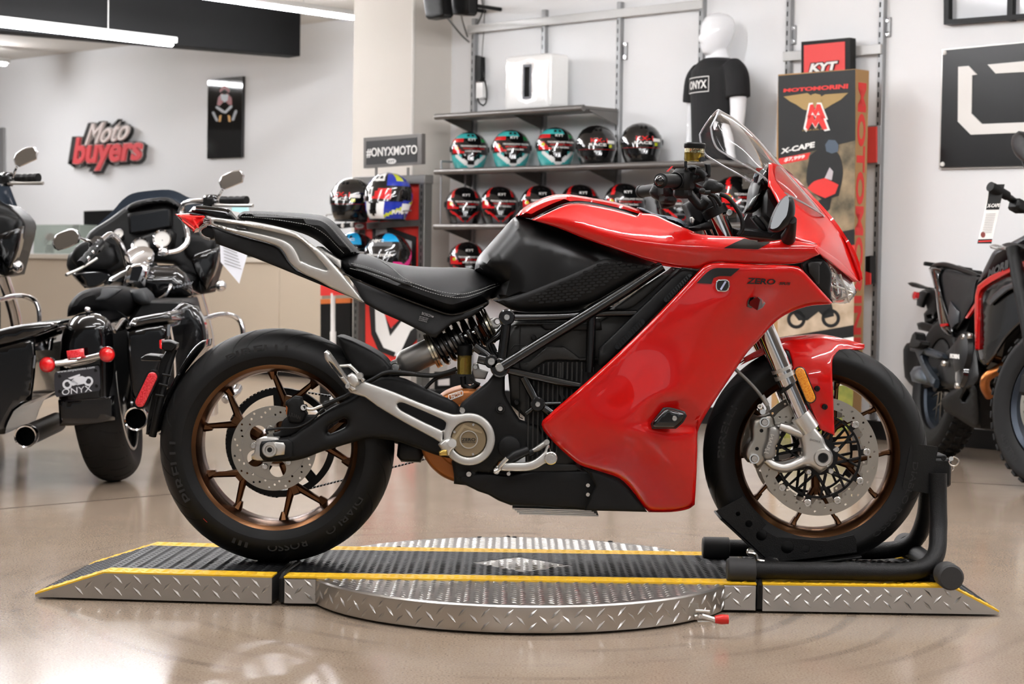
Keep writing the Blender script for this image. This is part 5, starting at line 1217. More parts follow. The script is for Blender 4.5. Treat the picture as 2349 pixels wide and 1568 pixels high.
m = MB().plate(Z('G', (600, 195), (625, 205), (640, 250), (655, 320), (690, 420), (765, 560), (800, 640), (770, 600), (700, 480), (640, 380), (615, 270)), .085, .02, k=2, rnd=3, rd=.004); P('mudguard_liner', m, 'blackm', mg)
# seats -------------------------------------------------------------------------------
rs_ = Z('B', (1147, 475), (1172, 442), (1230, 431), (1310, 438), (1390, 460), (1460, 488), (1600, 512), (1760, 523), (1980, 527), (2060, 552), (2150, 590), (2205, 630), (2170, 690), (2120, 742), (2050, 775), (1960, 806), (1870, 825), (1750, 790), (1600, 735), (1450, 680), (1300, 618), (1180, 562), (1147, 515))
sn = [(785, 600, .09), (860, 595, .1), (1000, 640, .14), (1100, 640, .1), (1140, 655, .05), (1000, 690, .12), (880, 640, .12)]
m = MB().plate(rs_, 0, inflate=[(790, 600, .10), (900, 620, .13), (1000, 660, .15), (1100, 660, .10), (1140, 650, .07)], rnd=42, step=9, k=3); se = P('rider_seat', m, 'seat', label='black stitched rider seat')
def stitch(name, pts, W, parent, dash=7, gap=3, r=.0009):
    """dashes lying on an inflated cushion: (pixel, n) points"""
    P3 = [Vector(p) for p in crom([tuple(BK.at(*Z('B', p[:2])[0], p[2])) for p in pts], 12, False)]
    m = MB(); acc = 0; on = []; tot = [0]
    for a, b in zip(P3, P3[1:]): tot.append(tot[-1] + (b - a).length)
    def pos(t):
        i = max(0, min(len(P3) - 2, int(np.searchsorted(tot, t)) - 1)); return P3[i].lerp(P3[i + 1], (t - tot[i]) / max(tot[i + 1] - tot[i], 1e-9))
    t = 0
    while t + .005 < tot[-1]: m.tube([pos(t), pos(t + .0042)], r, 6, 1); t += .0066
    return P(name, m, 'thread', parent)
def onseat(pts, Wf, ol, rnd, lift=.0012):
    o2 = crom(ol, 3); q = np.array([Z('B', p)[0] for p in pts]); d = distp(o2, q); w = nfun(Wf)(q) * prof(d / rnd) + lift
    return [(p[0], p[1], float(w[i])) for i, p in enumerate(pts)]
W1 = [(790, 600, .10), (900, 620, .13), (1000, 660, .15), (1100, 660, .10), (1140, 650, .07)]
stitch('stitching', onseat([(1150, 495), (1230, 500), (1330, 525), (1450, 570), (1560, 610), (1640, 633), (1750, 670), (1880, 697), (1960, 698), (2060, 672), (2140, 642), (2198, 626)], W1, rs_, 42), 0, se)
stitch('stitching', onseat([(1152, 515), (1230, 535), (1330, 560), (1450, 595), (1600, 640), (1750, 690), (1880, 720), (1960, 720), (2060, 692), (2140, 660), (2196, 640)], W1, rs_, 42), 0, se)
stitch('stitching', onseat([(1330, 446), (1420, 482), (1500, 540), (1560, 590), (1632, 632)], W1, rs_, 42), 0, se)
m = MB().tube([BK.at(*Z('B', p[:2])[0], p[2]) for p in onseat([(1150, 505), (1240, 518), (1340, 545), (1450, 585), (1560, 628), (1620, 640)], W1, rs_, 42, 0)], .0035, 8); P('seat_piping', m, 'blackm', se)
gp_ = [(1462, 489), (1600, 512), (1760, 523), (1980, 527), (2060, 552), (2150, 590), (2203, 630), (2140, 640), (2060, 668), (1960, 692), (1880, 690), (1750, 664), (1640, 630), (1560, 585)]
ps_ = Z('B', (470, 190), (492, 164), (530, 154), (700, 158), (860, 166), (1000, 178), (1045, 190), (1095, 225), (1150, 288), (1220, 368), (1278, 432), (1230, 460), (1150, 480), (1100, 435), (1000, 352), (900, 302), (700, 248), (560, 222), (492, 212))
W2 = [(560, 495, .10), (700, 510, .115), (780, 560, .1), (800, 590, .07)]
m = MB().plate(ps_, 0, inflate=W2, rnd=27, step=8, k=3); sp = P('passenger_seat', m, 'seat', label='black stitched passenger seat')
stitch('stitching', onseat([(490, 180), (560, 172), (700, 178), (900, 200), (1000, 212), (1060, 240), (1130, 310), (1200, 390), (1240, 435)], W2, ps_, 27), 0, sp)
stitch('stitching', onseat([(500, 192), (560, 194), (700, 208), (860, 232), (960, 255), (1050, 310), (1130, 390), (1180, 440)], W2, ps_, 27), 0, sp)
# tail ----------------------------------------------------------------------------------
tl = Z('B', (330, 368), (305, 262), (420, 300), (560, 340), (680, 372), (742, 400), (800, 480), (860, 545), (960, 590), (1300, 752), (1270, 742), (1100, 672), (900, 590), (600, 468))
m = MB().plate(tl, [(520, 560, .11), (700, 600, .125), (830, 690, .14)], .22, k=2, rnd=5, rd=.008, step=10); P('tail_underside', m, 'blackmm')
sb = Z('B', (1150, 525), (1185, 566), (1300, 620), (1600, 738), (1760, 795), (1870, 828), (1960, 810), (2115, 750), (2120, 770), (2010, 850), (1890, 890), (1770, 990), (1540, 875), (1310, 762), (1250, 650))
m = MB().plate(sb, [(800, 640, .12), (1000, 730, .13), (900, 720, .14), (1100, 700, .12)], .25, k=2, rnd=7, rd=.01, step=10); sbo = P('seat_base', m, 'blackm')
m = MB().text('BOSCH', [Z('B', p)[0] for p in ((1682, 835), (1745, 852), (1750, 836), (1686, 816))], .139, .0006)
for i, t in enumerate(('MOTORCYCLE', 'STABILITY', 'CONTROL')): m.text(t, [Z('B', p)[0] for p in ((1668 - 3 * i, 850 + 11 * i), (1724 - 3 * i, 864 + 11 * i), (1726 - 3 * i, 857 + 11 * i), (1670 - 3 * i, 843 + 11 * i))], .139, .0005)
m.plate(Z('B', *circ(1755, 848, 6, 14)), .1392, .001, k=1, step=3); P('lettering', m, 'greyp', sbo, label='small grey lettering')
P('base_bolt', MB().bolt(at('B', (1815, 925), .13), NV, .009, .003), 'blackg', sbo)
m = MB().tube([at('B', p, .137) for p in ((1190, 575), (1300, 625), (1600, 742), (1760, 800), (1870, 833), (1960, 818), (2110, 760))], .0022, 8); P('base_seam', m, 'blackg', sbo)
rail = Z('B', (288, 205), (300, 197), (335, 200), (480, 218), (600, 236), (720, 258), (810, 280), (880, 312), (950, 368), (1020, 420), (1100, 505), (1200, 620), (1306, 752), (1290, 757), (1180, 702), (1080, 655), (1000, 610), (920, 575), (860, 535), (815, 490), (785, 435), (745, 392), (680, 366), (560, 332), (400, 284), (295, 244))
rin = Z('B', (318, 222), (450, 240), (600, 268), (730, 296), (820, 318), (880, 345), (940, 395), (1000, 460), (1062, 535), (1058, 543), (960, 512), (884, 478), (868, 440), (840, 392), (790, 352), (700, 322), (560, 290), (400, 258), (318, 234))
rn = [(480, 505, .10), (560, 525, .13), (680, 550, .145), (760, 620, .152), (830, 690, .14), (700, 600, .15)]
m = MB().plate(rail, rn, .03, holes=[rin], rnd=5, rd=.008, step=7, k=3); ra = P('grab_rail', m, 'silver', label='silver grab rail on the tail')
m = MB().plate(rail, [(x, y, -v + .03) for x, y, v in rn], .03, holes=[rin], rnd=5, rd=.004, step=10, k=3); P('grab_rail', m, 'silver', label='far silver grab rail')
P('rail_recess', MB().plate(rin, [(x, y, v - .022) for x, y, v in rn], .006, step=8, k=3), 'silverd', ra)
m = MB().plate(Z('B', (452, 252), (470, 258), (538, 268), (534, 282), (470, 272)), .125, .012, k=1, rnd=2, rd=.003); P('rail_latch', m, 'blackg', ra)
# tail filler pieces
m = MB().plate(Z('B', (150, 160), (182, 122), (300, 132), (412, 150), (425, 175), (470, 215), (330, 198), (262, 182)), .0, inflate=.085, rnd=14, step=6, k=2); P('tail_cowl', m, 'blackm')
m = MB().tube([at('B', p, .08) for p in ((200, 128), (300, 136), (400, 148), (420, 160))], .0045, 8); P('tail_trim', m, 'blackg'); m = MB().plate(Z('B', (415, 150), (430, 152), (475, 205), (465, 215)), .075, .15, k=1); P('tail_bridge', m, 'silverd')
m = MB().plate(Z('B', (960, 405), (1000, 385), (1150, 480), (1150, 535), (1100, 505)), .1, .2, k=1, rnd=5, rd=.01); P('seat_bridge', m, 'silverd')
tlm = Z('B', (60, 174), (150, 168), (258, 182), (260, 232), (186, 298), (170, 285), (110, 225))
m = MB().plate(tlm, 0, inflate=[(410, 495, .03), (450, 510, .08), (465, 500, .09)], rnd=12, step=5, k=1); tlo = P('tail_light', m, 'tail', label='pointed red tail light')
m = MB(); 
for q in (((90, 188), (250, 190)), ((180, 285), (255, 190)), ((110, 215), (190, 275)), ((170, 190), (215, 265))): m.tube([at('B', q[0], .07), at('B', q[1], .086)], .0022, 6, 1)
P('light_facets', m, mat('bright_red_facets', 'ff3a38', .1, 0, 1), tlo)
m = MB().plate(Z('B', (225, 270), (262, 248), (330, 262), (345, 330), (300, 345), (260, 330), (232, 305)), .06, .1, rnd=6, rd=.02); P('tail_bracket', m, 'blackm'); m = MB().tube([at('B', p, .085) for p in ((268, 250), (235, 268), (226, 295), (250, 325), (290, 340))], .0035, 8); P('plate_light', m, 'lens')
# ------------------------------------------------------------------ things on and before the walls
M['bracket'] = mat('grey_metal_upright', '9a9b9c', .42, .6)
M['shelfm'] = mat('grey_metal_shelf', '6e6b68', .34, .6)
M['cream'] = mat('beige_counter_laminate', 'b9ab98', .5)
M['card'] = mat('brown_cardboard', 'a98458', .8)
M['gold'] = mat('gold_print', 'a08350', .5)
M['orange'] = mat('orange_print', 'c8692c', .5)
M['glossw'] = mat('gloss_white', 'f0f0ee', .12, 0, .6)
def WP(name, label, cat, px, n, zb=None, group=None):
    p = WR.at(px[0], px[1], n)
    return thing(name, label, cat, (p.x, p.y, p.z if zb is None else zb), group)
def wplate(ol, n, th=.01, fr=None, k=1, step=None, **kw):
    return MB().plate(ol, n, th, fr=fr or WR, k=k, step=step or 30, **kw)
# uprights, cross rails --------------------------------------------------------------
def upright(px, ytop, label, ybot=None, px2=None):
    u, v = WR.uv(px, ytop, .03)
    t = thing('shelf_upright', label, 'shelf upright', WR.p(u, 0.1, .0), 'slotted steel uprights on the white wall')
    m = MB(); v = min(v, 2.7); m.box(WR.p(u, (v + .1) / 2, .016), (.034, v - .1, .03), WR.U, WR.V, .003)
    z = .14
    while z < v - .03:
        m.box(WR.p(u - .006, z, .0315), (.008, .026, .001), WR.U, WR.V, mi=1); z += .0508
    build('post', m, ['bracket', 'groove'], t)
    return u
us = []
for px, y, lb in ((1086, 42, 'slotted grey upright nearest the column'), (1247, 22, 'slotted grey upright behind the white cube speaker'), (1420, 4, 'slotted grey upright where the top shelf ends'),
                  (1610, -60, 'slotted grey upright behind the mannequin head'), (1811, -80, 'slotted grey upright between mannequin and red framed sign'), (2024, -80, 'slotted grey upright beside the black wall plaque')):
    us.append(upright(px, y, lb))
def rail(p0, p1, label, n=.035, h=.05):
    a, b = WR.uv(*p0, n), WR.uv(*p1, n); t = thing('cross_rail', label, 'rail', WR.p(a[0], a[1] - h / 2, n), 'grey cross rails on the uprights')
    m = MB(); z = a[1]; m.box(WR.p((a[0] + b[0]) / 2, z, n), (abs(b[0] - a[0]), h, .012), WR.U, WR.V, .002); build('bar', m, mat('light_grey_rail', 'c2c2c0', .4, .3), t)
rail((1073, 68), (1612, 15), 'grey flat rail across the uprights above the white cube speaker'); rail((1797, 130), (2022, 112), 'grey flat rail behind the red framed sign')
def clip(px, y, label):
    t = WP('wall_clip', label, 'clip', (px, y + 20), .0, group='wall clips on the uprights')
    u, v = WR.uv(px, y, .01); m = MB().box(WR.p(u, v, .006), (.03, .10, .012), WR.U, WR.V, .002); 
    build('plate', m, 'bracket', t)
    for dv in (-.035, .035): build('washer', MB().lathe([(0, .013), (.005, .011), (.005, .004), (.003, 0)], WR.p(u, v + dv, .012), WR.N, 16), 'chrome', t)
clip(1434, 117, 'small clip with two washers on the upright where the top shelf ends'); clip(1820, 80, 'small clip with two washers on the upright between mannequin and red sign'); clip(2037, 62, 'small clip with two washers on the upright beside the wall plaque')
# shelves ------------------------------------------------------------------------------
DS = .33
def shelf(p0, u1, label, hang=True):
    a = WR.uv(*p0, DS); z = a[1]
    t = thing('wall_shelf', label, 'shelf', WR.p(a[0], z - .03, .17), 'grey metal helmet shelves')
    c = (a[0] + u1) / 2; L_ = u1 - a[0]
    build('board', MB().box(WR.p(c, z - .012, DS / 2 + .015), (L_, .018, DS - .04), WR.U, WR.V, .002), 'shelfm', t)
    build('front_lip', MB().tube([WR.p(a[0], z - .016, DS - .01), WR.p(u1, z - .016, DS - .01)], .018, 14, 1), 'shelfm', t)
    for u in us:
        if a[0] < u < u1 + .03: build('shelf_bracket', MB().add([WR.p(u - .004, z - .022, .03), WR.p(u - .004, z - .10, .03), WR.p(u - .004, z - .03, .27), WR.p(u - .004, z - .022, .27), WR.p(u + .004, z - .022, .03), WR.p(u + .004, z - .10, .03), WR.p(u + .004, z - .03, .27), WR.p(u + .004, z - .022, .27)], [(0, 1, 2, 3), (7, 6, 5, 4), (0, 4, 5, 1), (1, 5, 6, 2), (2, 6, 7, 3), (3, 7, 4, 0)]), 'shelfm', t)
    return z, a[0]
z1, ua = shelf((997, 262), WR.uv(1336, 240, DS)[0], 'top grey shelf carrying the white cube speaker')
z2, ub = shelf((997, 388), WR.uv(1790, 372, DS)[0], 'second grey shelf carrying the teal helmets and the mannequin')
z3, uc3 = shelf((995, 514), WR.uv(1790, 500, DS)[0], 'third grey shelf carrying a row of black and red helmets')
z4, uc4 = shelf((995, 640), WR.uv(1790, 622, DS)[0], 'lowest grey shelf behind the tank of the red motorcycle')
# end frame of the shelves
t = WP('shelf_end_rod', 'thin upright rods at the column end of the helmet shelves', 'rod', (1020, 520), .3)
a = WR.uv(1010, 520, .3); m = MB().cyl(WR.p(a[0], z3, .30), WR.p(a[0], z2 + .05, .30), .006, 10); m.cyl(WR.p(a[0] + .005, z3, .1), WR.p(a[0] + .005, z2 + .05, .1), .006, 10); m.cyl(WR.p(a[0], z2 + .05, .30), WR.p(a[0] + .005, z2 + .05, .1), .006, 10); build('rod', m, 'bracket', t)

# helmets --------------------------------------------------------------------------------
HZ = [0, .02, .05, .085, .12, .155, .19, .215, .237, .248]
HW = [.088, .098, .109, .117, .121, .119, .105, .085, .052, .0]
HF = [.105, .128, .136, .134, .126, .116, .097, .077, .045, .0]
HB = [.085, .100, .122, .140, .148, .143, .122, .098, .06, .0]
def hpt(th, z, off=0.):
    w_, f, b = (float(np.interp(z, HZ, q)) for q in (HW, HF, HB))
    c, s = math.cos(th), math.sin(th); d = f if c > 0 else b
    e = 1.18 if (c > 0 and z < .09) else 1.0
    x = w_ * s; y = -d * c * (abs(c) ** (.12 * (e - 1) * 4))
    q = Vector((x, y, z)); return q + Vector((x, y, (z - .11) * .7)).normalized() * off
def hgrid(t0, t1, za, zb, nt, nz, off, idx=None, m=None, mi=0):
    m = m or MB(); 
    for i in range(nt):
        for j in range(nz):
            ta, tb = t0 + (t1 - t0) * i / nt, t0 + (t1 - t0) * (i + 1) / nt; a, b = za + (zb - za) * j / nz, za + (zb - za) * (j + 1) / nz
            m.add([hpt(ta, a, off), hpt(tb, a, off), hpt(tb, b, off), hpt(ta, b, off)], [(0, 1, 2, 3)], idx((ta + tb) / 2, (a + b) / 2) if idx else mi)
    return m
def htext(txt, t0, t1, za, zb, off, m=None, mi=0):
    m = m or MB(); return m.textf(txt, lambda u, v, h: hpt(t0 + (t1 - t0) * u, za + (zb - za) * v, off + h), .0012, mi, .02, 2)
HC = {k: mat('helmet_' + k, c, .12, 0, .8) for k, c in dict(black='0b0b0c', red='c4181b', teal='3fb0ae', white='e8e8e6', blue='1b2f9a', yellow='b9c12a', grey='5a5b5e', pink='e2308c', sky='1f9ad0', green='1f8a4a').items()}
M['visor'] = mat('smoked_visor', '08080a', .06, 0, 1)
def pat_teal(t, z):
    a = abs(t)
    if z > .2: return 2 if abs(t - .9) > .5 and z < .235 else 0
    if z > .165: return 4 if t < -.45 else (5 if t > .7 else 0)
    if z < .105 and a < 1.9:
        k = .085 - a * .085
        if abs(z - (.012 + a * .085)) < .017 and a < .95: return 1
        if a < .5 and z > .012 + a * .085: return 0
        return 2
    return 2 if a > 2.0 and z < .15 else 3
def pat_redblack(t, z):
    a = abs(t)
    if z < .1 and abs(z - (.015 + a * .085)) < .008 and .12 < a < 1.0: return 1
    if z > .17 and abs(a - .75 - (z - .17) * 5) < .13: return 1
    if z < .06 and a < .5: return 2
    return 0
def pat_black(t, z): return 1 if (.178 < z < .184 or .095 < z < .1) and abs(t) < 1.3 else 0
def pat_blue(t, z):
    a = abs(t)
    if z < .1 and a < .5: return 1 if a > .05 + z * 2 or z < .02 else 0
    if z < .08 and abs(a - 1.6) < .3 and z > .03: return 1
    if abs((z - .05) - (a - 1.2) * .05) < .010 or (z > .2 and abs(a - 1.3) < .25): return 3
    if z < .1 or (z > .17 and .5 < a < 2.4): return 2
    if z > .2 and a < .35: return 1
    return 0 if a < 1.9 or z > .14 else 2
def pat_pink(t, z):
    if z > .2: return 3 if (abs(t - .8) < .5 or abs(t + 2) < .6) else 0
    if t > .9 and .05 < z < .18 and abs((z - .11) - .05 * math.sin(t * 3.2)) < .025: return 1
    if abs(t) < .9 and z > .175: return 2
    return 2 if abs(t) > 2.3 else 0
def pat_dark(t, z): return 1 if z > .17 and abs(t) < .8 else 0
def helmet(name, label, pat, cols, style, group):
    t = thing(name, label, 'helmet', (0, 0, 0), group, local=True)
    m = hgrid(-PI, PI, 0, .248, 72, 30, 0, pat); m.add([hpt(-PI + 2 * PI * i / 36, .0, -.0) for i in range(36)], [tuple(range(36))], 0)
    build('shell', m, [HC[c] for c in cols], t, merge=True)
    v = hgrid(-1.32, 1.32, .094, .172, 26, 8, .0045); v = build('visor', v, 'visor', t)
    st = MB()
    if style == 'race':
        htext('KX-1', -.42, .42, .132, .158, .0052, st, 1); htext('RACE', -.5, .34, .112, .128, .0052, st, 0); hgrid(.42, .9, .128, .146, 6, 2, .0051, None, st, 0); hgrid(.5, .68, .104, .122, 3, 2, .0053, None, st, 2)
    elif style == 'kyt':
        hgrid(-1.1, -.35, .102, .15, 8, 4, .0050, lambda a, z: 1 if (z - .10) < (-.3 - a) * .1 else 3, st); hgrid(-.9, -.7, .125, .142, 3, 2, .0054, None, st, 2)
        for q, (a, b) in enumerate(((-.55, .95), (-.4, .8), (-.3, .55))): htext('TECHNOLOGY RACING'[q * 3:], a, b, .142 - q * .016, .152 - q * .016, .0052, st, 1 if q == 1 else 0)
        htext('KYT', .05 - .2, .32, .182, .197, .002, st, 0)
    if style == 'hjc':
        hgrid(-.2, .75, .105, .158, 8, 4, .005, lambda a, z: 1 if a > -.1 + (z - .1) * 4 else 3, st); hgrid(-.35, -.1, .12, .165, 3, 4, .0052, None, st, 0); hgrid(-.28, -.16, .128, .155, 2, 3, .0056, None, st, 3); htext('HJC', -.4, .4, .195, .212, .002, st, 0); htext('RPHA', .9, 1.6, .03, .05, .002, st, 0)
    if style == 'plain': htext('HJC', -.4, .4, .19, .208, .002, st, 0); htext('AIRFLOW SYSTEM', -.4, .9, .12, .132, .0052, st, 0)
    build('visor_sticker', st, ['white', HC['red'], HC['yellow'], HC['black']], v, label='printed visor stickers')
    # vents and edge trim
    m = MB()
    for s in (-1, 1): hgrid(s * .16 - .09, s * .16 + .09, .208, .222, 3, 2, .004, None, m)
    hgrid(-.2, .2, .03, .05, 5, 2, .004, None, m); build('vent', m, 'blackm', t)
    build('neck_trim', MB().tube([hpt(2 * PI * i / 40, .001, .001) for i in range(40)], .005, 8, 1, True), 'blackm', t)
    for s in (-1, 1): build('visor_pivot', MB().lathe([(0, .02), (.004, .019), (.006, .01), (.006, 0)], hpt(s * 1.42, .13, .003), Vector((s, -.15, 0)), 20), 'blackm', t)
    return t
G1 = 'helmets on the shelves'; G2 = 'helmets on the red rack'
H = {'teal': helmet('helmet', '', pat_teal, ['black', 'white', 'teal', 'black', 'red', 'green'], 'kyt', G1), 'rb': helmet('helmet', '', pat_redblack, ['black', 'red', 'grey'], 'kyt', G1),
     'black': helmet('helmet', '', pat_black, ['black', 'red'], 'race', G1), 'blue': helmet('helmet', '', pat_blue, ['black', 'white', 'blue', 'yellow'], 'hjc', G2),
     'pink': helmet('helmet', '', pat_pink, ['black', 'pink', 'grey', 'sky'], 'plain', G2), 'dark': helmet('helmet', '', pat_dark, ['black', 'sky'], 'plain', G2)}
used = set()
def place(kind, p, rot, label, sc=1.0, group=None):
    t = H[kind]
    if kind in used: t = copy_tree(t)
    used.add(kind); t.location = p; t.rotation_euler = (0, 0, math.radians(rot)); t.scale = (sc, sc, sc); t['label'] = label
    if group: t['group'] = group
def onshelf(kind, px, z, rot, label, sc=.95, n=.18):
    # point on the shelf at this horizontal pixel, resting on height z
    u = WR.uv(px, 330, n)[0]; p = WR.p(u, 0, n); place(kind, (p.x, p.y, z - .0025), rot, label, sc, G1)
for i, (k, px, lb) in enumerate((('teal', 1077, 'teal black and red helmet nearest the column on the second shelf'), ('teal', 1173, 'teal black and red helmet standing between two other teal helmets'), ('teal', 1275, 'teal black and red helmet standing next to a black race helmet'),
                                 ('black', 1368, 'black race helmet on the second shelf right beside a teal helmet'), ('black', 1471, 'black race helmet on the second shelf next to the mannequin'))): onshelf(k, px, z2, 6, lb)
for px, lb in ((1066, 'black and red helmet nearest the column on the third shelf'), (1147, 'black and red helmet second from the column on the third shelf'), (1240, 'black and red helmet third from the column, cut by the red tank cover'),
               (1332, 'black and red helmet fourth from the column, peeking over the red tank'), (1434, 'black and red helmet fifth from the column, beside the hand grips'), (1555, 'black and red helmet behind the left handlebar grip')): onshelf('rb', px, z3, 6, lb)
onshelf('rb', 1690, z3, 22, 'red and black helmet behind the fork and control cables', 1.05)
onshelf('rb', 1075, z4, 6, 'black and red helmet on the lowest shelf beside the seat')
# white cube loudspeaker -------------------------------------------------------------------
a0, a1 = WR.uv(1157, 190, .25)[0], WR.uv(1262, 190, .25)[0]
sp_ = thing('subwoofer', 'white rounded cube speaker with dark slot on the top shelf', 'speaker', WR.p((a0 + a1) / 2, z1, .17))
fr2 = Fr(WR.p((a0 + a1) / 2, z1 + .004, .25), WR.U, WR.V); Wd = (a1 - a0); Ht = .32
ol = []
for cx, cy, s0 in ((Wd / 2 - .03, Ht - .03, 0), (-Wd / 2 + .03, Ht - .03, 1), (-Wd / 2 + .03, .03, 2), (Wd / 2 - .03, .03, 3)):
    for i in range(7): an = PI / 2 * (s0 + i / 6); ol.append((cx + .03 * math.cos(an), cy + .03 * math.sin(an)))
m = MB().plate(ol, 0, .15, local=True, fr=fr2, k=1, rnd=.02, rd=.018, step=.03, holes=[[(-.024, .07), (.024, .07), (.024, .25), (-.024, .25)]]); build('cabinet', m, 'glossw', sp_)
m = MB().plate([(-.034, .06), (.034, .06), (.034, .262), (-.034, .262)], .002, .006, local=True, fr=fr2, k=1, step=.03, holes=[[(-.022, .073), (.022, .073), (.022, .248), (-.022, .248)]]); build('slot_frame', m, mat('grey_slot_frame', '55565c', .4), sp_)
build('slot', MB().box(fr2.p(0, .16, -.05), (.05, .185, .09), WR.U, WR.V), 'groove', sp_)
# mannequin in a black t-shirt --------------------------------------------------------------
mp_ = WR.p(WR.uv(1640, 340, .17)[0], 0, .17)
mq = thing('mannequin', 'glossy white half mannequin in black t-shirt standing on the second shelf', 'mannequin', (mp_.x, mp_.y, z2), local=True)
mq.rotation_euler = (0, 0, math.radians(-64))
def ell(z, rx, ry, cy=0, cx=0, n=28): return [Vector((cx + rx * math.cos(2 * PI * i / n), cy + ry * math.sin(2 * PI * i / n), z)) for i in range(n)]
def limb(m, pts, rad): m.tube(pts, rad, 18, 5); return m
m = MB(); m.loft([ell(0, .15, .10), ell(.1, .14, .095), ell(.25, .155, .105), ell(.4, .175, .11), ell(.48, .175, .10), ell(.53, .13, .08), ell(.555, .075, .065, .005), ell(.60, .052, .056, .0), ell(.64, .052, .058, -.005)])
m.loft([ell(.575, .03, .035, -.045), ell(.59, .045, .06, -.03), ell(.62, .06, .083, -.016), ell(.66, .07, .095, -.006), ell(.70, .076, .102, .002), ell(.74, .075, .1, .008), ell(.775, .06, .082, .012), ell(.795, .035, .05, .012), ell(.802, .008, .012, .012)])
m.sphere((0, -.102, .655), .016, (.8, 1.0, 1.5))
for s in (-1, 1): limb(m, [(s * .16, 0, .49), (s * .205, .0, .43), (s * .222, .0, .26), (s * .222, -.02, .02)], [.05, .052, .042, .03])
b_ = build('body', m, mat('glossy_white_mannequin', 'eff1f4', .08, 0, .5), mq); rm_ = b_.modifiers.new('skin', 'REMESH'); rm_.mode = 'VOXEL'; rm_.voxel_size = .007; rm_.use_smooth_shade = True
sm_ = b_.modifiers.new('smooth', 'SMOOTH'); sm_.factor = .5; sm_.iterations = 6
m = MB(); m.loft([ell(.0, .168, .118), ell(.1, .162, .112), ell(.25, .168, .118), ell(.4, .186, .12), ell(.49, .186, .112), ell(.535, .14, .09), ell(.556, .075, .072, .005)])
for s in (-1, 1): limb(m, [(s * .15, 0, .50), (s * .205, .0, .45), (s * .222, .0, .33)], [.058, .064, .066])
b_ = build('t_shirt', m, mat('black_cotton', '0e0e10', .8, bump=(120, .3)), mq); rm_ = b_.modifiers.new('skin', 'REMESH'); rm_.mode = 'VOXEL'; rm_.voxel_size = .007; rm_.use_smooth_shade = True
sm_ = b_.modifiers.new('smooth', 'SMOOTH'); sm_.factor = .5; sm_.iterations = 5
def chest(x, z, h=0): return Vector((x, -.121 * math.sqrt(max(.05, 1 - (x / .19) ** 2)) - .004 - h, z))
m = MB(); m.textf('ONYX', lambda u, v, h: chest(-.085 + .17 * u, .385 + .045 * v, h), .001)
for a, b, c_, d_ in ((-.1, .1, .365, .369), (-.1, .1, .445, .449), (-.1, -.096, .365, .449), (.096, .1, .365, .449)):
    m.sheet([[chest(a + (b - a) * i / 8, c_, .001) for i in range(9)], [chest(a + (b - a) * i / 8, d_, .001) for i in range(9)]])
build('shirt_print', m, 'white', mq, label='white boxed lettering on the chest')
# cardboard display ------------------------------------------------------------------------
SN = .34
f0, f1 = WR.uv(1785, 173, SN), WR.uv(1963, 158, SN); ztop = f1[1]
st_ = thing('cardboard_display', 'tall cardboard motorcycle display box with eagle emblem against the wall', 'display', WR.p((f0[0] + f1[0]) / 2, 0, SN - .06))
u0, u1 = f0[0], f1[0]; dp = .115
m = MB().box(WR.p((u0 + u1) / 2, ztop / 2, SN - dp / 2), (u1 - u0, ztop, dp), WR.U, WR.V); bx = build('box', m, 'card', st_)
SD = Fr(WR.p(u1, 0, SN), -WR.N, WR.V)
def prt(name, mb, mt, label=None): return build(name, mb, mt, st_, label)
prt('front_print', wplate([(1785, 174), (1962, 159), (1962, 322), (1785, 366)], SN + .0015, .001), 'blackp')
photo = mat('printed_outdoor_photo', '4b4636', .6, noise=(9, 'a08a6c', .35)); photo2 = mat('printed_dirt_track', 'c8b49c', .6, noise=(14, '9a8468', .5))
prt('photo_print', wplate([(1785, 366), (1962, 322), (1960, 525), (1784, 560)], SN + .0015, .001), photo, 'printed photo of a rider on a red motorcycle')
prt('front_print', wplate([(1784, 560), (1960, 525), (1960, 610), (1784, 640)], SN + .0015, .001), 'blackp')
prt('photo_print', wplate([(1784, 640), (1960, 610), (1958, 745), (1784, 775)], SN + .0015, .001), photo2, 'printed photo of a motorcycle on dirt')
prt('front_print', wplate([(1784, 775), (1958, 745), (1958, 772), (1784, 800)], SN + .0015, .001), 'blackp')
prt('front_print', wplate([(1784, 800), (1958, 772), (1957, 880), (1784, 900)], SN + .0015, .001), 'white')
prt('front_print', wplate([(1784, 900), (1957, 880), (1955, 985), (1784, 1010)], SN + .0015, .001), mat('printed_grass', '8c8a3c', .7, noise=(20, '5a6a2a', .4)))
e = SN + .003
def JP(*p): return Z('J', *p)
m = MB().text('MOTOMORINI', JP((582, 415), (872, 398), (874, 376), (584, 399)), e, .0006, WR, 0, .05); prt('lettering', m, 'redfix', 'red brand lettering')
m = MB()
for w_ in (JP((583, 434), (690, 418), (708, 430), (712, 470), (690, 496), (672, 492), (640, 470), (612, 456)), JP((873, 417), (770, 424), (752, 434), (750, 470), (768, 490), (800, 470), (840, 448)), JP((708, 425), (725, 420), (748, 425), (752, 434), (760, 480), (705, 486)), JP((720, 565), (738, 565), (729, 578))): m.plate(w_, e, .0006, fr=WR, k=1, step=60)
prt('eagle_emblem', m, 'gold', 'gold eagle emblem')
m = MB(); mm = MB()
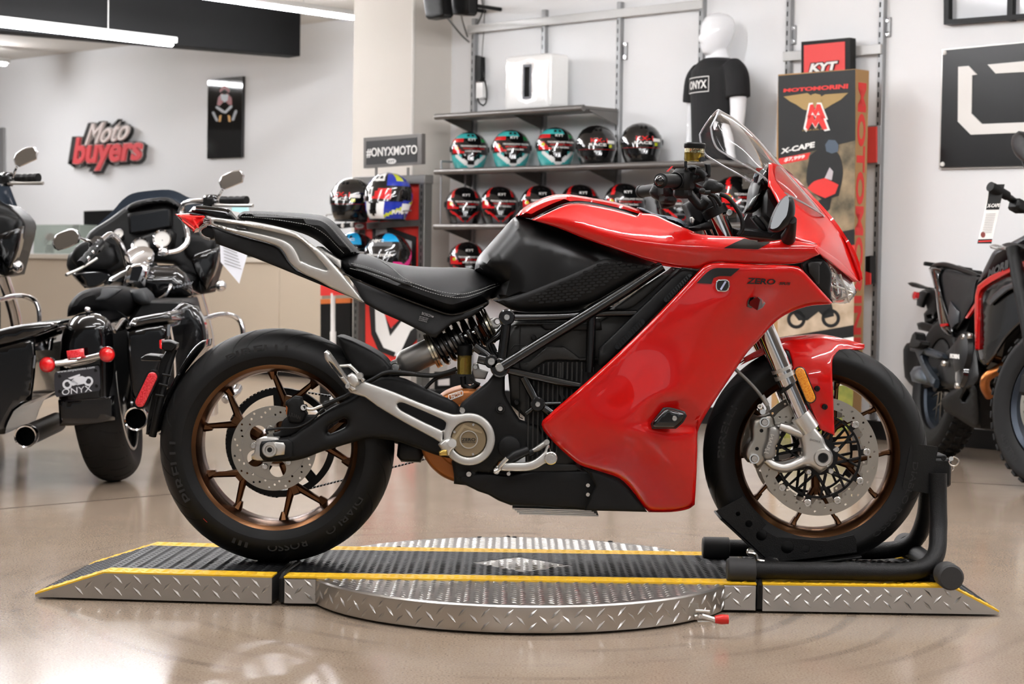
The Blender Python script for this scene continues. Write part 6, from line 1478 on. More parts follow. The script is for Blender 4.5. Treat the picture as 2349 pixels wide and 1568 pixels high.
for dy, lo in ((0, 0), (48, 8)):
    o = JP((690 - lo, 535 + dy - 10), (702 - lo, 470 + dy), (716, 468 + dy), (724, 495 + dy), (732, 468 + dy), (748 + lo, 468 + dy), (772 + lo, 535 + dy - 4), (752 + lo, 535 + dy), (740, 500 + dy), (726, 525 + dy), (712, 502 + dy), (700 - lo, 538 + dy))
    mm.plate(o, e + .0012, .0006, fr=WR, k=1, step=60); cx, cy = np.mean(o, 0); m.plate([(cx + (x - cx) * 1.22, cy + (y - cy) * 1.2) for x, y in o], e + .0004, .0006, fr=WR, k=1, step=60)
prt('monogram_border', m, 'white'); prt('monogram', mm, 'redfix', 'red double M monogram')
m = MB().text('ITALIA DAL 1937', JP((668, 590), (778, 581), (778, 574), (668, 583)), e, .0006, WR); prt('lettering', m, 'gold', 'small gold lettering')
m = MB().text('X-CAPE', JP((570, 692), (722, 662), (724, 636), (574, 668)), e, .0006, WR, 0, .04); prt('lettering', m, 'white', 'white model lettering')
m = wplate(JP((562, 712), (704, 685), (690, 716), (560, 742)), e, .0006); m2 = MB().text('$7,999', JP((584, 730), (676, 713), (680, 695), (590, 710)), e + .001, .0006, WR, 1, .03); m.add(m2.v, m2.f, 1); prt('price_flash', m, ['redfix', 'white'], 'red price flash')
m = MB()
for mi_, o in ((0, [(685, 800), (700, 700), (745, 668), (800, 660), (835, 700), (850, 780), (830, 880), (760, 900), (700, 850)]), (1, [(770, 650), (785, 628), (815, 630), (830, 650), (828, 680), (800, 690), (775, 680)]), (2, [(690, 845), (720, 815), (770, 800), (830, 830), (815, 870), (770, 890), (720, 868)]), (3, [(768, 800), (790, 752), (806, 770), (800, 810)]), (0, [(740, 900), (800, 880), (790, 940), (765, 960), (748, 940)])):
    m.plate(JP(*o), e + .0004 * mi_ + .0002, .0004, fr=WR, k=3, step=60, mi=mi_)
prt('rider_print', m, ['blackp', mat('printed_grey_helmet', '4c5866', .4), 'redfix', mat('printed_pale_screen', 'b8b0b4', .4)], 'printed rider in black on a red motorcycle')
m = MB()
for cx, cy in ((640, 1435), (795, 1430)):
    c_ = JP(*circ(cx, cy, 42, 20)); h_ = JP(*circ(cx, cy, 27, 20)); m.plate(c_, e, .0006, holes=[h_], fr=WR, k=1, step=60)
m.plate(JP((620, 1400), (660, 1360), (700, 1330), (770, 1330), (800, 1370), (810, 1420), (770, 1430), (740, 1400), (690, 1440), (650, 1440)), e, .0006, fr=WR, k=1, step=60); prt('motorcycle_print', m, 'blackp', 'printed adventure motorcycle')
m = wplate(JP((840, 1110), (902, 1100), (902, 1128), (842, 1140)), e, .0006); prt('price_flash', m, 'redfix', 'small red print')
m = MB()
zt0, zt1 = SD.uv(1978, 190)[1], SD.uv(1972, 790)[1]
m.textf('MOTOMORINI', lambda u, v, h: SD.p(dp * (.2 + .62 * v), zt0 + (zt1 - zt0) * u, h + .0012), .0006, 0, .04); prt('lettering', m, 'redfix', 'red brand lettering running down the side')
# framed red sign and other small signs ----------------------------------------------------
ks = WP('framed_sign', 'black framed red sign with white logo above the cardboard display', 'sign', (1895, 168), .06)
ol = [(1838, 96), (1950, 86), (1950, 185), (1838, 195)]; build('frame', wplate(ol, .1, .05), 'blackm', ks); build('panel', wplate([(1844, 104), (1938, 95), (1938, 180), (1844, 190)], .102, .003), mat('red_sign_panel', 'e04644', .5), ks)
m = MB().text('KYT', [(1856, 166), (1918, 160), (1922, 140), (1862, 146)], .107, .002, WR, 0, .05); m2 = MB().text('KYT', [(1854, 168), (1920, 162), (1925, 138), (1860, 144)], .105, .002, WR, 0, .12); build('lettering', m2, 'blackp', ks, label='black outlined lettering'); build('lettering', m, 'white', ks, label='white lettering')
rs2 = WP('small_sign', 'small red sign half hidden behind the cardboard display', 'sign', (1998, 372), .06); build('panel', wplate([(1982, 292), (2010, 290), (2010, 372), (1982, 374)], .08, .02), mat('red_sign_panel_small', 'd8443c', .5), rs2); build('frame', wplate([(1980, 289), (2013, 287), (2013, 376), (1980, 378)], .07, .03), 'bracket', rs2)
bb = WP('black_holder', 'small black holder with red edge beside the cardboard display', 'holder', (1993, 650), .1); build('body', wplate([(1985, 588), (1996, 586), (1996, 650), (1985, 652)], .12, .05), 'blackm', bb); build('edge', wplate([(1985, 622), (1996, 626), (1996, 652), (1985, 654)], .122, .01), 'redfix', bb)
fo = WP('hanging_sign', 'dark sign with pale lettering between helmet and mannequin shelf', 'sign', (1715, 430), .3); build('board', wplate([(1703, 391), (1790, 384), (1790, 428), (1703, 433)], .3, .02), mat('dark_brown_sign', '3a342c', .6), fo); build('lettering', MB().text('For', [(1710, 416), (1738, 414), (1738, 395), (1710, 398)], .301, .001, WR), 'greyp', fo)
# big plaque at the right -------------------------------------------------------------------
pq = WP('wall_plaque', 'large black wall plaque with pale angular emblem and corner screws', 'sign', (2250, 387), .03)
build('board', wplate(JP((1299, 226), (1760, 183), (1760, 742), (1286, 752)), .03, .012), mat('satin_black_board', '121213', .3), pq)
build('back_plate', wplate(JP((1294, 222), (1760, 180), (1760, 750), (1281, 760)), .017, .01), 'alu', pq)
m = MB(); m.plate(JP((1368, 300), (1414, 296), (1452, 335), (1430, 338), (1427, 510), (1475, 557), (1760, 546), (1760, 592), (1424, 605), (1366, 546)), .036, .008, fr=WR, k=1, step=40); build('emblem', m, 'white', pq)
m = MB(); m.plate(JP((1500, 290), (1760, 266), (1760, 318), (1536, 330)), .036, .008, fr=WR, k=1, step=40); build('emblem', m, 'white', pq)
for q in ((1308, 237), (1298, 738)): build('screw', MB().lathe([(0, .012), (.006, .011), (.008, .006), (.008, 0)], WR.at(*JP(q)[0], .03), WR.N, 20), 'white', pq)
# loudspeakers and cabling at the top of the column --------------------------------------------
for ol, lb, nn_ in ((Z('I', (540, -60), (650, -60), (664, 78), (655, 92), (575, 106), (562, 92)), 'black loudspeaker tilted downward on the column top', .62), (Z('I', (704, -50), (800, -50), (798, 70), (785, 82), (712, 80), (704, 70)), 'black loudspeaker hanging straight beside the tilted one', .5)):
    t = WP('loudspeaker', lb, 'speaker', ol[3], nn_, group='loudspeakers under the ceiling'); build('cabinet', wplate(ol, nn_, .08, rnd=4, rd=.015, step=8), 'blackm', t)
    q = WR.at(ol[0][0] + 20, 8, nn_ - .16); build('wall_arm', MB().cyl(q, q - WR.N * (nn_ - .16), .012, 10), 'blackm', t)
m = MB().tube([WR.at(*p, n) for p, n in zip(Z('I', (655, 78), (690, 110), (730, 160), (770, 205), (800, 230)), (.5, .3, .15, .06, .03))], .006, 8); m.tube([WR.at(*p, n) for p, n in zip(Z('I', (755, 80), (770, 140), (790, 200)), (.4, .1, .03))], .005, 8); m.tube([WR.at(*p, .02) for p in Z('I', (868, -20), (872, 60), (850, 120), (836, 140))], .006, 8)
m.tube([WR.at(*p, .02) for p in Z('I', (880, -20), (882, 120), (870, 300), (880, 420))], .003, 6)
build('speaker_cable', m, mat('grey_cable', '6a6a68', .5), None, 'grey cables trailing from the loudspeakers down the white wall', 'cable', loc=WR.at(*Z('I', (780, 220))[0], .03))
pa = WP('power_adapter', 'white power adapter and black box hung beside the leftmost upright', 'adapter', Z('I', (850, 545))[0], .04)
build('black_box', wplate(Z('I', (833, 300), (862, 310), (862, 430), (850, 442), (833, 440)), .05, .04, rnd=2, rd=.004), 'blackm', pa); build('adapter_body', wplate(Z('I', (836, 448), (872, 452), (872, 530), (836, 538)), .06, .05, rnd=3, rd=.008), 'glossw', pa)
build('cable', MB().tube([WR.at(*p, .05) for p in Z('I', (860, 440), (885, 440), (895, 500), (890, 560), (875, 575), (855, 560), (845, 535))], .005, 8), 'blackm', pa)
# helmet rack with hashtag sign ---------------------------------------------------------------
RN = 1.0
def RP(*p): return Z('R', *p)
rk = WP('display_rack', 'grey steel helmet rack with red panels and a hashtag sign on top', 'rack', (895, 900), RN, 0.0)
def rkp(name, ol, n, th, mt, **k): return build(name, wplate(ol, n, th, **k), mt, rk)
rkp('back_panel', [(838, 412), (963, 408), (963, 850), (838, 850)], RN, .012, mat('red_rack_panel', 'd43026', .5))
fr_l = WR.uv(826, 600, RN)[0]; fr_r = WR.uv(974, 600, RN)[0]; ztop_r = WR.uv(974, 403, RN)[1]
for u, nm in ((fr_l, 'rack_post'), (fr_r, 'rack_post')):
    m = MB().box(WR.p(u, ztop_r / 2, RN), (.05, ztop_r, .06), WR.U, WR.V, .003); z = .3
    while z < ztop_r - .05: m.box(WR.p(u - .0, z, RN + .0305), (.008, .022, .001), WR.U, WR.V, mi=1); z += .04
    build(nm, m, [mat('grey_rack_steel', '5d5c59', .45, .5), 'groove'], rk)
build('top_bar', MB().box(WR.p((fr_l + fr_r) / 2, ztop_r - .02, RN), (fr_r - fr_l + .06, .05, .07), WR.U, WR.V, .004), mat('grey_rack_bar', '6c6b68', .45, .5), rk)
build('base', MB().box(WR.p((fr_l + fr_r) / 2, .03, RN), (fr_r - fr_l + .1, .06, .45), WR.U, WR.V, .006), 'blackm', rk)
sg = rkp('sign_frame', [(834, 316), (967, 306), (967, 376), (834, 386)], RN, .03, 'shelfm')
build('sign_panel', wplate([(840, 324), (956, 315), (956, 371), (840, 378)], RN + .002, .004), 'blackp', sg)
m = MB().text('#ONYXMOTO', [(841, 362), (957, 355), (957, 332), (841, 340)], RN + .004, .002, WR, 0, .015); build('lettering', m, 'white', sg, label='white hashtag lettering')
m = wplate(Z('I', *[(374 + 26 * math.cos(a), 878 + 15 * math.sin(a)) for a in np.linspace(0, 2 * PI, 24, endpoint=False)]), RN + .004, .002); m2 = MB().text('KYT', Z('I', (358, 886), (392, 884), (392, 872), (358, 874)), RN + .0065, .001, WR, 1); m.add(m2.v, m2.f, 1); build('logo', m, ['white', 'blackp'], sg)
for q in (863, 936): build('sign_post', MB().cyl(WR.at(q, 384, RN - .01), WR.at(q, 408, RN - .01), .008, 10), 'shelfm', rk)
rkp('cross_panel', RP((640, 735), (1360, 690), (1370, 770), (650, 815)), RN + .03, .02, 'shelfm')
rkp('side_arm', RP((240, 750), (530, 728), (530, 785), (330, 806)), RN + .06, .01, 'blackm')
for q in ((370, 768), (490, 755)): build('arm_button', MB().lathe([(0, .014), (.004, .012), (.004, 0)], WR.at(*RP(q)[0], RN + .06), WR.N, 18), 'white', rk)
m = wplate(RP((523, 735), (660, 728), (662, 815), (525, 822)), RN + .09, .01); m2 = wplate(RP(*[(585 + 55 * math.cos(a), 775 + 30 * math.sin(a)) for a in np.linspace(0, 2 * PI, 24, endpoint=False)]), RN + .092, .002); m3 = MB().text('HJC', RP((548, 788), (625, 784), (625, 762), (548, 766)), RN + .0945, .001, WR); m.add(m2.v, m2.f, 1); m.add(m3.v, m3.f, 2); build('logo_tag', m, [mat('dark_red_tag', '9a1c20', .5), 'white', 'blackp'], rk)
m = MB()
for pts in (((410, 740), (405, 630), (430, 612), (620, 600)), ((575, 720), (575, 615)), ((840, 720), (838, 612), (860, 600), (1250, 575)), ((1165, 690), (1165, 600)), ((160, 650), (165, 630), (280, 618)), ((720, 735), (840, 720), (848, 650))): m.tube([WR.at(*p, RN + .16) for p in RP(*pts)], .004, 6, 1)
build('wire_cradle', m, 'shelfm', rk)
# pale angular emblem on the lower red panel
for o in (RP((790, 800), (930, 790), (940, 850), (1255, 970), (1250, 1260), (790, 1270)), ):
    rkp('emblem_field', o, RN + .004, .004, mat('pale_grey_print', 'b9babb', .5), step=20)
m = MB(); m.plate(RP((750, 810), (792, 800), (790, 1010), (750, 1010)), RN + .006, .003, fr=WR, k=1, step=30); m.plate(RP((935, 800), (990, 800), (1310, 910), (1310, 1290), (1255, 1290), (1258, 970), (940, 860)), RN + .006, .003, fr=WR, k=1, step=30); build('emblem_lines', m, 'blackp', rk)
el = Z('E', (440, 40), (750, 40), (760, 240), (650, 390), (590, 395), (500, 350), (440, 230)); rkp('emblem_field', el, RN + .004, .004, 'white', step=20)
m = MB(); m.plate(Z('E', (425, 60), (462, 60), (468, 230), (520, 340), (600, 370), (590, 400), (490, 365), (440, 250)), RN + .006, .003, fr=WR, k=1, step=30); m.plate(Z('E', (490, 60), (530, 120), (565, 260), (650, 150), (620, 140), (575, 215), (540, 130), (520, 60)), RN + .006, .003, fr=WR, k=1, step=30); m.plate(Z('E', (700, 230), (735, 200), (760, 260), (650, 400), (630, 380)), RN + .006, .003, fr=WR, k=1, step=30); build('emblem_lines', m, 'blackp', rk)
build('emblem_mark', wplate(Z('E', (520, 100), (640, 140), (570, 210)), RN + .0075, .002), 'redfix', rk)
def onrack(kind, px, py, n, rot, label, sc=1.0): p = WR.at(px, py, n); place(kind, (p.x, p.y, p.z), rot, label, sc, G2)
onrack('black', 806, 506, RN + .16, -24, 'black race helmet in a wire cradle beside the blue helmet', 1.0)
onrack('blue', 890, 504, RN + .17, -32, 'blue white and black helmet on the red rack', 1.08)
onrack('pink', 888, 640, RN + .17, -34, 'black helmet with pink patch on the lower part of the red rack', 1.06)
onrack('dark', 812, 630, RN + .14, -20, 'dark blue and black helmet behind the passenger seat')
# black and orange stand with a white pole, left of the rack
sb_ = WP('banner_stand', 'black banner with orange top edge standing beside the red rack', 'banner', (770, 900), .8, 0.0)
c0_ = [(735, 697), (803, 694), (803, 900), (735, 905)]; build('banner', wplate(c0_, .8, .02), 'blackm', sb_); build('orange_band', wplate([(735, 686), (803, 683), (803, 694), (735, 697)], .802, .022), 'orange', sb_); u_b = WR.uv(769, 880, .8); build('foot', MB().box(WR.p(u_b[0], u_b[1] / 2 - .01, .79), (.2, max(.05, u_b[1]), .1), WR.U, WR.V), 'blackm', sb_)
wp_ = WP('sign_pole', 'white telescopic pole before the black banner', 'pole', (767, 905), 1.1, 0.0)
a, b = WR.at(764, 905, 1.1), WR.at(764, 672, 1.1); build('pole', MB().cyl((a.x, a.y, 0.02), b, .014, 14), 'white', wp_); a2 = WR.at(764, 760, 1.1); build('pole', MB().cyl((a.x, a.y, .02), a2, .018, 14), 'white', wp_); build('base', MB().lathe([(0, 0), (0, .14), (.012, .13), (.02, .03), (.02, 0)], (a.x, a.y, 0), Z3, 28), 'bracket', wp_)
build('card_holder', wplate([(735, 652), (790, 650), (790, 676), (735, 678)], 1.11, .01), 'redfix', wp_)
# ------------------------------------------------------------------ the left wall
LN = -1.52
ms = WP('letter_sign', 'raised white and red letter sign on the far white wall', 'sign', (250, 400), LN)
def TP(*p): return Z('T', *p)
qb = TP((478, 1132), (922, 1104), (956, 884), (514, 904)); qm = TP((566, 954), (834, 918), (884, 776), (614, 812))
def grow(q, d): c_ = np.mean(q, 0); return [tuple(c_ + (np.array(p) - c_) * (1 + d)) for p in q]
for q, t_ in ((qb, 'buyers'), (qm, 'Moto')):
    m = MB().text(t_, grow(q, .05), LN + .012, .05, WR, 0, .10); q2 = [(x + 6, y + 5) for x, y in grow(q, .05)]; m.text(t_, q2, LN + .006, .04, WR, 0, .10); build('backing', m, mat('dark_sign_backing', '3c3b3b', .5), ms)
    m = MB().text(t_, grow(q, .02), LN + .064, .012, WR, 0, .06); build('border', m, mat('pale_sign_border', 'c9c3bf', .5), ms)
build('lettering', MB().text('buyers', qb, LN + .078, .02, WR, 0, .03), mat('coral_sign_letters', 'd9565a', .5), ms, label='coral red raised letters'); build('lettering', MB().text('Moto', qm, LN + .078, .02, WR, 0, .0), mat('pale_sign_letters', 'ece0dc', .5), ms, label='off white raised letters')
po = WP('poster', 'glossy black motorcycle poster hanging on the far white wall', 'poster', (515, 362), LN)
build('panel', wplate(TP((1366, 522), (1594, 500), (1586, 1034), (1360, 1044)), LN + .03, .03), mat('gloss_black_poster', '0a0a0b', .05, 0, 1), po)
m = MB(); e = LN + .032
m.plate(TP((1440, 590), (1475, 560), (1510, 590), (1505, 610), (1475, 585), (1445, 610)), e, .001, fr=WR, k=1, step=20, mi=0)
m.plate(TP((1425, 690), (1432, 640), (1460, 610), (1475, 635), (1492, 610), (1522, 640), (1526, 690), (1505, 690), (1475, 660), (1445, 695)), e, .001, fr=WR, k=1, step=20, mi=0)
m.plate(TP((1450, 620), (1500, 620), (1495, 660), (1475, 672), (1455, 655)), e + .001, .001, fr=WR, k=1, step=20, mi=1)
for a, b in (((1425, 705), (1470, 735)), ((1520, 700), (1480, 738)), ((1400, 740), (1425, 790)), ((1550, 730), (1530, 785))): m.plate(capsule(*TP(a, b), 3, 3), e, .001, fr=WR, k=1, step=20, mi=1)
m.plate(TP((1436, 800), (1440, 760), (1456, 755), (1450, 800)), e, .001, fr=WR, k=1, step=20, mi=2); m.plate(TP((1496, 755), (1512, 760), (1516, 800), (1502, 800)), e, .001, fr=WR, k=1, step=20, mi=2)
build('motorcycle_print', m, [mat('dark_red_print', '7c1418', .4), mat('grey_chrome_print', '8e9094', .3), mat('amber_print', 'c08a30', .4)], po)
fe = WP('picture_frame', 'grey picture frame on the far wall beside the letter sign', 'picture', (0, 400), LN); build('frame', wplate([(-60, 298), (8, 292), (8, 400), (-60, 404)], LN + .03, .03), 'greyp', fe)
# counter along the far wall ---------------------------------------------------------------
CN = -.62
cu_0, cu_1 = WR.uv(-40, 700, CN)[0], WR.uv(738, 700, CN)[0]; ch = .89
ct = thing('counter', 'long beige service counter along the far wall', 'counter', WR.p((cu_0 + cu_1) / 2, 0, CN - .25))
cuts = [cu_0] + [WR.uv(x, 700, CN)[0] for x in (250, 483, 640)] + [cu_1]
for a, b in zip(cuts, cuts[1:]): build('panel', MB().box(WR.p((a + b) / 2, .45, CN - .25), (b - a - .006, .80, .5), WR.U, WR.V, .002), 'cream', ct)
build('worktop', MB().box(WR.p((cu_0 + cu_1) / 2, ch - .02, CN - .25), (cu_1 - cu_0, .04, .54), WR.U, WR.V, .003), mat('pale_worktop', 'c9c0b2', .4), ct)
build('plinth', MB().box(WR.p((cu_0 + cu_1) / 2, .025, CN - .27), (cu_1 - cu_0, .05, .46), WR.U, WR.V), 'blackm', ct)
def onc(px, n): u = WR.uv(px, 590, n)[0]; return u
def desk(name, label, cat, px, n): u = onc(px, n); return thing(name, label, cat, WR.p(u, ch, n)), u
t, u = desk('monitor', 'black computer monitor on the counter behind the touring motorcycle', 'monitor', 250, CN - .2)
build('screen', wplate([(192, 484), (310, 480), (310, 545), (192, 548)], CN - .2, .03), 'blackm', t); build('stand', MB().box(WR.p(u, ch + .08, CN - .24), (.04, .16, .03), WR.U, WR.V), 'blackm', t); build('base', MB().box(WR.p(u, ch + .006, CN - .23), (.2, .012, .14), WR.U, WR.V, .002), 'blackm', t)
t, u = desk('glass_display_case', 'low glass display case on the counter beside the monitor', 'display case', 150, CN - .1)
gcase = mat('greenish_glass_panel', 'cfdcd4', .1, 0, 0, .5, 0, .55); ua_, ub_ = onc(100, CN - .1), onc(205, CN - .1)
build('glass', MB().box(WR.p((ua_ + ub_) / 2, ch + .13, CN - .15), (ub_ - ua_, .25, .3), WR.U, WR.V), gcase, t)
t, u = desk('scale_model', 'small red model motorcycle inside the glass case on the counter', 'model', 128, CN - .12)
m = MB().sphere(WR.p(u, ch + .15, CN - .14), .055, (1.2, 1, .7)); build('body', m, 'red', t)
for s in (-1, 1): build('wheel', MB().lathe([(-.01, .018), (-.01, .03), (.01, .03), (.01, .018)], WR.p(u + s * .065, ch + .11, CN - .14), WR.N, 20, closed=True), 'blackm', t)
build('stand', MB().box(WR.p(u, ch + .045, CN - .14), (.1, .08, .06), WR.U, WR.V, .004), 'blackm', t)
t, u = desk('monitor', 'small pale screen on the counter beyond the touring motorcycle handlebar', 'monitor', 552, CN - .2)
build('screen', wplate([(532, 468), (566, 467), (566, 492), (532, 494)], CN - .2, .02), mat('pale_teal_screen', 'a8d4d4', .3, emit=.25), t); build('stand', MB().box(WR.p(u, ch + .07, CN - .22), (.03, .14, .03), WR.U, WR.V), 'glossw', t)
t, u = desk('printer', 'dark flat device with glass top on the counter above the grab rail', 'device', 560, CN - .15)
build('body', MB().box(WR.p(u, ch + .03, CN - .15), (.4, .06, .3), WR.U, WR.V, .006), 'blackm', t); build('lid', MB().box(WR.p(u, ch + .066, CN - .15), (.38, .012, .28), WR.U, WR.V, .003), gcase, t)
# small boxes low behind the motor of the red motorcycle
bx_ = WP('cardboard_box', 'black boxes with white labels on the floor behind the motor', 'box', (1040, 900), .6, 0.0)
q = Z('E', (860, 500), (970, 500), (970, 610), (860, 620)); build('box', wplate(q, .6, .2), 'blackm', bx_); build('label_print', wplate(Z('E', (885, 555), (960, 545), (960, 590), (885, 592)), .602, .003), 'white', bx_)
c_ = WR.uv(*Z('E', (910, 620))[0], .6); build('lower_box', MB().box(WR.p(c_[0] + .05, c_[1] / 2 - .003, .5), (.42, c_[1] - .006, .2), WR.U, WR.V, .004), 'blackm', bx_)
# ------------------------------------------------------------------ black touring motorcycles at the left, seen from behind
M['darkscreen'] = mat('smoked_dark_windshield', '232a33', .08, 0, .5)
M['dial'] = mat('pale_dial', 'c9c6c0', .4)
TO = Vector((-1.545, 2.43, 0)); th_ = math.radians(3); le = math.radians(8.5)
U0 = Vector((math.cos(th_), math.sin(th_), 0)); UT = U0 * math.cos(le) + Z3 * math.sin(le); VT = Z3 * math.cos(le) - U0 * math.sin(le)
TB = Fr(TO, UT, VT); FW = -TB.N
tb = thing('touring_motorcycle', 'black touring motorcycle seen from behind, with saddlebags and a white printed plate', 'motorcycle', TO)
def T(name, mb, m, parent=None, label=None, **k): return build(name, mb, m, parent or tb, label, **k)
def HP(*p): return Z('H', *p)
def SP(*p): return Z('S', *p)
def tplate(ol, n, th=.02, **k):
    k.setdefault('k', 3); k.setdefault('step', 12); return MB().plate(ol, n, th, fr=TB, **k)
def tat(k, p, n): return TB.at(*Z(k, p)[0], n)
def tpts(k, *pn): return [tat(k, (a, b), n) for a, b, n in pn]
# rear wheel
m = MB(); pr2 = tyre_profile(.325, .09, .21); m.lathe(pr2, TB.p(0, .325, 0), UT, 72, closed=True)
for i in range(30):
    a0 = 2 * PI * i / 30
    for s in (-1, 1):
        rows = []
        for j in range(5):
            q = j / 4; h = s * .09 * (.1 + .8 * q); a = a0 + .12 * q + (.1 if s > 0 else 0); r = surf(pr2, h) + .001
            rows.append([TB.p(0, .325, 0) + UT * h + (FW * math.cos(a + e) + VT * math.sin(a + e)) * r for e in (-.014, .014)])
        m.sheet(rows, 1)
wt = T('rear_tyre', m, ['rubber', 'groove']); T('rear_wheel_rim', MB().lathe([(-.07, .03), (-.06, .2), (-.08, .215), (.08, .215), (.06, .2), (.07, .03)], TB.p(0, .325, 0), UT, 48, closed=True), 'blackg', wt)
T('rim_edge', MB().lathe([(.078, .215), (.084, .212), (.084, .203), (.078, .205)], TB.p(0, .325, 0), UT, 48, closed=True), 'alu', wt)
# rear mudguard and fascia
fd = T('rear_mudguard', tplate(HP((262, 1292), (258, 1150), (262, 1010), (268, 920), (292, 850), (335, 808), (390, 796), (440, 802), (485, 835), (500, 900), (505, 1010), (505, 1270), (420, 1285)), .33, .55, rnd=34, rd=.12), 'blackg')
T('rear_fascia', tplate(HP((255, 1180), (300, 1175), (500, 1160), (505, 1270), (420, 1288), (262, 1295)), .34, .2, rnd=8, rd=.03), 'blackg', fd)
for y in (1232, 1250, 1268): T('fascia_rib', MB().tube([tat('H', (320, y + 6), .335), tat('H', (440, y - 4), .335)], .004, 8, 1), 'blackm', fd)
T('guard_bolt', MB().sphere(tat('H', (384, 785), .25), .012), 'chrome', fd)
# saddlebags
for ol, lid, lb in ((HP((556, 872), (640, 852), (740, 842), (742, 900), (700, 1150), (600, 1182), (580, 1170), (560, 1000)), HP((552, 862), (585, 822), (660, 806), (748, 792), (760, 838), (640, 852), (556, 878)), 'right'),
                    (HP((-150, 960), (0, 940), (150, 900), (160, 1000), (140, 1180), (60, 1230), (20, 1330), (-150, 1345)), HP((-150, 900), (0, 870), (100, 848), (250, 838), (262, 860), (150, 905), (0, 945), (-150, 965)), 'left')):
    sb2 = T('saddlebag', tplate(ol, .35, .62, rnd=9, rd=.03, k=2), 'blackg'); T('saddlebag_lid', tplate(lid, .36, .64, rnd=9, rd=.03, k=2), 'blackg', sb2)
    T('bag_latch', tplate(HP((735, 850), (748, 850), (745, 900), (733, 900)) if lb == 'right' else HP((150, 985), (158, 985), (152, 1040), (144, 1040)), .355, .01, k=1), 'chrome', sb2)
# exhausts
for p, r_ in (((597, 1262), 50), ((112, 1340), 47)):
    c_ = tat('H', p, .42); R_ = r_ / 1.913 / 600
    ex = T('exhaust', MB().lathe([(0, R_ * .97), (-.62, R_ * .97), (-.68, R_ * .6), (-.7, 0)][::-1] + [(0, R_ * .97), (-.12, R_ * .84), (-.12, 0)][1:], c_, TB.N, 40), 'blackm')
    T('exhaust_tip', MB().lathe([(-.05, R_ * 1.0), (.0, R_ * 1.04), (.006, R_ * 1.0), (.004, R_ * .88), (-.04, R_ * .84), (-.05, R_ * .98)], c_, TB.N, 40, closed=True), 'chrome', ex)
    T('exhaust_bore', MB().lathe([(-.09, 0), (-.09, R_ * .86)], c_, TB.N, 32), 'groove', ex)
# lights and plate
for p, r_ in (((470, 980), 33), ((208, 1025), 33)):
    c_ = tat('H', p, .40); R_ = r_ / 1.913 / 605
    T('tail_light', MB().lathe([(-.01, R_ * .9), (0, R_ * .88), (.008, R_ * .7), (.012, R_ * .35), (.013, 0)], c_, TB.N, 28), 'tail', T('tail_light_housing', MB().lathe([(-.07, 0), (-.06, R_ * .6), (-.03, R_ * .98), (.0, R_ * 1.06), (.004, R_ * 1.0), (.0, R_ * .88), (-.012, R_ * .85), (-.012, 0)], c_, TB.N, 28), 'chrome'), 'round red tail light'); T('light_stalk', MB().tube([c_ - TB.N * .02, TB.at(*HP((340, 1010))[0], .36)], .014, 10, 1), 'chrome')
T('red_reflector', tplate(HP((292, 965), (366, 954), (370, 990), (296, 1000)), .385, .015, k=1, rnd=2, rd=.003), 'redrefl', None, 'small red reflector')
T('plate_bracket', tplate(HP((270, 1012), (330, 1004), (430, 985), (440, 1005), (380, 1025), (280, 1042)), .37, .04, rnd=4, rd=.01), 'chrome')
pk = T('number_plate', tplate(HP((243, 1058), (430, 1030), (436, 1042), (440, 1130), (432, 1140), (250, 1168), (242, 1158), (238, 1070)), .40, .008, k=2), mat('dark_plate', '26262a', .35))
m = MB().text('www.onyxmoto.com', HP((252, 1066), (416, 1044), (414, 1032), (250, 1054)), .402, .001, TB, 0, .0); m.text('ONYX', HP((272, 1160), (404, 1142), (402, 1114), (272, 1134)), .402, .001, TB, 0, .0)
for cx, cy in ((295, 1112), (388, 1098)): m.plate(HP(*circ(cx, cy, 21, 20)), .402, .001, holes=[HP(*circ(cx, cy, 12, 16))], fr=TB, k=1, step=12)
for o in (HP((310, 1100), (330, 1080), (360, 1075), (385, 1085), (372, 1108), (340, 1115)), HP((298, 1084), (350, 1066), (352, 1074), (310, 1090)), HP((300, 1105), (325, 1092), (345, 1110), (320, 1118))): m.plate(o, .4025, .001, fr=TB, k=1, step=12)
T('plate_print', m, mat('pale_plate_print', 'c4c6ca', .4), pk, 'pale printed motorcycle and lettering')
for q in ((262, 1075), (262, 1142), (420, 1050), (424, 1118)): T('plate_screw', MB().bolt(tat('H', q, .401), TB.N, .006, .003), 'blackm', pk)
# seat
m = MB(); m.plate(HP((295, 815), (300, 770), (340, 715), (400, 690), (480, 682), (540, 688), (620, 720), (665, 755), (640, 770), (560, 815), (500, 828), (470, 815), (430, 795), (380, 792), (320, 805)), [(215, 680, .1), (260, 665, -.1), (330, 690, -.4), (160, 720, .2)], .3, fr=TB, k=3, rnd=34, rd=.12, step=10); sx_ = T('rider_seat', m, 'seat', None, 'black seat pad'); 
T('seat_pad', tplate(HP((335, 735), (390, 702), (470, 690), (535, 694), (480, 735), (420, 745), (365, 740)), [(190, 675, .06), (270, 665, -.06), (215, 685, .04)], .05, rnd=10, rd=.02), 'seat2', sx_)
T('seat_pad', tplate(HP((560, 700), (620, 690), (650, 720), (660, 760), (620, 765), (580, 740)), -.3, .2, rnd=12, rd=.04), 'seat2', sx_)
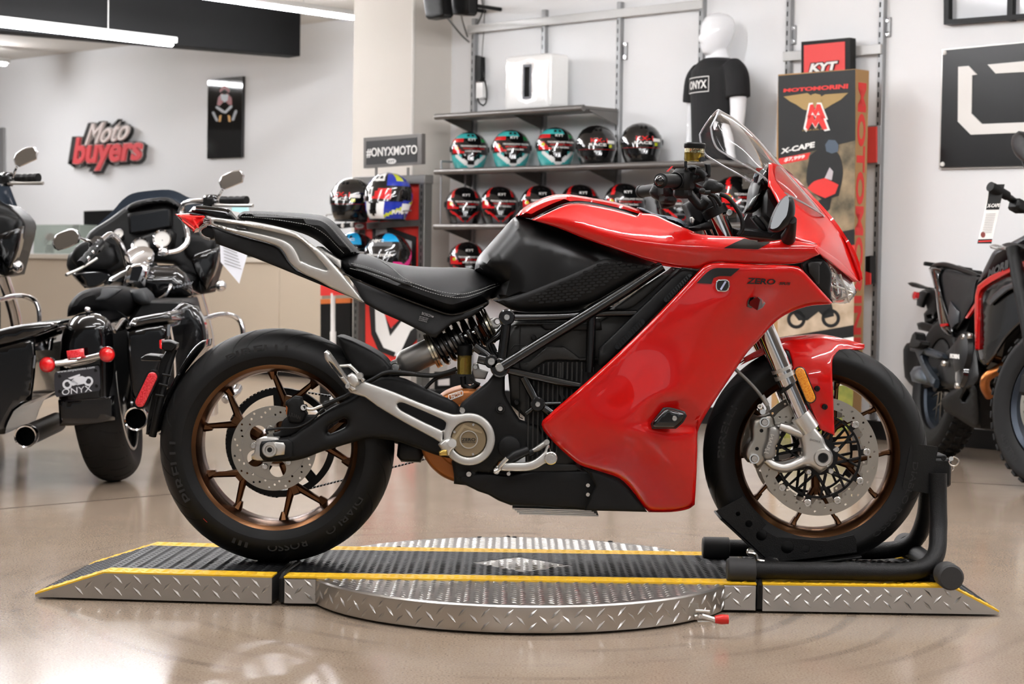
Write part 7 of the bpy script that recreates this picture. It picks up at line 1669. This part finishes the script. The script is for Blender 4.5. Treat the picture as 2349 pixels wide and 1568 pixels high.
# tank and chrome console
tk2 = T('fuel_tank', tplate(HP((460, 690), (455, 665), (480, 640), (560, 600), (640, 590), (780, 590), (830, 640), (850, 720), (760, 745), (660, 752), (600, 720), (520, 690)), -.8, .45, rnd=30, rd=.12), 'blackg')
T('tank_console', tplate(HP((540, 680), (555, 595), (600, 580), (650, 580), (660, 600), (635, 690), (590, 694)), -.72, .3, rnd=6, rd=.02, k=2), 'chrome', tk2)
T('console_inlay', tplate(HP((568, 655), (580, 598), (620, 592), (628, 600), (605, 660)), -.715, .01, k=2), 'blackg', tk2)
c_ = tat('H', (612, 553), -.85); T('fuel_cap', MB().lathe([(-.02, .062), (.0, .066), (.012, .062), (.02, .045), (.024, 0)], c_, TB.V * .8 + TB.N * .6, 36), 'chrome', tk2)
m = MB().text('Harley', HP((762, 697), (850, 672), (848, 655), (760, 682)), -.75, .003, TB, 0, .02); T('tank_script', m, 'chrome', tk2)
m = MB().tube(tpts('H', (670, 745, -.75), (720, 725, -.72), (745, 690, -.72), (750, 675, -.73)), .008, 8); T('tank_trim', m, 'chrome', tk2)
# fairing
FN = -1.28
fa = T('front_fairing', tplate(HP((292, 590), (300, 545), (330, 520), (370, 480), (395, 440), (480, 385), (540, 340), (575, 320), (720, 292), (790, 320), (850, 400), (900, 420), (960, 470), (975, 510), (945, 620), (920, 710), (870, 720), (820, 640), (760, 585), (600, 580), (520, 620), (470, 640), (420, 690), (370, 690), (310, 625)), [(170, 600, FN), (300, 500, FN - .02), (480, 560, FN)], .3, rnd=12, rd=.04), 'blackm')
T('windshield', tplate(HP((372, 480), (430, 410), (500, 345), (535, 305), (580, 275), (660, 262), (740, 258), (780, 268), (830, 292), (880, 300), (930, 420), (850, 400), (780, 320), (720, 292), (575, 320), (480, 385), (400, 440)), FN - .1, .006), 'darkscreen', fa)
T('fairing_hood', tplate(HP((550, 345), (575, 318), (640, 300), (730, 292), (760, 305), (800, 340), (780, 335), (720, 318), (640, 326), (580, 345)), FN + .06, .2, rnd=6, rd=.02), 'blackm', fa)
ds = T('dash_bezel', tplate(HP((560, 365), (600, 352), (740, 335), (752, 345), (752, 415), (740, 424), (590, 450), (568, 450)), FN + .05, .05, rnd=4, rd=.01, k=2), 'blackm', fa); T('dash_screen', tplate(HP((572, 375), (738, 346), (744, 415), (578, 444)), FN + .053, .004, k=1), mat('dark_screen_glass', '0b0d10', .1, 0, 1), ds)
gb = T('gauge_pod', tplate(HP((568, 500), (600, 470), (700, 438), (745, 430), (765, 450), (762, 500), (740, 520), (640, 525), (575, 530)), FN + .10, .12, rnd=8, rd=.03), 'blackm', fa)
for p, r_ in (((618, 510), 40), ((712, 474), 40), ((522, 452), 21)):
    c_ = tat('H', p, FN + .12); R_ = r_ / 1.913 / 495; ax_ = (TB.N * .95 + TB.V * .3).normalized()
    g = T('gauge', MB().lathe([(-.05, R_ * .9), (.0, R_ * 1.05), (.01, R_), (.006, R_ * .85), (0, R_ * .84), (0, 0)], c_, ax_, 32), 'chrome', gb); T('gauge_dial', MB().lathe([(.001, R_ * .83), (.0012, 0)], c_, ax_, 28), 'dial', g); T('gauge_needle', MB().bar(c_ + ax_ * .003 - TB.V * R_ * .1, c_ + ax_ * .003 - TB.V * R_ * .7, .004, .002), 'blackp', g)
for ol in (HP((310, 560), (330, 510), (380, 480), (450, 470), (500, 500), (520, 570), (470, 610), (400, 612), (340, 600)), HP((800, 470), (850, 450), (940, 470), (945, 520), (910, 570), (850, 580), (810, 540))):
    sp2 = T('speaker_pod', tplate(ol, FN + .05, .08, rnd=10, rd=.03), 'blackm', fa)
T('fairing_lower', tplate(HP((312, 625), (380, 612), (470, 612), (500, 640), (420, 690), (370, 690)), FN + .06, .1, rnd=6, rd=.03), 'blackg', fa); T('fairing_lower', tplate(HP((830, 545), (900, 520), (965, 505), (950, 600), (905, 700), (870, 650)), FN + .06, .1, rnd=8, rd=.03), 'blackg', fa)
# handlebars: steered to the left
m = MB().tube(tpts('H', (560, 600, -.95), (545, 540, -.9), (520, 480, -.85), (490, 455, -.82), (460, 470, -.75), (430, 500, -.68), (375, 570, -.58)), .0125, 12); m.tube(tpts('H', (700, 540, -1.0), (790, 520, -1.05), (825, 470, -1.08), (790, 350, -1.1), (810, 320, -1.08), (860, 310, -1.02), (930, 310, -.95), (1070, 305, -.85)), .0125, 12); hbt = T('handlebar', m, 'chrome')
for pts, swp in (([(440, 490, -.70), (400, 535, -.63), (355, 585, -.56)], (425, 500, -.70)), ([(975, 306, -.92), (1030, 304, -.87), (1083, 304, -.83)], (925, 310, -.95))):
    a, *_, b = tpts('H', *pts); d = (b - a).normalized(); L_ = (b - a).length
    prof2 = [(0, 0), (0, .02)] + [(L_ * q / 12, .019 if q % 3 else .0165) for q in range(1, 12)] + [(L_, .019), (L_, 0)]
    T('hand_grip', MB().lathe(prof2, a, d, 20), 'blackm', hbt); T('switch_cluster', MB().box(tat('H', swp[:2], swp[2]), (.07, .05, .06), d, d.cross(Z3), .012), 'blackg', hbt)
    T('switch_buttons', MB().box(tat('H', swp[:2], swp[2]) + TB.N * .028, (.045, .01, .03), d, d.cross(Z3), .003), 'blackm', hbt)
T('lever', MB().tube(tpts('H', (425, 560, -.62), (350, 605, -.54), (290, 632, -.47)), [.006, .006, .007], 10), 'alu', hbt); T('lever', MB().tube(tpts('H', (930, 325, -.93), (1010, 328, -.85), (1110, 328, -.78)), [.009, .007, .008], 10), 'alu', hbt)
for ol, n_, st in ((HP((228, 490), (245, 455), (300, 430), (335, 432), (352, 460), (345, 490), (300, 512), (255, 525), (238, 515)), -.62, [(350, 470, -.63), (380, 480, -.68), (420, 490, -.7)]), (HP((960, 225), (970, 200), (1010, 178), (1055, 170), (1072, 195), (1065, 225), (1030, 240), (985, 258), (968, 250)), -.9, [(975, 260, -.9), (960, 285, -.93), (950, 305, -.95)])):
    mi = T('mirror', tplate(ol, n_, .03, rnd=5, rd=.012), 'chrome', None, 'chrome framed round mirror'); cx, cy = np.mean(ol, 0)
    T('mirror_glass', tplate([(cx + (x - cx) * .9, cy + (y - cy) * .9) for x, y in ol], n_ + .001, .004), 'mirrorb', mi); T('mirror_stem', MB().tube(tpts('H', *st), .006, 8), 'chrome', mi)
T('bar_clamp', tplate(HP((690, 545), (700, 510), (730, 515), (740, 540), (715, 550)), -.95, .06, rnd=3, rd=.01), 'chrome', hbt)
# engine, crash bar, side parts
T('engine', tplate(HP((560, 830), (620, 740), (800, 740), (830, 850), (830, 1010), (800, 1180), (600, 1190)), -.35, .6, rnd=10, rd=.05, k=1), 'blackm'); T('engine', tplate(HP((0, 870), (250, 850), (260, 1150), (60, 1230), (-100, 1200)), -.35, .8, rnd=10, rd=.05, k=1), 'blackm')
T('crash_bar', MB().tube(tpts('H', (800, 840, -.55), (900, 822, -.75), (980, 805, -.95), (1040, 820, -1.0), (1065, 870, -1.0), (1060, 960, -1.0), (1010, 1130, -.95), (980, 1180, -.9)), .0115, 14), 'chrome')
T('bag_guard', MB().tube(tpts('H', (745, 855, .3), (760, 940, .25), (770, 1120, .2)), .006, 12), 'chrome')
T('side_marker', tplate(HP((808, 845), (875, 830), (885, 870), (850, 890), (812, 890)), -.2, .05, rnd=4, rd=.01), 'chrome'); T('side_marker_lens', tplate(HP((822, 848), (870, 840), (872, 862), (826, 870)), -.195, .02, k=1), 'tail')
T('side_cover', tplate(HP((700, 830), (800, 750), (860, 770), (900, 850), (905, 1000), (850, 1160), (760, 1190), (740, 1000)), -.15, .1, rnd=10, rd=.03), 'blackg')
c_ = tat('H', (968, 680), -1.0); T('front_indicator', MB().sphere(c_, .026), 'chrome'); T('indicator_stalk', MB().tube([c_, tat('H', (925, 690), -1.1)], .008, 8, 1), 'chrome')
T('front_fork', MB().tube(tpts('H', (860, 700, -1.35), (910, 900, -1.5), (930, 1240, -1.65)), .03, 14), 'chrome')
m = MB(); m.lathe(tyre_profile(.31, .06, .22), TB.p(.02, .31, -1.66), UT, 56, closed=True); T('front_tyre', m, 'rubber'); T('front_wheel', MB().lathe([(-.04, .03), (-.04, .22), (.04, .22), (.04, .03)], TB.p(.02, .31, -1.66), UT, 40, closed=True), 'blackg')
T('side_stand', MB().tube([TB.p(-.12, .2, -.7), TB.p(-.24, .03, -.75)], .014, 10, 1), 'alu')
T('highway_peg', MB().tube(tpts('H', (985, 1180, -.9), (1030, 1150, -.95), (1045, 1125, -1.0)), .02, 10), 'chrome')
for s in (1, -1): T('bag_strut', MB().tube(tpts('H', *( [(500, 880, .15), (540, 830, .0), (560, 860, -.1)] if s > 0 else [(262, 880, .15), (225, 900, .1), (215, 960, .1)])), .012, 10), 'chrome')
t2 = copy_tree(tb); t2.location = TO + Vector((-1.02, .45, .03)); t2.scale = (1, 1, 1.09); t2['label'] = 'black touring motorcycle farther along the row, only its fairing and handlebar in view'
t2.location.z = 0
# price sheet hanging from the touring motorcycle
q = HP((965, 490), (1085, 545), (1050, 670), (968, 575)); ps = thing('price_sheet', 'white printed sheet hanging from the touring motorcycle fairing', 'paper', TB.at(*q[3], -1.1))
build('sheet', tplate(q, -1.1, .001, k=1), mat('white_paper', 'dfe0e6', .7), ps)
m = MB()
for i in range(6): m.plate(HP((980 + i, 510 + 14 * i), (1040 + 4 * i, 535 + 14 * i), (1040 + 4 * i, 538 + 14 * i), (980 + i, 513 + 14 * i)), -1.098, .0006, fr=TB, k=1, step=20)
build('print', m, 'greyp', ps)

# ------------------------------------------------------------------ adventure motorcycle at the right edge, coming towards the viewer
AO = Vector((2.03, 3.98, 0)); aF = Vector((.105, -.994, 0)).normalized(); aN = aF.cross(Z3); la = math.radians(7)
AV = Z3 * math.cos(la) - aN * math.sin(la); AN = aN * math.cos(la) + Z3 * math.sin(la)
AB = Fr(AO, aF, AV)                                       # U forward, N to its right side (towards the viewer's left)
ad = thing('adventure_motorcycle', 'black and red adventure motorcycle with hang tag, spoked wheels and engine guard', 'motorcycle', AO)
def A_(name, mb, m, parent=None, label=None, **k): return build(name, mb, m, parent or ad, label, **k)
def KP(*p): return Z('K', *p)
def aplate(ol, n, th=.03, **k):
    k.setdefault('k', 2); k.setdefault('step', 10); return MB().plate(ol, n, th, fr=AB, **k)
def aat(p, n, k='K'): return AB.at(*Z(k, p)[0], n)
def apts(*pn): return [aat((a, b), n) for a, b, n in pn]
# rear wheel
m = MB(); pr3 = tyre_profile(.335, .075, .22); m.lathe(pr3, AB.p(0, .335, 0), AB.N, 72, closed=True)
for i in range(40):
    a = 2 * PI * i / 40
    for s in (-1, 0, 1): m.box(AB.p(0, .335, 0) + AB.N * s * .042 + (aF * math.cos(a + s * .06) + AV * math.sin(a + s * .06)) * (surf(pr3, s * .042) + .001), (.03, .03, .012), AB.N, (aF * -math.sin(a) + AV * math.cos(a)), .003)
A_('rear_tyre', m, 'rubber')
def spoked(c, ax, fw, up, name):
    m = MB().lathe([(-.045, .222), (-.03, .205), (.03, .205), (.045, .222), (.04, .228), (0, .212), (-.04, .228)], c, ax, 56, closed=True); w_ = A_(name, m, mat('blue_black_rim', '2a323c', .35, .5))
    for i in range(18):
        a = 2 * PI * i / 18; b = a + (.5 if i % 2 else -.5)
        A_('wire_spoke', MB().tube([c + ax * (.03 if i % 4 < 2 else -.03) + (fw * math.cos(b) + up * math.sin(b)) * .035, c + (fw * math.cos(a) + up * math.sin(a)) * .206], .003, 6, 1), 'steel', w_)
    A_('hub', MB().lathe([(-.06, .012), (-.06, .04), (-.02, .035), (.02, .035), (.06, .04), (.06, .012)], c, ax, 28), 'blackm', w_); return w_
spoked(AB.p(0, .335, 0), AB.N, aF, AV, 'rear_wheel')
# front wheel, steered
sa = math.radians(24); fdir = (aF * math.cos(sa) - aN * math.sin(sa)).normalized(); fax = fdir.cross(Z3); FC = aat((790, 1150), 0.0)
hub = AB.p(1.47, .345, 0) ; hub = Vector((hub.x - .04, hub.y, .345)); fax = (fax * math.cos(la) + Z3 * math.sin(la)).normalized(); fup = fax.cross(fdir)
m = MB(); pr4 = tyre_profile(.345, .055, .235); m.lathe(pr4, hub, fax, 72, closed=True)
for i in range(44):
    a = 2 * PI * i / 44
    for s in (-1, 0, 1): m.box(hub + fax * s * .034 + (fdir * math.cos(a + s * .05) + fup * math.sin(a + s * .05)) * (surf(pr4, s * .034) + .001), (.024, .03, .012), fax, (fdir * -math.sin(a) + fup * math.cos(a)), .003)
def ar(txt, am, span):
    def fn(u, v, z):
        a = am - span * (u - .5); r = .268 + .022 * v; return hub + fax * (np.interp(r, [.241, .2625, .302], [.055 * .86, .055 * .93, .055 * .985]) + z) + (fdir * math.cos(a) + fup * math.sin(a)) * r
    m.textf(txt, fn, .0008, 1, .0)
ar('RALLY STR', 3.9, .5)
A_('front_tyre', m, ['rubber', 'sidetext']); sw2 = spoked(hub, fax, fdir, fup, 'front_wheel')
frd = Fr(hub + fax * .065, fdir, fup); A_('front_brake_disc', MB().plate(circ(0, 0, .15, 48), .002, .004, holes=[circ(0, 0, .105, 40)] + [circ(.128 * math.cos(a), .128 * math.sin(a), .006, 10) for a in np.linspace(0, 2 * PI, 20, endpoint=False)], local=True, fr=frd, k=1, step=.03), 'steel')
cp_ = hub + fax * .075 + (-fdir * .11 + fup * .07); A_('front_caliper', MB().box(cp_, (.09, .06, .05), fup, fdir, .012), 'blackm')
for s in (1, -1): A_('fork_tube', MB().tube([hub + fax * .1 * s, hub + fax * .1 * s + fup * .62 - fdir * .26], .027, 16, 1), 'blackm')
A_('front_brake_hose', MB().tube([cp_ + fup * .03, aat((632, 1060), .12), aat((645, 930), .12), aat((700, 875), .1), aat((760, 850), .06)], .006, 8), 'alu'); A_('front_brake_hose', MB().tube([aat((630, 1105), .12), aat((640, 1010), .12), aat((660, 900), .12), aat((720, 870), .1)], .005, 8), 'alu')
# tank side and fairing
A_('tank_panel', aplate(KP((497, 560), (560, 430), (580, 400), (640, 372), (720, 330), (760, 320), (760, 450), (700, 460), (620, 492), (540, 535)), [(2250, 640, .2), (2330, 570, .17), (2290, 590, .2)], .1, rnd=10, rd=.03), mat('dark_grey_tank_panel', '2c2d31', .4))
A_('lettering', MB().text('MORINI', KP((548, 535), (676, 470), (678, 425), (556, 490)), .205, .002, AB, 0, .05), 'blackp', None, 'black tank lettering')
A_('red_stripe', aplate(KP((488, 870), (485, 720), (488, 610), (500, 565), (560, 520), (640, 480), (720, 450), (770, 440), (770, 485), (720, 480), (640, 512), (560, 555), (520, 585), (508, 610), (504, 720), (494, 865)), [(2240, 660, .215), (2330, 610, .20), (2238, 800, .2)], .03, rnd=4, rd=.006), 'red', None, 'bright red stripe along the side')
A_('side_fairing', aplate(KP((490, 870), (500, 700), (510, 600), (560, 552), (640, 512), (770, 480), (770, 700), (720, 740), (640, 820), (590, 900), (540, 960), (505, 940)), [(2260, 680, .20), (2340, 640, .18), (2260, 820, .17)], .12, rnd=10, rd=.03), 'blackg')
A_('fairing_insert', aplate(KP((545, 640), (620, 570), (760, 520), (760, 545), (640, 590), (560, 660)), .205, .01, rnd=3, rd=.004), mat('dark_grey_insert', '3a3b3e', .25), None)
A_('radiator', aplate(KP((560, 900), (640, 700), (770, 640), (770, 820), (640, 930)), .1, .2, k=1), 'blackmm')
A_('front_indicator', aplate(KP((555, 378), (575, 370), (610, 376), (632, 384), (620, 396), (585, 396), (562, 390)), .26, .03, rnd=4, rd=.01), 'lens'); A_('indicator_stalk', aplate(KP((615, 372), (650, 362), (720, 375), (730, 405), (680, 398), (628, 396)), .22, .04, rnd=4, rd=.01), 'blackm')
A_('headlight_cowl', aplate(KP((680, 360), (730, 320), (800, 280), (800, 440), (720, 420)), .16, .3, rnd=10, rd=.03), 'blackg')
# seat, tail
A_('seat', aplate(KP((318, 530), (330, 495), (360, 490), (420, 505), (515, 528), (500, 560), (490, 640), (470, 680), (420, 770), (395, 785), (340, 660), (325, 580)), [(2170, 640, .14), (2230, 680, .16), (2190, 740, .15)], .28, rnd=12, rd=.04), 'seat')
A_('tail_side', aplate(KP((268, 485), (290, 475), (330, 490), (322, 540), (345, 640), (365, 700), (390, 770), (385, 810), (345, 800), (318, 745), (300, 600), (285, 540)), .15, .05, rnd=8, rd=.02), 'blackg')
A_('side_panel', aplate(KP((370, 640), (415, 690), (410, 740), (375, 770), (360, 720)), .165, .02, rnd=4, rd=.008), mat('blue_grey_side_panel', '23272d', .4))
A_('red_flash', aplate(KP((322, 748), (352, 745), (353, 756), (325, 762)), .166, .01, k=1), 'red', None, 'small red flash'); A_('red_flash', aplate(KP((440, 720), (486, 650), (488, 668), (450, 722)), .17, .01, k=1), 'red', None, 'small red flash')
m = MB().tube(apts((285, 485, .12), (300, 472, .12), (350, 468, .12), (420, 490, .12), (480, 512, .12), (505, 528, .12)), .012, 10); m.tube(apts((290, 480, -.12), (350, 466, -.12), (490, 510, -.12)), .012, 10)
for p in ((360, 478), (405, 492), (445, 505)): m.box(aat(p, 0), (.03, .02, .24), aF, AV, .004)
A_('luggage_rack', m, 'blackm')
# plate carrier
A_('plate_carrier', aplate(KP((235, 590), (275, 575), (300, 590), (305, 690), (290, 740), (250, 745), (245, 700), (262, 680)), .02, .03, rnd=5, rd=.01, holes=[KP((262, 710), (285, 700), (290, 720), (268, 722))]), 'blackm'); A_('plate_lamp', aplate(KP((212, 745), (240, 738), (292, 755), (288, 790), (220, 775)), .05, .1, rnd=5, rd=.01), 'blackm')
A_('rear_indicator', aplate(KP((168, 555), (190, 550), (240, 568), (272, 576), (250, 582), (190, 572)), .16, .03, rnd=3, rd=.01), 'blackm'); A_('rear_reflector', aplate(KP((190, 605), (200, 592), (212, 598), (208, 625), (196, 634), (188, 622)), .1, .02, rnd=3, rd=.006), 'redrefl', None, 'round red reflector'); A_('reflector_arm', aplate(KP((215, 600), (240, 590), (262, 600), (235, 670), (212, 660)), .04, .02, rnd=3, rd=.006), 'blackm')
# engine, pegs, skid plate, exhaust
A_('swingarm', MB().bar(AB.p(.0, .335, .1), AB.p(.5, .42, .1), .05, .05), 'blackm'); A_('swingarm', MB().bar(AB.p(.0, .335, -.1), AB.p(.5, .42, -.1), .05, .05), 'blackm')
A_('mudguard', aplate(KP((148, 870), (165, 840), (200, 830), (240, 850), (290, 800), (340, 800), (380, 860), (330, 1000), (250, 1060), (200, 1050), (155, 1000)), .05, .12, rnd=10, rd=.03), 'blackmm')
A_('silencer', aplate(KP((180, 980), (200, 950), (240, 945), (270, 1000), (285, 1040), (230, 1030), (190, 1020)), .19, .1, rnd=10, rd=.03), mat('blue_grey_silencer', '5d6874', .3, .8))
m = aplate(KP((180, 850), (210, 845), (330, 885), (340, 910), (310, 915), (240, 890), (250, 930), (300, 1010), (295, 1050), (270, 1040), (225, 930), (205, 880), (180, 875)), .2, .03, rnd=5, rd=.01); A_('peg_bracket', m, mat('dark_blue_grey_bracket', '2b323a', .4, .4))
m = aplate(KP((175, 860), (190, 800), (205, 785), (215, 795), (212, 820), (235, 830), (235, 845), (210, 862)), .24, .05, rnd=4, rd=.01); A_('passenger_peg', m, 'blackmm')
A_('engine', aplate(KP((340, 900), (380, 850), (430, 790), (490, 800), (510, 900), (520, 1010), (480, 1060), (380, 1060), (330, 1040), (310, 960)), .17, .34, rnd=14, rd=.04), 'blackm')
en = A_('engine_cover', MB().lathe([(0, .1), (.02, .09), (.03, .05), (.03, 0)], aat((440, 890), .17), AB.N, 32), 'blackm'); A_('engine_cover', MB().lathe([(0, .06), (.02, .05), (.025, 0)], aat((435, 985), .17), AB.N, 28), 'blackg')
A_('lettering', MB().text('MORINI', KP((370, 910), (414, 914), (414, 892), (372, 888)), .205, .002, AB, 0, .03), 'white', None, 'pale engine lettering')
for q in ((342, 935), (405, 1040), (435, 810), (462, 805)): A_('engine_bolt', MB().bolt(aat(q, .19), AB.N, .014, .01), 'bolt')
m = aplate(KP((325, 1110), (360, 1075), (480, 1005), (505, 1060), (515, 1240), (480, 1240), (400, 1190), (345, 1160)), [(2180, 920, .16), (2240, 900, .15), (2240, 970, .1)], .1, rnd=10, rd=.03, holes=[KP((430, 1105), (455, 1060), (462, 1075), (440, 1112))]); A_('skid_plate', m, 'blackmm')
A_('exhaust_header', MB().tube(apts((645, 930, .06), (600, 965, .1), (545, 1000, .14), (535, 1040, .14), (555, 1085, .1)), .022, 14), mat('heat_tinted_header', 'a8683a', .3, .9), None, 'copper toned exhaust header')
A_('frame', aplate(KP((395, 800), (500, 560), (520, 570), (440, 800), (480, 1000), (440, 1000)), .12, .24, k=1), 'blackm')
# handlebar and mirror
m = MB().tube(apts((565, 100, .42), (620, 130, .36), (690, 180, .26), (730, 215, .18), (780, 240, .08)), .014, 12); hb3 = A_('handlebar', m, 'blackm'); a, b = apts((560, 98, .43), (640, 142, .34)); A_('hand_grip', MB().lathe([(0, 0), (0, .02), (.02, .021), ((b - a).length, .019), ((b - a).length, 0)], a, b - a, 20), 'blackmm', hb3); A_('switch_cluster', MB().box(aat((690, 190), .27), (.06, .06, .05), b - a, (b - a).cross(Z3), .01), 'blackm', hb3)
m = aplate(Z('J', (1605, 645), (1612, 610), (1640, 588), (1672, 600), (1690, 680), (1688, 740), (1650, 720), (1620, 690)), .3, .04, rnd=8, rd=.02); mi = A_('mirror', m, 'blackm', None, 'black mirror at the picture edge'); A_('mirror_stem', MB().tube([aat((1660, 720), .28, 'J'), aat((1690, 800), .26, 'J'), aat((740, 215), .2)], .008, 8), 'blackm', mi)
# hang tag
tg = thing('hang_tag', 'black and white printed tag hanging from the right handlebar grip', 'tag', aat((535, 365), .42))
HT = Fr(aat((585, 120), .40), Vector((1, -.25, 0)), Z3)
def hplate(ol, n, th=.001): return MB().plate(ol, n, th, fr=HT, k=1, step=20)
build('card', hplate(KP((560, 88), (629, 87), (566, 368), (499, 368)), 0), 'white', tg); m = hplate(KP((560, 88), (629, 87), (602, 207), (540, 208)), .001); m2 = MB().text('X-CAPE', KP((544, 198), (604, 195), (608, 178), (550, 180)), .002, .0005, HT, 1, .04); m.add(m2.v, m2.f, 1); build('header_print', m, ['blackp', 'white'], tg)
m = hplate(KP((503, 348), (570, 346), (566, 368), (499, 368)), .001); build('footer_print', m, 'blackp', tg); build('footer_line', hplate(KP((505, 355), (569, 352), (568, 358), (504, 361)), .002), 'redfix', tg)
m = MB()
for i in range(12): m.plate(KP((540 - 1.6 * i, 228 + 8 * i), (586 - 1.8 * i, 226 + 8 * i), (586 - 1.8 * i, 228 + 8 * i), (540 - 1.6 * i, 230 + 8 * i)), .0012, .0005, fr=HT, k=1, step=30)
build('text_print', m, 'greyp', tg); build('seal_print', hplate(KP(*[(526 + 11 * math.cos(a), 326 + 14 * math.sin(a)) for a in np.linspace(0, 2 * PI, 16, endpoint=False)]), .0012), mat('brown_red_seal', '7c3a34', .5), tg)
# things that turned out to be one mesh need no Empty above it
for o in list(COL.objects):
    if o.type == 'EMPTY' and not o.parent and len(o.children) == 1 and not o.children[0].children:
        c = o.children[0]; nm = o.name.split('.')[0]; props = {k: o[k] for k in ('label', 'category', 'group') if k in o.keys()}
        loc, rot, sc_ = o.location.copy(), o.rotation_euler.copy(), o.scale.copy()
        c.parent = None; c.location = loc; c.rotation_euler = rot; c.scale = sc_
        bpy.data.objects.remove(o); c.name = nm
        for k, v in props.items(): c[k] = v
